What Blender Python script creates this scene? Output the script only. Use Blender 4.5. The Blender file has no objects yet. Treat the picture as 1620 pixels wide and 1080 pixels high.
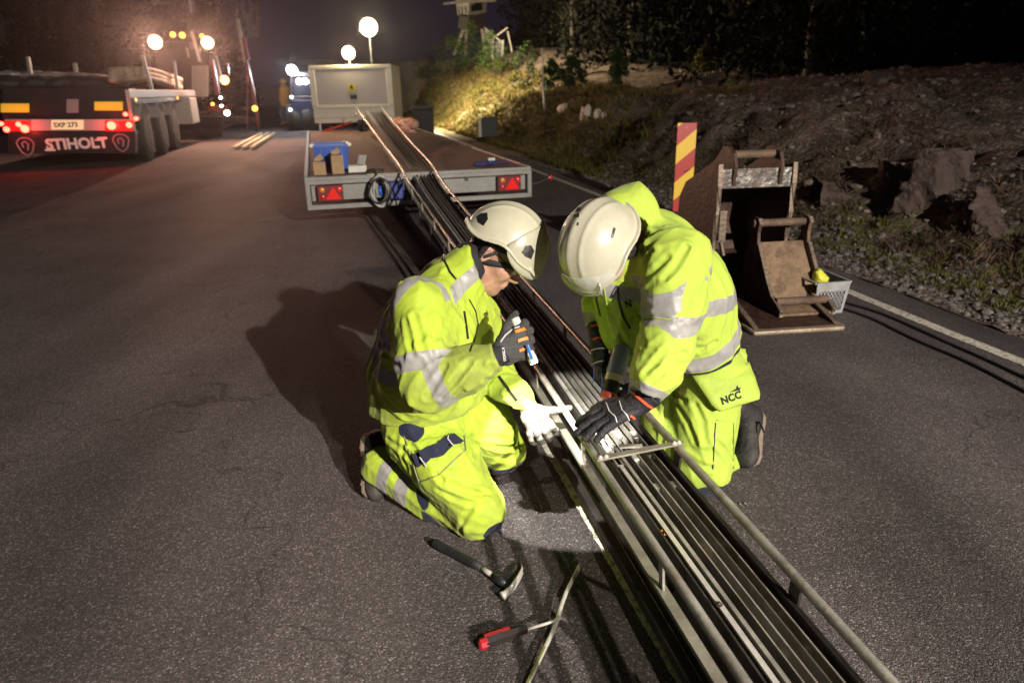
import bpy, bmesh, math, random
import numpy as np
from mathutils import Vector, Matrix
rnd = random.Random(11)
sc = bpy.context.scene
COL = sc.collection
PI = math.pi
HAZE = .0007
# ------------------------------------------------------------ camera maths (survey of the place from the photograph)
FPX = 1100.; CAMH = 1.45; PITCH = math.atan(401/1100); ROLL = math.radians(1.2)
_fw = np.array([0, math.cos(PITCH), -math.sin(PITCH)]); _r = np.array([1., 0, 0]); _u = np.cross(_r, _fw)
_rt = math.cos(ROLL)*_r - math.sin(ROLL)*_u; _up = math.cos(ROLL)*_u + math.sin(ROLL)*_r
CO = np.array([0, 0, CAMH])
def ray(x, y): return _rt*(x-810)/FPX - _up*(y-540)/FPX + _fw
def G(x, y, z=0.):
    d = ray(x, y); return CO + d*(z-CAMH)/d[2]
def D(x, y, Y):
    d = ray(x, y); return CO + d*Y/d[1]
def depth(p): return float((np.asarray(p)-CO) @ _fw)
def m_per_px(p): return depth(p)/FPX
cam = bpy.data.cameras.new('camera'); co = bpy.data.objects.new('camera', cam); COL.objects.link(co)
cam.sensor_width = 36; cam.lens = 36*FPX/1620; cam.clip_end = 800; cam.clip_start = .02
M = Matrix(((_rt[0], _up[0], -_fw[0], 0), (_rt[1], _up[1], -_fw[1], 0), (_rt[2], _up[2], -_fw[2], CAMH), (0, 0, 0, 1)))
co.matrix_world = M
cam.dof.use_dof = True; cam.dof.focus_distance = 2.3; cam.dof.aperture_fstop = 3.2
sc.camera = co
# ------------------------------------------------------------ materials
MAT = {}
def nd(nt, t, **k):
    n = nt.nodes.new(t)
    for a, v in k.items(): setattr(n, a, v)
    return n
def lk(nt, a, b): nt.links.new(a, b)
def mat(name, col, rough=.6, metal=0., bump=0., bscale=60., var=0., vscale=6., col2=None, emit=None, estr=0., alpha=1., trans=0., coat=0., dirt=None, dscale=9., damt=.5, spec=.5, sheen=0.):
    """procedural principled: base colour varied by noise, dirt patches, bump"""
    if name in MAT: return MAT[name]
    m = bpy.data.materials.new(name); m.use_nodes = True; nt = m.node_tree; b = nt.nodes['Principled BSDF']
    b.inputs['Roughness'].default_value = rough; b.inputs['Metallic'].default_value = metal
    b.inputs['Specular IOR Level'].default_value = spec
    if coat: b.inputs['Coat Weight'].default_value = coat; b.inputs['Coat Roughness'].default_value = .12
    if trans: b.inputs['Transmission Weight'].default_value = trans
    if alpha < 1: b.inputs['Alpha'].default_value = alpha
    if sheen: b.inputs['Sheen Weight'].default_value = sheen
    tc = nd(nt, 'ShaderNodeTexCoord')
    c4 = (*col, 1); out = None
    n1 = nd(nt, 'ShaderNodeTexNoise'); n1.inputs['Scale'].default_value = vscale; n1.inputs['Detail'].default_value = 6; n1.inputs['Roughness'].default_value = .65
    lk(nt, tc.outputs['Object'], n1.inputs['Vector'])
    rp = nd(nt, 'ShaderNodeValToRGB')
    a = c4; d = (*(col2 or [c*(1-var) for c in col]), 1)
    rp.color_ramp.elements[0].position = .35; rp.color_ramp.elements[0].color = d
    rp.color_ramp.elements[1].position = .65; rp.color_ramp.elements[1].color = a
    lk(nt, n1.outputs['Fac'], rp.inputs['Fac']); out = rp.outputs['Color']
    if dirt:
        n2 = nd(nt, 'ShaderNodeTexNoise'); n2.inputs['Scale'].default_value = dscale; n2.inputs['Detail'].default_value = 9; n2.inputs['Roughness'].default_value = .7
        lk(nt, tc.outputs['Object'], n2.inputs['Vector'])
        r2 = nd(nt, 'ShaderNodeValToRGB'); r2.color_ramp.elements[0].position = .47; r2.color_ramp.elements[1].position = .62
        lk(nt, n2.outputs['Fac'], r2.inputs['Fac'])
        mu = nd(nt, 'ShaderNodeMath', operation='MULTIPLY'); mu.inputs[1].default_value = damt; lk(nt, r2.outputs['Color'], mu.inputs[0])
        mx = nd(nt, 'ShaderNodeMix', data_type='RGBA'); lk(nt, mu.outputs[0], mx.inputs[0]); lk(nt, out, mx.inputs[6]); mx.inputs[7].default_value = (*dirt, 1); out = mx.outputs[2]
        if metal:
            mm = nd(nt, 'ShaderNodeMath', operation='MULTIPLY_ADD'); lk(nt, mu.outputs[0], mm.inputs[0]); mm.inputs[1].default_value = -metal; mm.inputs[2].default_value = metal; lk(nt, mm.outputs[0], b.inputs['Metallic'])
    lk(nt, out, b.inputs['Base Color'])
    if bump:
        n3 = nd(nt, 'ShaderNodeTexNoise'); n3.inputs['Scale'].default_value = bscale; n3.inputs['Detail'].default_value = 5
        lk(nt, tc.outputs['Object'], n3.inputs['Vector'])
        bp = nd(nt, 'ShaderNodeBump'); bp.inputs['Strength'].default_value = bump; bp.inputs['Distance'].default_value = .01
        lk(nt, n3.outputs['Fac'], bp.inputs['Height']); lk(nt, bp.outputs['Normal'], b.inputs['Normal'])
        rr = nd(nt, 'ShaderNodeMapRange'); rr.inputs['To Min'].default_value = max(0, rough-.12); rr.inputs['To Max'].default_value = min(1, rough+.12)
        lk(nt, n1.outputs['Fac'], rr.inputs['Value']); lk(nt, rr.outputs['Result'], b.inputs['Roughness'])
    if emit: b.inputs['Emission Color'].default_value = (*emit, 1); b.inputs['Emission Strength'].default_value = estr
    MAT[name] = m; return m
def emis(name, col, s):
    if name in MAT: return MAT[name]
    m = bpy.data.materials.new(name); m.use_nodes = True; b = m.node_tree.nodes['Principled BSDF']
    b.inputs['Base Color'].default_value = (*[min(1, c) for c in col], 1); b.inputs['Emission Color'].default_value = (*col, 1); b.inputs['Emission Strength'].default_value = s
    MAT[name] = m; return m
# ------------------------------------------------------------ objects
def wloc(o):
    v = np.zeros(3)
    while o is not None: v = v+np.array(o.location); o = o.parent
    return v
def thing(name, label, cat, loc=(0, 0, 0), group=None, rotz=0):
    o = bpy.data.objects.new(name, None); COL.objects.link(o); o.location = tuple(map(float, loc)); o.rotation_euler = (0, 0, rotz)
    o.empty_display_size = .1; o['label'] = label; o['category'] = cat
    if group: o['group'] = group
    return o
def tag(o, label=None, cat=None, group=None, kind=None):
    if label: o['label'] = label
    if cat: o['category'] = cat
    if group: o['group'] = group
    if kind: o['kind'] = kind
    return o
def mk(name, V, F, m, parent=None, smooth=False, world=False, bevel=0, auto=None, mats=None, fmat=None):
    V = np.asarray(V, float)
    if world and parent is not None: V = V-wloc(parent)
    me = bpy.data.meshes.new(name)
    me.from_pydata([tuple(v) for v in V], [], [tuple(int(i) for i in f) for f in F]); me.update()
    for mm in (mats or [m]):
        if mm: me.materials.append(mm)
    if fmat is not None: me.polygons.foreach_set('material_index', fmat)
    if smooth: me.polygons.foreach_set('use_smooth', [True]*len(me.polygons))
    o = bpy.data.objects.new(name, me); COL.objects.link(o)
    if parent is not None: o.parent = parent
    if bevel:
        md = o.modifiers.new('bevel', 'BEVEL'); md.width = bevel; md.segments = 2; md.limit_method = 'ANGLE'; md.angle_limit = .7
    if auto is not None:
        me.polygons.foreach_set('use_smooth', [True]*len(me.polygons)); me.set_sharp_from_angle(angle=auto)
    return o
def frame(z, x=None):
    """3 columns x,y,z with z along given dir"""
    z = np.asarray(z, float); z = z/np.linalg.norm(z)
    x = np.array([0, 0, 1.]) if x is None else np.asarray(x, float)
    if abs(x @ z) > .98: x = np.array([1., 0, 0])
    x = x-(x @ z)*z; x /= np.linalg.norm(x)
    return np.stack([x, np.cross(z, x), z], 1)
def rotm(rx=0, ry=0, rz=0):
    return np.array((Matrix.Rotation(rz, 3, 'Z') @ Matrix.Rotation(ry, 3, 'Y') @ Matrix.Rotation(rx, 3, 'X')))
class MB:
    def __init__(s): s.V = []; s.F = []
    def add(s, V, F):
        n = len(s.V); s.V += [tuple(map(float, v)) for v in V]; s.F += [tuple(i+n for i in f) for f in F]; return s
    def box(s, c, size, R=None):
        c = np.array(c, float); h = np.array(size, float)/2
        P = np.array([(x, y, z) for x in (-1, 1) for y in (-1, 1) for z in (-1, 1)])*h
        if R is not None: P = P @ np.asarray(R).T
        return s.add(P+c, [(0, 1, 3, 2), (4, 6, 7, 5), (0, 4, 5, 1), (2, 3, 7, 6), (0, 2, 6, 4), (1, 5, 7, 3)])
    def bar(s, a, b, w, h, upv=(0, 0, 1)):
        a = np.array(a, float); b = np.array(b, float); R = frame(b-a, upv)
        R2 = np.stack([R[:, 1], R[:, 0], R[:, 2]], 1)
        return s.box((a+b)/2, (w, h, np.linalg.norm(b-a)), R2)
    def tube(s, path, r, n=10, cap=True, flat=1.):
        P = [np.array(p, float) for p in path]; k = len(P); rs = r if hasattr(r, '__len__') else [r]*k
        V = []; prev = None
        for i, p in enumerate(P):
            t = P[min(i+1, k-1)]-P[max(i-1, 0)]; t = t/np.linalg.norm(t)
            if prev is None: R = frame(t)
            else:
                x = prev-(prev @ t)*t; R = frame(t, x)
            prev = R[:, 0]
            for j in range(n):
                a = 2*PI*j/n; V.append(p+rs[i]*(math.cos(a)*R[:, 0]+flat*math.sin(a)*R[:, 1]))
        F = [(i*n+j, i*n+(j+1) % n, (i+1)*n+(j+1) % n, (i+1)*n+j) for i in range(k-1) for j in range(n)]
        if cap: F += [tuple(range(n))[::-1], tuple((k-1)*n+j for j in range(n))]
        return s.add(V, F)
    def lathe(s, prof, c=(0, 0, 0), R=None, n=24, cap=True):
        """prof [(r,z)]"""
        V = [(r*math.cos(2*PI*j/n), r*math.sin(2*PI*j/n), z) for r, z in prof for j in range(n)]
        V = np.array(V)
        if R is not None: V = V @ np.asarray(R).T
        V = V+np.array(c, float); k = len(prof)
        F = [(i*n+j, i*n+(j+1) % n, (i+1)*n+(j+1) % n, (i+1)*n+j) for i in range(k-1) for j in range(n)]
        if cap: F += [tuple(range(n))[::-1], tuple((k-1)*n+j for j in range(n))]
        return s.add(V, F)
    def prism(s, poly, t, origin=(0, 0, 0), R=None):
        """2D polygon in local xy extruded +-t/2 along local z"""
        n = len(poly); V = [(x, y, -t/2) for x, y in poly]+[(x, y, t/2) for x, y in poly]; V = np.array(V, float)
        if R is not None: V = V @ np.asarray(R).T
        F = [tuple(range(n))[::-1], tuple(range(n, 2*n))]+[(i, (i+1) % n, n+(i+1) % n, n+i) for i in range(n)]
        return s.add(V+np.array(origin, float), F)
    def sweep(s, sec, path, cap=True, R0=None):
        """closed 2D section (side,up) swept along 3D path, up kept near world z"""
        k = len(path); n = len(sec); V = []
        P = [np.array(p, float) for p in path]
        for i, p in enumerate(P):
            t = P[min(i+1, k-1)]-P[max(i-1, 0)]; t /= np.linalg.norm(t)
            side = np.cross(t, (0, 0, 1)); side /= np.linalg.norm(side); upv = np.cross(side, t)
            V += [p+a*side+b*upv for a, b in sec]
        F = [(i*n+j, i*n+(j+1) % n, (i+1)*n+(j+1) % n, (i+1)*n+j) for i in range(k-1) for j in range(n)]
        if cap: F += [tuple(range(n)), tuple((k-1)*n+j for j in range(n))[::-1]]
        return s.add(V, F)
    def build(s, name, m, parent=None, **k):
        return mk(name, s.V, s.F, m, parent, **k)
def fixn(o):
    bm = bmesh.new(); bm.from_mesh(o.data); bmesh.ops.recalc_face_normals(bm, faces=bm.faces); bm.to_mesh(o.data); bm.free(); return o
def text_mesh(body, size, extrude=.0005, bold=0.0, shear=0., space=1.):
    cu = bpy.data.curves.new('txt', 'FONT'); cu.body = body; cu.size = size; cu.extrude = extrude; cu.align_x = 'CENTER'; cu.align_y = 'CENTER'
    cu.offset = bold; cu.shear = shear; cu.space_character = space; cu.resolution_u = 3
    o = bpy.data.objects.new('txt', cu); COL.objects.link(o); dg = bpy.context.evaluated_depsgraph_get()
    me = bpy.data.meshes.new_from_object(o.evaluated_get(dg)); V = np.array([v.co[:] for v in me.vertices]); F = [tuple(p.vertices) for p in me.polygons]
    bpy.data.objects.remove(o); bpy.data.meshes.remove(me); return V, F
def place_text(name, body, size, origin, xd, yd, m, parent, bold=0., surf=None, world=True, onto=None, **k):
    V, F = text_mesh(body, size, bold=bold, **k)
    xd = np.array(xd, float); xd /= np.linalg.norm(xd); yd = np.array(yd, float); yd -= (yd @ xd)*xd; yd /= np.linalg.norm(yd); zd = np.cross(xd, yd)
    W = np.array(origin)+V[:, :1]*xd+V[:, 1:2]*yd+V[:, 2:3]*zd
    if surf is not None:
        # lay the letters on the cloth
        for _ in range(6):
            f = surf(W); g = grad(surf, W); W = W-((f-.0022-(V[:, 2]+.0005)*.6)/np.maximum((g*g).sum(1), .2))[:, None]*g
    if onto is not None: W = drape(W, onto, zd, .0012)+zd*(V[:, 2:3]+.0005)
    return mk(name, W, F, m, parent, world=world)
# ------------------------------------------------------------ implicit surfaces (cloth, bodies, gloves)
def rc(a, b, ra, rb, w=None, flat=1.):
    a = np.asarray(a, float); b = np.asarray(b, float); ba = b-a; L = max(ba @ ba, 1e-9)
    def f(p):
        q = p-a; h = np.clip((q @ ba)/L, 0, 1); q = q-h[:, None]*ba
        if w is not None:
            ww = np.asarray(w)/np.linalg.norm(w); q = q+((1/flat-1)*(q @ ww))[:, None]*ww
        return np.sqrt((q*q).sum(1))-(ra+(rb-ra)*h)
    return f
def ell(c, r, R=None):
    c = np.asarray(c, float); r = np.asarray(r, float)
    def f(p):
        q = p-c
        if R is not None: q = q @ np.asarray(R)
        k0 = np.sqrt(((q/r)**2).sum(1))+1e-9; k1 = np.sqrt(((q/(r*r))**2).sum(1))+1e-9
        return k0*(k0-1)/k1
    return f
def rbox(c, h, rr, R=None):
    c = np.asarray(c, float); h = np.asarray(h, float)
    def f(p):
        q = p-c
        if R is not None: q = q @ np.asarray(R)
        q = np.abs(q)-h+rr
        return np.sqrt((np.maximum(q, 0)**2).sum(1))+np.minimum(q.max(1), 0)-rr
    return f
def plane(c, n):
    c = np.asarray(c, float); n = np.asarray(n, float)/np.linalg.norm(n)
    return lambda p: (p-c) @ n
def smin(a, b, k):
    h = np.maximum(k-np.abs(a-b), 0)/k; return np.minimum(a, b)-h*h*k*.25
def smax(a, b, k): return -smin(-a, -b, k)
def union(fs, k=.03):
    def f(p):
        d = fs[0](p)
        for g in fs[1:]: d = smin(d, g(p), k)
        return d
    return f
def U2(f1, f2, k): return lambda p: smin(f1(p), f2(p), k)
def sub(f1, f2, k=.01): return lambda p: smax(f1(p), -f2(p), k)
def inter(f1, f2, k=.01): return lambda p: smax(f1(p), f2(p), k)
def grad(f, p, e=.0015):
    g = np.empty_like(p)
    for i in range(3):
        d = np.zeros(3); d[i] = e; g[:, i] = (f(p+d)-f(p-d))/(2*e)
    return g
def wr(p, seed, scale, oct=3, aniso=None, ridge=True):
    """cheap domain-warped waves -> cloth folds, in about -1..1; aniso: 3x3 or axis along which folds are long"""
    r = np.random.RandomState(seed); s = np.zeros(len(p)); amp = 1.; tot = 0
    q = p
    if aniso is not None:
        a = np.asarray(aniso, float); a = a/np.linalg.norm(a); q = p-(.72*(p @ a))[:, None]*a
    for o in range(oct):
        k = 2*PI/scale*(1.75**o)
        d1 = r.randn(3); d1 /= np.linalg.norm(d1); d2 = r.randn(3); d2 /= np.linalg.norm(d2); d3 = r.randn(3); d3 /= np.linalg.norm(d3)
        w = 1.3*np.sin(q @ d2*k*.55+r.rand()*6)+.9*np.sin(q @ d3*k*.8+r.rand()*6)
        v = np.sin(q @ d1*k+w+r.rand()*6); w2 = np.sin(q @ d3*k*.9+1.5*np.sin(q @ d1*k*.6)+r.rand()*6)
        if ridge: v = 1-2*np.abs(v)**.75; 
        s += amp*(v*.7+w2*.4); tot += amp; amp *= .55
    return s/tot
def nets(f, lo, hi, h, chunk=400000):
    lo = np.asarray(lo, float); hi = np.asarray(hi, float)
    n = np.ceil((hi-lo)/h).astype(int)+1
    ax = [lo[i]+h*np.arange(n[i]) for i in range(3)]
    # coarse cull: evaluate every 4th, refine near the surface
    val = np.empty(n.prod()); 
    X, Y, Z = np.meshgrid(*ax, indexing='ij'); Pn = np.stack([X.ravel(), Y.ravel(), Z.ravel()], 1)
    st = 4; cs = [np.arange(0, n[i]+st, st) for i in range(3)]
    CX, CY, CZ = np.meshgrid(*[lo[i]+h*c for i, c in enumerate(cs)], indexing='ij'); cP = np.stack([CX.ravel(), CY.ravel(), CZ.ravel()], 1)
    cv = f(cP).reshape(CX.shape)
    ii = [np.minimum((np.arange(n[i])+st//2)//st, len(cs[i])-1) for i in range(3)]
    near = cv[np.ix_(*ii)]
    val = near.astype(float).ravel().copy(); m = np.abs(val) < h*st*1.9+.012
    idx = np.nonzero(m)[0]
    for i in range(0, len(idx), chunk):
        j = idx[i:i+chunk]; val[j] = f(Pn[j])
    v = val.reshape(n); del X, Y, Z
    ins = v < 0
    c = np.zeros(n-1, int)
    for dx in (0, 1):
        for dy in (0, 1):
            for dz in (0, 1): c += ins[dx:n[0]-1+dx, dy:n[1]-1+dy, dz:n[2]-1+dz]
    cell = (c > 0) & (c < 8); ci = -np.ones(n-1, int); k = np.nonzero(cell); ci[k] = np.arange(len(k[0]))
    base = np.stack(k, 1); acc = np.zeros((len(base), 3)); cnt = np.zeros(len(base))
    cor = [(x, y, z) for x in (0, 1) for y in (0, 1) for z in (0, 1)]
    for a in cor:
        for d in range(3):
            if a[d]: continue
            b = list(a); b[d] = 1
            va = v[base[:, 0]+a[0], base[:, 1]+a[1], base[:, 2]+a[2]]; vb = v[base[:, 0]+b[0], base[:, 1]+b[1], base[:, 2]+b[2]]
            mm = (va < 0) != (vb < 0); t = np.where(mm, va/np.where(mm, va-vb, 1), 0)
            pt = base+np.array(a); pt = pt.astype(float); pt[:, d] += t
            acc[mm] += pt[mm]; cnt[mm] += 1
    V = lo+h*acc/cnt[:, None]
    F = []
    for d in range(3):
        e1, e2 = (d+1) % 3, (d+2) % 3
        sl0 = [slice(None)]*3; sl1 = [slice(None)]*3; sl0[d] = slice(0, n[d]-1); sl1[d] = slice(1, n[d])
        A = ins[tuple(sl0)]; B = ins[tuple(sl1)]; x = np.nonzero(A != B); q = np.stack(x, 1)
        ok = (q[:, e1] > 0) & (q[:, e2] > 0) & (q[:, e1] < n[e1]-1) & (q[:, e2] < n[e2]-1); q = q[ok]; sgn = A[tuple(q.T)]
        def cc(o1, o2):
            z = q.copy(); z[:, e1] -= o1; z[:, e2] -= o2; return ci[tuple(z.T)]
        f4 = np.stack([cc(0, 0), cc(1, 0), cc(1, 1), cc(0, 1)], 1); f4[~sgn] = f4[~sgn][:, ::-1]; F.append(f4)
    F = np.concatenate(F)
    F = F[(F >= 0).all(1)]
    for _ in range(2):
        g = grad(f, V, h*.25); fv = f(V); stp = (fv/np.maximum((g*g).sum(1), .1))[:, None]*g; L = np.linalg.norm(stp, axis=1, keepdims=True); V = V-stp*np.minimum(1, .6*h/np.maximum(L, 1e-9))
    return V, F
def sdf_obj(name, f, lo, hi, h, m, parent=None, attrs=None, smooth=True):
    V, F = nets(f, lo, hi, h)
    me = bpy.data.meshes.new(name); W = V-(wloc(parent) if parent is not None else 0)
    me.vertices.add(len(W)); me.vertices.foreach_set('co', W.ravel()); me.loops.add(F.size); me.loops.foreach_set('vertex_index', F.ravel())
    me.polygons.add(len(F)); me.polygons.foreach_set('loop_start', np.arange(0, F.size, 4)); me.polygons.foreach_set('loop_total', np.full(len(F), 4)); me.update(); me.validate()
    me.polygons.foreach_set('use_smooth', [smooth]*len(me.polygons)); me.materials.append(m)
    if attrs:
        for k, fn in attrs.items():
            at = me.attributes.new(k, 'FLOAT', 'POINT'); at.data.foreach_set('value', fn(V).astype(float))
    o = bpy.data.objects.new(name, me); COL.objects.link(o)
    if parent is not None: o.parent = parent
    return o
def hit(f, x, y, t0=.8, t1=6.):
    """first point where the line of sight through photo pixel x,y meets the surface"""
    d = ray(x, y); L = np.linalg.norm(d); d = d/L; t = t0
    for _ in range(200):
        p = CO+d*t; v = float(f(p[None])[0])
        if v < .0006: return p
        t += max(v*.55, .001)
        if t > t1: return None
    return p
def on_surf(f, pts, off=.001, n=6):
    """pixel polyline -> dense 3D polyline lying on the surface"""
    out = []
    for (a, b) in zip(pts[:-1], pts[1:]):
        for i in range(n):
            t = i/n; h = hit(f, a[0]+(b[0]-a[0])*t, a[1]+(b[1]-a[1])*t)
            if h is not None: out.append(h)
    h = hit(f, *pts[-1]); 
    if h is not None: out.append(h)
    P = np.array(out); g = grad(f, P); g /= np.linalg.norm(g, axis=1, keepdims=True)
    return P+g*off, g
def ribbon(name, f, pts, w, m, parent, off=.0015, thick=.0015, n=6):
    """flat strip following the cloth"""
    P, g = on_surf(f, pts, off, n); k = len(P); V = []
    for i in range(k):
        t = P[min(i+1, k-1)]-P[max(i-1, 0)]; t /= np.linalg.norm(t)+1e-9; s = np.cross(t, g[i]); s /= np.linalg.norm(s)+1e-9
        V += [P[i]-s*w/2-g[i]*.002, P[i]-s*w/2+g[i]*thick, P[i]+s*w/2+g[i]*thick, P[i]+s*w/2-g[i]*.002]
    F = [(i*4+j, i*4+(j+1) % 4, (i+1)*4+(j+1) % 4, (i+1)*4+j) for i in range(k-1) for j in range(4)]+[(0, 1, 2, 3), tuple((k-1)*4+j for j in (3, 2, 1, 0))]
    return fixn(mk(name, V, F, m, parent, world=True, auto=.8))
def polyd(pts):
    P = [np.asarray(q, float) for q in pts]; fs = [rc(a, b, 0, 0) for a, b in zip(P[:-1], P[1:])]
    return lambda p: np.minimum.reduce([f(p) for f in fs])
def drape(V, o, n, off=.0012):
    """push points along n on to the mesh of o"""
    from mathutils.bvhtree import BVHTree
    w = wloc(o); me = o.data; bt = BVHTree.FromPolygons([tuple(np.array(v.co)+w) for v in me.vertices], [tuple(p.vertices) for p in me.polygons]); out = []
    n = np.asarray(n)/np.linalg.norm(n)
    for v in V:
        h = bt.ray_cast(Vector(tuple(v+n*.08)), Vector(tuple(-n)), .3)[0]; out.append(np.array(h)+n*off if h is not None else v)
    return np.array(out)
def creases(f0, lines, amp=.0058, w=.0085):
    """sewn-in looking sharp folds: a groove with a raised lip along polylines lying on the cloth"""
    L = []
    for ln in lines:
        q = [hit(f0, *c) for c in ln]; q = [c for c in q if c is not None]
        if len(q) > 1: P = np.array(q); L.append((polyd(q), P.min(0)-.05, P.max(0)+.05))
    def g(p):
        s = np.zeros(len(p))
        for d, lo, hi in L:
            m = ((p > lo) & (p < hi)).all(1)
            if m.any():
                x = d(p[m]); s[m] += amp*(np.exp(-(x/w)**2)-.75*np.exp(-((x-2.1*w)/(1.1*w))**2))
        return s
    return g
def C(x, y, Y, rpx): 
    p = D(x, y, Y); return p, rpx*m_per_px(p)
def chain(cs, w=None, flat=1.):
    """tapered limb through [(px,py,Y,rpx),...]"""
    q = [C(*c) for c in cs]
    return [rc(q[i][0], q[i+1][0], q[i][1], q[i+1][1], w, flat) for i in range(len(q)-1)]
# ------------------------------------------------------------ shared materials
def cloth_mat(name, hv, band=(.30, .295, .28), dark=(.012, .014, .035), rough=.75, dirty=.0, hv2=None):
    """high visibility cloth; 'refl' and 'dark' are signed distances (m) carried by the mesh to the sewn-on bands and panels"""
    m = bpy.data.materials.new(name); m.use_nodes = True; nt = m.node_tree; b = nt.nodes['Principled BSDF']
    tc = nd(nt, 'ShaderNodeTexCoord')
    n = nd(nt, 'ShaderNodeTexNoise'); n.inputs['Scale'].default_value = 9; n.inputs['Detail'].default_value = 7; n.inputs['Roughness'].default_value = .7; lk(nt, tc.outputs['Object'], n.inputs['Vector'])
    r = nd(nt, 'ShaderNodeValToRGB'); r.color_ramp.elements[0].position = .5; r.color_ramp.elements[0].color = (*hv, 1); r.color_ramp.elements[1].position = .85
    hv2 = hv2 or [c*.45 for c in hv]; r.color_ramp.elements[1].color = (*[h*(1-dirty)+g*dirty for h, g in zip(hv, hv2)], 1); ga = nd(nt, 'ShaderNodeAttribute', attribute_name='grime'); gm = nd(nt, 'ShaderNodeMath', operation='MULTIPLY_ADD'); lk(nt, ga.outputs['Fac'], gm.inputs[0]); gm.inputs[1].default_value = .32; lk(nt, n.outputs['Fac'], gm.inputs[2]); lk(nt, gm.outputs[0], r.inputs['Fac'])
    def fac(attr, soft=.0012):
        a = nd(nt, 'ShaderNodeAttribute', attribute_name=attr); mr = nd(nt, 'ShaderNodeMapRange'); mr.inputs['From Min'].default_value = -soft; mr.inputs['From Max'].default_value = soft
        lk(nt, a.outputs['Fac'], mr.inputs['Value']); return mr.outputs['Result']
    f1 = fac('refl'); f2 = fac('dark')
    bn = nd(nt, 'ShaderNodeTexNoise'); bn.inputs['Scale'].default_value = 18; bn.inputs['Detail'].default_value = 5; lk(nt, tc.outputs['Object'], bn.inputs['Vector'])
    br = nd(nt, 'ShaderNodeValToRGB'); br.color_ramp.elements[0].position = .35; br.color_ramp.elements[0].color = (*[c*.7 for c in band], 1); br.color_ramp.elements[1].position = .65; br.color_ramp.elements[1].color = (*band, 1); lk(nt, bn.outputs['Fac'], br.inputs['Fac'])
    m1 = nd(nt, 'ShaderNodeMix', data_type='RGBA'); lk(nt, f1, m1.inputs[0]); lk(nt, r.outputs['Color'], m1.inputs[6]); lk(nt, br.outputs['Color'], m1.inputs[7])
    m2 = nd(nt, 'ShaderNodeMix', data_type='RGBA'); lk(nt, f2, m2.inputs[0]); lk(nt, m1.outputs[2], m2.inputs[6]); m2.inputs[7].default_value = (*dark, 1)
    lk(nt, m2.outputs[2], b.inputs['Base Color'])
    rr = nd(nt, 'ShaderNodeMapRange'); rr.inputs['To Min'].default_value = rough; rr.inputs['To Max'].default_value = .38; lk(nt, f1, rr.inputs['Value']); lk(nt, rr.outputs['Result'], b.inputs['Roughness'])
    b.inputs['Specular IOR Level'].default_value = .25
    b.inputs['Sheen Weight'].default_value = .08
    # weave and small creases
    w1 = nd(nt, 'ShaderNodeTexNoise'); w1.inputs['Scale'].default_value = 700; lk(nt, tc.outputs['Object'], w1.inputs['Vector'])
    w2 = nd(nt, 'ShaderNodeTexNoise'); w2.inputs['Scale'].default_value = 17; w2.inputs['Detail'].default_value = 3; w2.inputs['Roughness'].default_value = .45; w2.inputs['Distortion'].default_value = .9; lk(nt, tc.outputs['Object'], w2.inputs['Vector'])
    ad = nd(nt, 'ShaderNodeMath', operation='MULTIPLY_ADD'); lk(nt, w1.outputs['Fac'], ad.inputs[0]); ad.inputs[1].default_value = .06; lk(nt, w2.outputs['Fac'], ad.inputs[2])
    # raised edge of bands
    ad2 = nd(nt, 'ShaderNodeMath', operation='MULTIPLY_ADD'); lk(nt, f1, ad2.inputs[0]); ad2.inputs[1].default_value = .10; lk(nt, ad.outputs[0], ad2.inputs[2])
    bp = nd(nt, 'ShaderNodeBump'); bp.inputs['Strength'].default_value = .32; bp.inputs['Distance'].default_value = .012; lk(nt, ad2.outputs[0], bp.inputs['Height']); lk(nt, bp.outputs['Normal'], b.inputs['Normal'])
    MAT[name] = m; return m
HV = (.33, .445, .035)
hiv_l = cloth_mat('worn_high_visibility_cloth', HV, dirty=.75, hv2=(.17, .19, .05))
hiv_r = cloth_mat('clean_high_visibility_cloth', (.335, .455, .058), dirty=.3, hv2=(.3, .42, .04))
navy = mat('navy_cloth', (.014, .017, .045), .85, bump=.4, bscale=120, var=.4)
blackcloth = mat('black_cloth', (.012, .012, .014), .8, bump=.4, bscale=150, var=.4)
blackplastic = mat('black_plastic', (.015, .015, .016), .38, bump=.15, bscale=90, var=.3)
rubber = mat('black_rubber', (.02, .019, .018), .75, bump=.5, bscale=70, var=.4, dirt=(.09, .075, .06), damt=.5)
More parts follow.
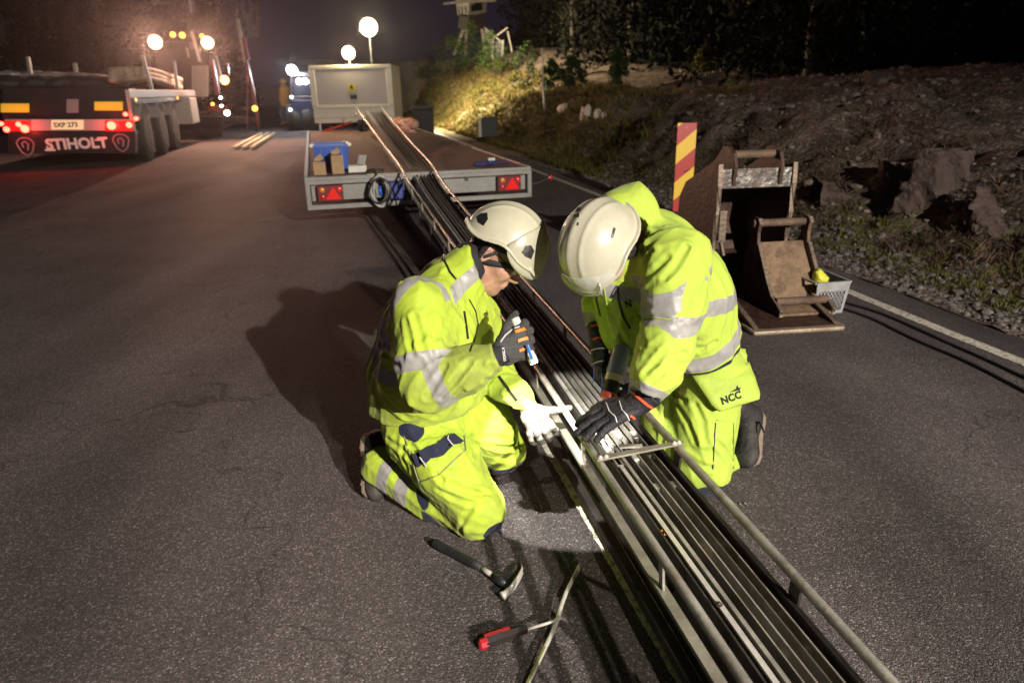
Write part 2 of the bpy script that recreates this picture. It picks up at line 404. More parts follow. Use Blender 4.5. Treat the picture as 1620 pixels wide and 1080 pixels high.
def asphalt_mat():
    m = bpy.data.materials.new('asphalt'); m.use_nodes = True; nt = m.node_tree; b = nt.nodes['Principled BSDF']
    tc = nd(nt, 'ShaderNodeTexCoord')
    def noise(s, d=4, r=.6):
        n = nd(nt, 'ShaderNodeTexNoise'); n.inputs['Scale'].default_value = s; n.inputs['Detail'].default_value = d; n.inputs['Roughness'].default_value = r; lk(nt, tc.outputs['Object'], n.inputs['Vector']); return n.outputs['Fac']
    def ramp(f, e):
        r = nd(nt, 'ShaderNodeValToRGB'); el = r.color_ramp.elements
        while len(el) < len(e): el.new(.5)
        for q, (p, c) in zip(el, e): q.position = p; q.color = (*c, 1)
        lk(nt, f, r.inputs['Fac']); return r.outputs['Color']
    big = ramp(noise(.9, 8, .62), [(.3, (.062, .052, .051)), (.7, (.104, .090, .087))])
    vo = nd(nt, 'ShaderNodeTexVoronoi'); vo.inputs['Scale'].default_value = 210; lk(nt, tc.outputs['Object'], vo.inputs['Vector'])
    sp = ramp(vo.outputs['Color'], [(0., (.28, .27, .26)), (.5, (1, .98, .95)), (.86, (1.35, 1.3, 1.2)), (.97, (3.4, 3.1, 2.6))])
    # ramp clamps at 1 -> use mapped multiply instead
    sepc = nd(nt, 'ShaderNodeSeparateColor'); lk(nt, vo.outputs['Color'], sepc.inputs[0])
    pw = nd(nt, 'ShaderNodeMath', operation='POWER'); lk(nt, sepc.outputs[0], pw.inputs[0]); pw.inputs[1].default_value = 9
    ml = nd(nt, 'ShaderNodeMath', operation='MULTIPLY_ADD'); lk(nt, pw.outputs[0], ml.inputs[0]); ml.inputs[1].default_value = 2.4; 
    base = nd(nt, 'ShaderNodeMath', operation='MULTIPLY_ADD'); lk(nt, sepc.outputs[1], base.inputs[0]); base.inputs[1].default_value = .6; base.inputs[2].default_value = .55; lk(nt, base.outputs[0], ml.inputs[2])
    fn = noise(330, 3, .7); f2 = nd(nt, 'ShaderNodeMath', operation='MULTIPLY_ADD'); lk(nt, fn, f2.inputs[0]); f2.inputs[1].default_value = 1.5; f2.inputs[2].default_value = .25
    m3 = nd(nt, 'ShaderNodeMath', operation='MULTIPLY'); lk(nt, ml.outputs[0], m3.inputs[0]); lk(nt, f2.outputs[0], m3.inputs[1])
    vm = nd(nt, 'ShaderNodeVectorMath', operation='SCALE'); lk(nt, big, vm.inputs[0]); lk(nt, m3.outputs[0], vm.inputs['Scale'])
    # tar stains, pale dust and worn tracks
    st = nd(nt, 'ShaderNodeMapRange'); st.inputs['From Min'].default_value = .60; st.inputs['From Max'].default_value = .72; st.inputs['To Max'].default_value = .5; lk(nt, noise(2.7, 9, .75), st.inputs['Value'])
    mx = nd(nt, 'ShaderNodeMix', data_type='RGBA'); lk(nt, st.outputs['Result'], mx.inputs[0]); lk(nt, vm.outputs[0], mx.inputs[6]); mx.inputs[7].default_value = (.028, .025, .024, 1)
    s2 = nd(nt, 'ShaderNodeMapRange'); s2.inputs['From Min'].default_value = .66; s2.inputs['From Max'].default_value = .78; s2.inputs['To Max'].default_value = .35; lk(nt, noise(5.3, 9, .8), s2.inputs['Value'])
    mx2 = nd(nt, 'ShaderNodeMix', data_type='RGBA'); lk(nt, s2.outputs['Result'], mx2.inputs[0]); lk(nt, mx.outputs[2], mx2.inputs[6]); mx2.inputs[7].default_value = (.16, .145, .12, 1)
    # wheel tracks along the lane and a few hairline cracks
    mp = nd(nt, 'ShaderNodeMapping'); mp.inputs['Rotation'].default_value = (0, 0, -.26); mp.inputs['Scale'].default_value = (1.6, .16, 1); lk(nt, tc.outputs['Object'], mp.inputs[0])
    tn = nd(nt, 'ShaderNodeTexNoise'); tn.inputs['Scale'].default_value = 1.; tn.inputs['Detail'].default_value = 6; lk(nt, mp.outputs[0], tn.inputs['Vector'])
    tr = nd(nt, 'ShaderNodeMapRange'); tr.inputs['From Min'].default_value = .3; tr.inputs['From Max'].default_value = .7; tr.inputs['To Min'].default_value = .70; tr.inputs['To Max'].default_value = 1.28; lk(nt, tn.outputs['Fac'], tr.inputs['Value'])
    v2 = nd(nt, 'ShaderNodeVectorMath', operation='SCALE'); lk(nt, mx2.outputs[2], v2.inputs[0]); lk(nt, tr.outputs['Result'], v2.inputs['Scale'])
    wn_ = nd(nt, 'ShaderNodeTexNoise'); wn_.inputs['Scale'].default_value = 2.2; wn_.inputs['Detail'].default_value = 8; lk(nt, tc.outputs['Object'], wn_.inputs['Vector'])
    wv = nd(nt, 'ShaderNodeVectorMath', operation='MULTIPLY_ADD'); lk(nt, wn_.outputs['Color'], wv.inputs[0]); wv.inputs[1].default_value = (1.1, 1.1, 0); lk(nt, tc.outputs['Object'], wv.inputs[2])
    ck = nd(nt, 'ShaderNodeTexVoronoi', feature='DISTANCE_TO_EDGE'); ck.inputs['Scale'].default_value = .42; lk(nt, wv.outputs[0], ck.inputs['Vector'])
    cm = nd(nt, 'ShaderNodeMapRange'); cm.inputs['From Min'].default_value = .0008; cm.inputs['From Max'].default_value = .0035; cm.inputs['To Min'].default_value = .62; cm.inputs['To Max'].default_value = 0; lk(nt, ck.outputs['Distance'], cm.inputs['Value'])
    m9 = nd(nt, 'ShaderNodeMix', data_type='RGBA'); lk(nt, cm.outputs['Result'], m9.inputs[0]); lk(nt, v2.outputs[0], m9.inputs[6]); m9.inputs[7].default_value = (.02, .018, .017, 1)
    lk(nt, m9.outputs[2], b.inputs['Base Color'])
    b.inputs['Roughness'].default_value = .8; b.inputs['Specular IOR Level'].default_value = .18
    hh = nd(nt, 'ShaderNodeMath', operation='MULTIPLY_ADD'); lk(nt, vo.outputs['Distance'], hh.inputs[0]); hh.inputs[1].default_value = -.9; lk(nt, fn, hh.inputs[2])
    bp = nd(nt, 'ShaderNodeBump'); bp.inputs['Strength'].default_value = .9; bp.inputs['Distance'].default_value = .004; lk(nt, hh.outputs[0], bp.inputs['Height']); lk(nt, bp.outputs['Normal'], b.inputs['Normal'])
    return m
asphalt = asphalt_mat()
whitepaint = mat('worn_white_road_paint', (.62, .58, .48), .7, bump=.5, bscale=90, var=.15, vscale=20, dirt=(.07, .065, .06), dscale=38, damt=.75)
darksteel = mat('dark_oiled_steel', (.045, .04, .036), .42, .4, bump=.2, bscale=40, var=.5, vscale=14, dirt=(.05, .035, .025), dscale=16, damt=.6)
railsteel = mat('mill_scale_steel', (.40, .38, .33), .36, .35, bump=.2, bscale=60, var=.45, vscale=10, dirt=(.12, .075, .045), dscale=12, damt=.55)
brightsteel = mat('ground_steel', (.66, .63, .57), .3, .4, bump=.12, bscale=80, var=.25, vscale=20, dirt=(.25, .22, .18), dscale=18, damt=.4)
zinc = mat('galvanised_steel', (.42, .43, .42), .5, .55, bump=.15, bscale=50, var=.25, vscale=5, dirt=(.2, .18, .15), dscale=6, damt=.5)
rusty = mat('rusty_worn_steel', (.15, .10, .065), .75, .25, bump=.7, bscale=40, var=.35, vscale=8, dirt=(.06, .032, .02), dscale=7, damt=.85)
rustdark = mat('dark_rust_painted_steel', (.05, .022, .014), .6, .2, bump=.5, bscale=35, var=.45, vscale=7, dirt=(.09, .05, .03), dscale=11, damt=.6)
helmet_w = mat('white_helmet_plastic', (.42, .41, .31), .27, var=.06, vscale=4, coat=.35, spec=.5, dirt=(.55, .5, .4), dscale=30, damt=.25)
helmet_y = mat('cream_helmet_plastic', (.42, .41, .30), .3, var=.06, vscale=4, coat=.3, dirt=(.5, .46, .34), dscale=30, damt=.3)
skin = mat('skin', (.48, .27, .18), .48, bump=.3, bscale=260, var=.3, vscale=30, spec=.45, dirt=(.25, .12, .085), dscale=26, damt=.45)
skin.node_tree.nodes['Principled BSDF'].inputs['Subsurface Weight'].default_value = .12
skin.node_tree.nodes['Principled BSDF'].inputs['Subsurface Radius'].default_value = (.01, .004, .002)
hairm = mat('dark_brown_hair', (.018, .012, .009), .55, bump=.8, bscale=300, var=.5, vscale=60)
leather = mat('pale_leather_glove', (.115, .105, .092), .7, bump=.5, bscale=90, var=.3, vscale=16, dirt=(.2, .18, .15), dscale=14, damt=.6)
gloveg = mat('dark_grey_glove', (.045, .045, .045), .75, bump=.5, bscale=160, var=.3, vscale=30)
gloveb = mat('black_glove', (.012, .012, .017), .7, bump=.5, bscale=150, var=.4, vscale=25, dirt=(.05, .048, .045), dscale=14, damt=.5)
orange = mat('orange_trim', (.75, .22, .03), .6, var=.15)
salmon = mat('red_orange_trim', (.70, .10, .035), .6, var=.15)
silvertrim = mat('silver_reflective_trim', (.55, .55, .56), .4, var=.1)
# ------------------------------------------------------------ people
def T(c, R): 
    c = np.asarray(c, float); R = np.asarray(R, float)
    return lambda *q: c+R @ np.array(q, float)
def orth(f, u):
    f = np.array(f, float); f /= np.linalg.norm(f); u = np.array(u, float); u -= (u @ f)*f; u /= np.linalg.norm(u)
    return np.stack([f, np.cross(u, f), u], 1)       # columns forward, left, up
def head_field(c, R, s=1.):
    t = T(c, R*s); e = lambda p, r: ell(t(*p), np.array(r)*s, R)
    parts = [e((0.005, 0, .045), (.098, .077, .088)), e((.045, 0, -.03), (.056, .06, .085)), rc(t(.055, 0, -.085), t(.078, 0, -.098), .03*s, .02*s),
             rc(t(-.01, .045, -.05), t(.05, .03, -.085), .022*s, .022*s), rc(t(-.01, -.045, -.05), t(.05, -.03, -.085), .022*s, .022*s)]
    f = union(parts, .035*s)
    nose = union([rc(t(.094, 0, .022), t(.119, 0, -.022), .008*s, .0125*s), rc(t(.108, .012, -.027), t(.108, -.012, -.027), .0085*s, .0085*s)], .01*s)
    f = U2(f, nose, .016*s)
    f = U2(f, rc(t(.092, .033, .037), t(.096, -.033, .037), .010*s, .010*s), .02*s)        # brow
    for k in (1, -1):
        f = sub(f, ell(t(.105, k*.03, .014), (.02*s, .017*s, .011*s), R), .016*s)         # eye sockets
        f = U2(f, ell(t(.087, k*.03, .014), (.012*s, .014*s, .0095*s), R), .004*s)
        f = U2(f, ell(t(.07, k*.046, -.022), (.022*s, .017*s, .018*s), R), .03*s)         # cheeks
    f = U2(f, rc(t(.100, .016, -.054), t(.100, -.016, -.054), .0075*s, .0075*s), .012*s)      # lips
    f = U2(f, rc(t(.097, .013, -.066), t(.097, -.013, -.066), .0075*s, .0075*s), .012*s)
    f = sub(f, rc(t(.110, .022, -.060), t(.110, -.022, -.060), .0035*s, .0035*s), .004*s)
    for k in (1, -1):                                                                   # ears
        ear = ell(t(-.008, k*.077, .0), (.020*s, .009*s, .033*s), R)
        ear = sub(ear, ell(t(-.003, k*.086, .003), (.011*s, .007*s, .02*s), R), .005*s)
        ear = U2(ear, rc(t(-.012, k*.085, .016), t(-.016, k*.085, -.012), .004*s, .004*s), .005*s)
        f = U2(f, ear, .006*s)
    return f
FING = [(.036, .042, .026, .022), (.012, .046, .03, .024), (-.012, .043, .028, .022), (-.035, .034, .022, .019)]
def hand_field(w, d, n, side, curls, spread=(.12, .03, -.05, -.15), thumb=((.5, .75, .25), (.8, .5, .3)), r=.0115, s=1., L=.092):
    """w wrist, d towards fingers, n palm normal, side +1 left / -1 right hand, curls: per finger three bends (rad)"""
    d = np.array(d, float); d /= np.linalg.norm(d); n = np.array(n, float); n -= (n @ d)*d; n /= np.linalg.norm(n)
    t = np.cross(n, d)*side; w = np.asarray(w, float)
    R = np.stack([d, t, n], 1)
    f = union([rbox(w+d*L*.55*s, (.047*s, .040*s, .015*s), .0145*s, R), rc(w-d*.02, w+d*.03*s, .027*s, .024*s, n, .75), ell(w+(d*.03+t*.03+n*.008)*s, (.03*s, .017*s, .018*s), R)], .02)
    info = []
    for i, (off, *ls) in enumerate(FING):
        p = w+(d*L*(1-.05*abs(i-1))+t*off)*s; a = 0; c = d*math.cos(spread[i])+t*math.sin(spread[i]); pts = [p-d*.01*s]; q = p
        for j in range(3):
            a += curls[i][j]; v = c*math.cos(a)+n*math.sin(a); q = q+v*ls[j]*s; pts.append(q)
        rr = [r*s*1.08, r*s*1.02, r*s*.95, r*s*.82]
        if i == 3: rr = [x*.9 for x in rr]
        fg = union([rc(pts[j], pts[j+1], rr[j], rr[j+1]) for j in range(3)], .005)
        f = U2(f, fg, .008); info.append(pts)
    p = w+(d*.022+t*.034+n*.006)*s; v1 = d*thumb[0][0]+t*thumb[0][1]+n*thumb[0][2]; v1 /= np.linalg.norm(v1); v2 = d*thumb[1][0]+t*thumb[1][1]+n*thumb[1][2]; v2 /= np.linalg.norm(v2)
    q = p+v1*.042*s; z = q+v2*.034*s; z2 = z+(v2*.8+n*.15)*.026*s
    f = U2(f, union([rc(p, q, .016*s, .0135*s), rc(q, z, .0135*s, .0125*s), rc(z, z2, .0125*s, .0105*s)], .006), .012)
    info.append([p, q, z, z2])
    return f, info, R
def bounds(f, pts, r):
    P = np.array(pts); return P.min(0)-r, P.max(0)+r
def segs(*lists): return [c for l in lists for c in l]
def pts_of(cs): return [D(c[0], c[1], c[2]) for c in cs]

# ============================================================ worker kneeling on the left
PL = thing('person', 'person kneeling left of the steel rails in worn yellow work clothes, holding a torch', 'worker', (-.3, 2.3, 0))
# --- trousers
Lh = [(672, 655, 2.30, 72), (690, 640, 2.42, 66)]
Ln = [(664, 690, 2.22, 56), (706, 738, 2.12, 53), (762, 806, 2.05, 40)]
Ls = [(750, 818, 2.07, 36), (690, 786, 2.17, 36), (606, 738, 2.30, 35)]
Lf = [(728, 640, 2.40, 58), (770, 682, 2.36, 46), (796, 712, 2.38, 37)]
Lg = [(790, 722, 2.42, 30), (700, 690, 2.62, 30)]
ltp = segs(chain(Lh), chain(Ln), chain(Ls), chain(Lf), chain(Lg))
lt0 = union(ltp, .035)
ax_t = D(762, 806, 2.05)-D(664, 690, 2.22); ax_s = D(606, 738, 2.30)-D(750, 818, 2.07)
pk_c = hit(lt0, 690, 716); pk_g = grad(lt0, pk_c[None])[0]; pkR = frame(pk_g, D(725, 693, 2.1)-D(655, 728, 2.15))
pkb = rbox(pk_c, (.085, .062, .05), .01, pkR)
lcr = creases(lt0, [[(640, 690), (668, 725), (700, 760)], [(694, 775), (720, 788), (748, 798)], [(712, 764), (742, 778), (772, 782)], [(754, 690), (785, 692), (818, 692)], [(752, 704), (785, 708), (812, 708)], [(640, 700), (636, 722), (642, 742)], [(728, 842), (734, 820), (744, 806)], [(735, 655), (745, 690), (752, 720)], [(612, 695), (632, 708), (655, 728)], [(765, 660), (790, 668), (812, 684)]])
def ltf(p):
    d = lt0(p)
    d = d-.0095*wr(p, 3, .20, 2, ax_s)-.0028*wr(p, 8, .095, 2, (1, .4, -.5))
    d = d-.005*np.clip(-pkb(p)/.004, 0, 1)+lcr(p)
    return np.maximum(d, .004-p[:, 2])
kn = C(778, 826, 2.03, 30); kl = C(690, 822, 2.12, 30); kf = C(806, 740, 2.36, 36); hipd = C(648, 684, 2.1, 20); bt = C(580, 735, 2.36, 24); kl2 = C(672, 778, 2.12, 16)
darkL = union([ell(kn[0]+np.array([.02, 0, -.015]), (.055, .10, .05)), ell(kl[0]+np.array([0, 0, -.03]), (.10, .07, .045)), rc(kl2[0], kl[0], .032, .045), ell(kf[0]+np.array([0, 0, -.012]), (.10, .12, .048)), ell(hipd[0], (.05, .07, .03)), ell(bt[0]+np.array([-.01, .0, -.0]), (.05, .1, .13))], .015)
sb1 = D(622, 748, 2.25); sb2 = D(650, 766, 2.2); un = ax_s/np.linalg.norm(ax_s)
dsh = union(chain(Ls), .03); dth = union(chain(Ln)+chain(Lf), .03)
def reflT(p):
    v = np.maximum(.025-np.abs((p-sb1) @ un), .027-np.abs((p-sb2) @ un)); return np.minimum(v, dth(p)-dsh(p)+.02)
P_ = np.array(pts_of(Lh+Ln+Ls+Lf+Lg))
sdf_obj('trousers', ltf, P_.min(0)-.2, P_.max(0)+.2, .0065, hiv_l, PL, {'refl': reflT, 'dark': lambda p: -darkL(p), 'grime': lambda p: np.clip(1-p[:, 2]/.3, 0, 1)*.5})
ribbon('pocket_patch', ltf, [(658, 729), (680, 716), (697, 711), (708, 699), (725, 693)], .046, navy, PL, off=.005, n=8)
for a, b in (((667, 720), (677, 737)), ((708, 692), (718, 706))): ribbon('patch_stitch', ltf, [a, b], .003, silvertrim, PL, off=.009)
ribbon('pocket_seam', ltf, [(640, 690), (664, 762), (692, 752), (736, 712), (734, 690)], .003, MAT['worn_high_visibility_cloth'], PL, off=.003)
# --- jacket
near = [(668, 600, 2.25, 74), (688, 530, 2.24, 72), (700, 475, 2.26, 50)]
far = [(660, 596, 2.44, 79), (686, 520, 2.44, 76), (712, 462, 2.42, 54)]
front = [(712, 610, 2.32, 54), (726, 540, 2.32, 54), (744, 490, 2.33, 38)]
skirt = [(655, 650, 2.30, 74), (705, 640, 2.33, 62)]
coll = [(718, 445, 2.31, 42), (742, 426, 2.32, 38), (764, 414, 2.33, 34)]
sl1 = [(664, 486, 2.14, 50), (672, 560, 2.06, 46), (678, 606, 2.02, 44)]
sl2 = [(680, 608, 2.01, 43), (738, 586, 2.0, 38), (783, 566, 1.99, 27)]
fl1 = [(742, 500, 2.50, 46), (775, 590, 2.42, 40)]
fl2 = [(778, 596, 2.40, 37), (815, 630, 2.30, 31), (836, 652, 2.23, 25)]
torso = union(segs(chain(near), chain(far), chain(front), chain(skirt)), .06)
collF = union(chain(coll), .03)
upper = union(chain(sl1), .03); fore = union(chain(sl2), .03); farm = union(segs(chain(fl1), chain(fl2)), .03)
c1 = D(741, 379, 2.33); c2 = D(776, 470, 2.33); cn = np.cross(c2-c1, (0, 1, .0)); cn /= np.linalg.norm(cn)
if cn[0] < 0: cn = -cn
wn = (D(795, 572, 1.98)-D(783, 566, 1.99)); wn = D(783, 566, 1.99)-D(738, 586, 2.0); wn /= np.linalg.norm(wn)
wf = D(836, 652, 2.23)-D(815, 630, 2.30); wf /= np.linalg.norm(wf)
ax_u = D(678, 606, 2.02)-D(664, 486, 2.14); ax_f = D(783, 566, 1.99)-D(680, 608, 2.01)
def jl0(p):
    d = torso(p)
    d = smin(d, smax(collF(p), (p-c1) @ cn-.0, .008), .045)
    d = smin(d, upper(p), .05)
    d = smin(d, np.maximum(fore(p), (p-D(790, 563, 1.99)) @ wn), .025)
    d = smin(d, np.maximum(farm(p), (p-D(848, 660, 2.2)) @ wf), .03)
    return d
neckhole = rc(D(745, 425, 2.33), D(790, 405, 2.34), .062, .085)
hemp = plane(D(660, 686, 2.1), (.05, .12, -1))
elb = D(690, 600, 2.0)
jcr = creases(jl0, [[(640, 508), (646, 535), (652, 560)], [(656, 500), (664, 530), (668, 552)], [(690, 505), (688, 535), (692, 560)], [(698, 628), (722, 600), (742, 574)], [(720, 628), (742, 602), (762, 578)], [(676, 628), (690, 604), (704, 580)], [(742, 612), (760, 596), (776, 580)], [(600, 545), (612, 562), (630, 578)], [(604, 622), (620, 645), (645, 662)], [(650, 640), (664, 655), (690, 660)], [(706, 430), (722, 452), (728, 478)], [(770, 600), (800, 622), (822, 648)], [(782, 640), (804, 640), (828, 632)]])
def jlf(p):
    d = jl0(p)
    we = np.exp(-((p-elb)**2).sum(1)/.012)
    d = d-.0125*wr(p, 21, .22, 2, (.3, 0, 1))-.0026*wr(p, 5, .095, 2, (.6, .1, .7))-.009*we*wr(p, 9, .085, 2, (-.3, .2, .9))
    d = smax(d+jcr(p), hemp(p), .012)
    d = smax(d, -neckhole(p), .008)
    return d
uf = ax_f/np.linalg.norm(ax_f); uu = ax_u/np.linalg.norm(ax_u)
b_u = D(672, 572, 2.0); b_f = D(694, 603, 1.96)
q1, q2, q3 = hit(jl0, 622, 476), hit(jl0, 676, 437), hit(jl0, 712, 474)
yn = np.cross(q2-q1, q3-q1); yn /= np.linalg.norm(yn)
t1 = hit(jl0, 610, 598); t2 = hit(jl0, 745, 628)
tn = np.cross(t2-t1, (0, 1, 0)); tn /= np.linalg.norm(tn)
s1 = hit(jl0, 603, 522); s2 = hit(jl0, 640, 548); sn = np.cross(s2-s1, (.2, 1, .2)); sn /= np.linalg.norm(sn)
yoke = polyd([q for q in [hit(jl0, *c) for c in ((601, 545), (603, 530), (606, 512), (614, 490), (628, 466), (650, 446), (676, 438), (696, 446), (708, 462), (714, 482))] if q is not None])
yend = hit(jl0, 714, 474); ydir = hit(jl0, 700, 448)-yend; ydir /= np.linalg.norm(ydir)
def reflJ(p):
    du, df, dt, dfar = upper(p), fore(p), torso(p), farm(p)
    A = np.minimum(.028-np.abs((p-b_u) @ uu), np.minimum(dt, df)-du+.012)
    B = np.minimum(.026-np.abs((p-b_f) @ uf), np.minimum(dt, du+.01)-df+.015)
    Cc = np.minimum(.0235-yoke(p), (p-yend) @ ydir)
    Dd = np.minimum(.026-np.abs((p-t1) @ tn), np.minimum(du, np.minimum(df, dfar))-dt)
    E = np.minimum(.024-np.abs((p-s1) @ sn), np.minimum(du-.004, np.minimum(df, dfar))-dt)
    return np.maximum.reduce([A, B, Cc, Dd, E])
hz = hit(jlf, 745, 480)
P_ = np.array(pts_of(near+far+front+skirt+coll+sl1+sl2+fl1+fl2))
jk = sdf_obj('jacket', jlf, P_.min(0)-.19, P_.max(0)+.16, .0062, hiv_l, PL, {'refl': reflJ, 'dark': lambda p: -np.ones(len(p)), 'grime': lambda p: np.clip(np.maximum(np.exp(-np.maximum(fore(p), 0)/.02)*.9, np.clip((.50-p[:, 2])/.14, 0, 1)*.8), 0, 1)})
def seam(nm, f, pts, w, par, m=blackplastic, off=.001, n=6): return ribbon(nm, f, pts, w, m, par, off=off, n=n)
seam('shoulder_zip', jlf, [(701, 398), (704, 414), (712, 430), (722, 442)], .006, PL)
seam('chest_zip', jlf, [(734, 492), (737, 512), (740, 536)], .008, PL)
seam('front_zip', jlf, [(742, 474), (752, 492), (756, 512), (751, 535), (744, 556)], .004, PL)
seam('sleeve_zip', jlf, [(789, 595), (803, 614), (818, 634)], .010, PL)
place_text('chest_print', 'rod', .026, hit(jlf, 768, 496), D(780, 493, 2.2)-D(760, 498, 2.2), (0, 0, 1), blackcloth, PL, bold=.0006, surf=jlf)
# --- head, neck
FL = orth((.76, -.17, -.63), (.5, .0, .85)); hl = D(772, 404, 2.29)+FL[:, 1]*.078
hf = head_field(hl, FL, 1.05)
nk = rc(hl+FL @ np.array([-.03, 0, -.05]), D(725, 455, 2.34), .058, .062)
bodyL = U2(hf, nk, .03)
tl = T(hl, FL)
torsob = union(segs([rc(D(716, 470, 2.33), D(680, 600, 2.36), .10, .115)]), .05)
allb = U2(bodyL, torsob, .03)
sdf_obj('body', allb, np.minimum(hl-.17, D(680, 600, 2.36)-.16), hl+np.array([.16, .15, .17]), .0042, skin, PL)
def capf(p):
    q = (p-hl) @ FL
    d = hf(p)-.009
    # liner: covers skull above the ear, strap behind it
    top = .036-q[:, 2]+np.maximum(0, -q[:, 0]-.02)*1.5+np.maximum(0, q[:, 0]-.03)*.25
    d = smax(d, top, .004); return smax(d, (q[:, 0]-.088), .004)
sdf_obj('helmet_liner', capf, hl-.15, hl+.17, .0045, blackcloth, PL)
def beard(p):  # short hair above and behind the ear
    q = (p-hl) @ FL; d = hf(p)-.0035; return smax(d, np.maximum(q[:, 0]+.012+.0*q[:, 2], -q[:, 2]-.055), .004)
sdf_obj('hair', beard, hl-.15, hl+.17, .005, hairm, PL)
# black neck warmer
sdf_obj('neck_warmer', inter(rc(D(742, 415, 2.33), D(722, 450, 2.34), .070, .078), lambda p: (p-D(766, 423, 2.33)) @ cn-.004, .006), D(735, 430, 2.33)-.14, D(735, 430, 2.33)+.14, .006, blackcloth, PL)
k = -1; st = MB()
arc = [tl(-.035, k*.07, -.045), tl(-.02, k*.084, -.030), tl(.01, k*.083, -.018), tl(.045, k*.077, -.002), tl(.075, k*.066, .012), tl(.095, k*.05, .02)]
st.tube(arc, .010, 8, flat=.3); st.build('goggle_strap', blackcloth, PL, smooth=True, world=True)
st = MB(); st.tube([tl(.02, k*.082, .03), tl(.0, k*.088, -.0), tl(-.028, k*.08, -.05)], .006, 8, flat=.4); st.build('chin_strap', blackcloth, PL, smooth=True, world=True)
clear = mat('clear_lens', (.9, .88, .8), .05, alpha=.35, spec=.9)
MB().tube([tl(.098, -.052, .034), tl(.106, -.034, .040), tl(.106, -.016, .038)], .0035, 6).build('eyebrow', hairm, PL, smooth=True, world=True)
gl = MB()
for k in (-1, 1):
    V = []; N = 9
    for i in range(N):
        for j in range(N):
            a = (i/(N-1)-.5)*1.25; b = (j/(N-1)-.5)
            V.append(tl(.116-.020*(abs(a)**2)*2-.012*b*b, k*(.034+.027*a), .013+.036*b*(1-.25*a*a)))
    gl = MB(); gl.add(V, [(i*N+j, i*N+j+1, (i+1)*N+j+1, (i+1)*N+j) for i in range(N-1) for j in range(N-1)])
    g_ = gl.build('glasses_lens', clear, PL, smooth=True, world=True); sm = g_.modifiers.new('thick', 'SOLIDIFY'); sm.thickness = .002
MB().tube([tl(.098, -.066, .028), tl(.108, -.052, .033), tl(.115, -.034, .034), tl(.119, -.01, .03), tl(.119, .01, .03), tl(.115, .034, .034), tl(.108, .052, .033)], .0022, 6).build('glasses_frame', clear, PL, smooth=True, world=True)
MB().tube([tl(.100, -.064, .026), tl(.06, -.078, .02), tl(.0, -.083, .024)], .0022, 6).build('glasses_arm', blackplastic, PL, smooth=True, world=True)
# --- helmet
def helmet(par, hc, R, a, b, hgt, m, peak=.045, sunk=.0, peaktilt=-.02, nm='helmet', ridge=True):
    t = T(hc, R); outer = ell(hc, (a, b, hgt), R)
    def f(p):
        q = (p-hc) @ R
        d = ell(np.zeros(3), (a, b, hgt))(q)
        if ridge: d = d-.0045*np.exp(-(q[:, 1]/.014)**2)*np.clip(q[:, 2]/.05, 0, 1)-.003*(np.exp(-((np.abs(q[:, 1])-.042)/.007)**2))*np.clip(q[:, 2]/.08-.2, 0, 1)
        rim = sunk-.022*np.exp(-((q[:, 0]+a*.8)/.07)**2)+.018*np.exp(-((q[:, 0]-.005)/.05)**2)*(1 if True else 0)
        d = smax(d, rim-q[:, 2], .004)
        pk = ell((a*.62, 0, .005), (a*.38+peak, b*.86, .05))(q); pk = smax(pk, np.abs(q[:, 2]-(.004+peaktilt*(q[:, 0]-a)/.04-.9*q[:, 1]**2))-.0035, .003)
        # rolled rim
        rr = np.abs(ell(np.zeros(3), (a+.006, b+.006, hgt+.006))(q))-.007; rr = np.maximum(rr, np.abs(q[:, 2]-rim-.004)-.0045)
        d = smin(d, pk, .014); d = smin(d, rr, .006)
        inn = ell((0, 0, -.004), (a-.010, b-.010, hgt-.010))(q)
        return smax(d, -inn, .002)
    o = sdf_obj(nm, f, hc-np.array([.22]*3), hc+np.array([.22]*3), .0042, m, par); return o, f, t
hcL = D(796, 392, 2.36)
def onh(t, f, x, y, z):   # outward point on the helmet from local direction
    p = t(x, y, z); 
    for _ in range(8):
        g = grad(f, p[None])[0]; p = p-g*float(f(p[None])[0])/max(g @ g, .2)
    return p
FLh = orth((.76, -.14, -.63), (.5, .0, .85))
HLo, hlf, tL = helmet(PL, hcL, FLh, .150, .118, .158, helmet_y, peak=.012, sunk=.01, peaktilt=-.03)
smoke = mat('smoked_visor', (.38, .37, .27), .2, var=.12, coat=.5, spec=.5)
def vispatch(nm, hc, R, a, b, hgt, az0, az1, e0, e1, m, par, n=22):
    V = []
    for i in range(n+1):
        az = -az1+2*az1*i/n
        for j in range(n+1):
            t = j/n; lo, hi = e0(az), e1(az); e = lo+(hi-lo)*t
            V.append(hc+R @ np.array([a*math.cos(e)*math.cos(az), b*math.cos(e)*math.sin(az), hgt*math.sin(e)]))
    F = [(i*(n+1)+j, (i+1)*(n+1)+j, (i+1)*(n+1)+j+1, i*(n+1)+j+1) for i in range(n) for j in range(n)]
    o = mk(nm, V, F, m, par, world=True, smooth=True); sm = o.modifiers.new('thick', 'SOLIDIFY'); sm.thickness = .0025; sm.offset = 0; return o
def visf(p):
    q = (p-hcL) @ FLh; d = np.abs(ell(np.zeros(3), (.156, .124, .163))(q))-.0022
    return smax(smax(d, .045+.55*(q[:, 2]-.06)**2*4-q[:, 0]+.0*q[:, 1], .003), np.maximum(-.006-q[:, 2], np.abs(q[:, 1])-.112), .003)
vz = vispatch('visor', hcL, FLh, .158, .126, .165, 0, 1.52, lambda a: -.10+.30*(abs(a)/1.52)**6, lambda a: 1.20*math.sqrt(max(0, 1-(abs(a)/1.54)**2))+.06, smoke, PL)
hb = U2(hlf, visf, .001)
bp = [hit(hb, *q) for q in ((826, 399), (837, 388), (845, 397), (842, 409), (830, 405))]
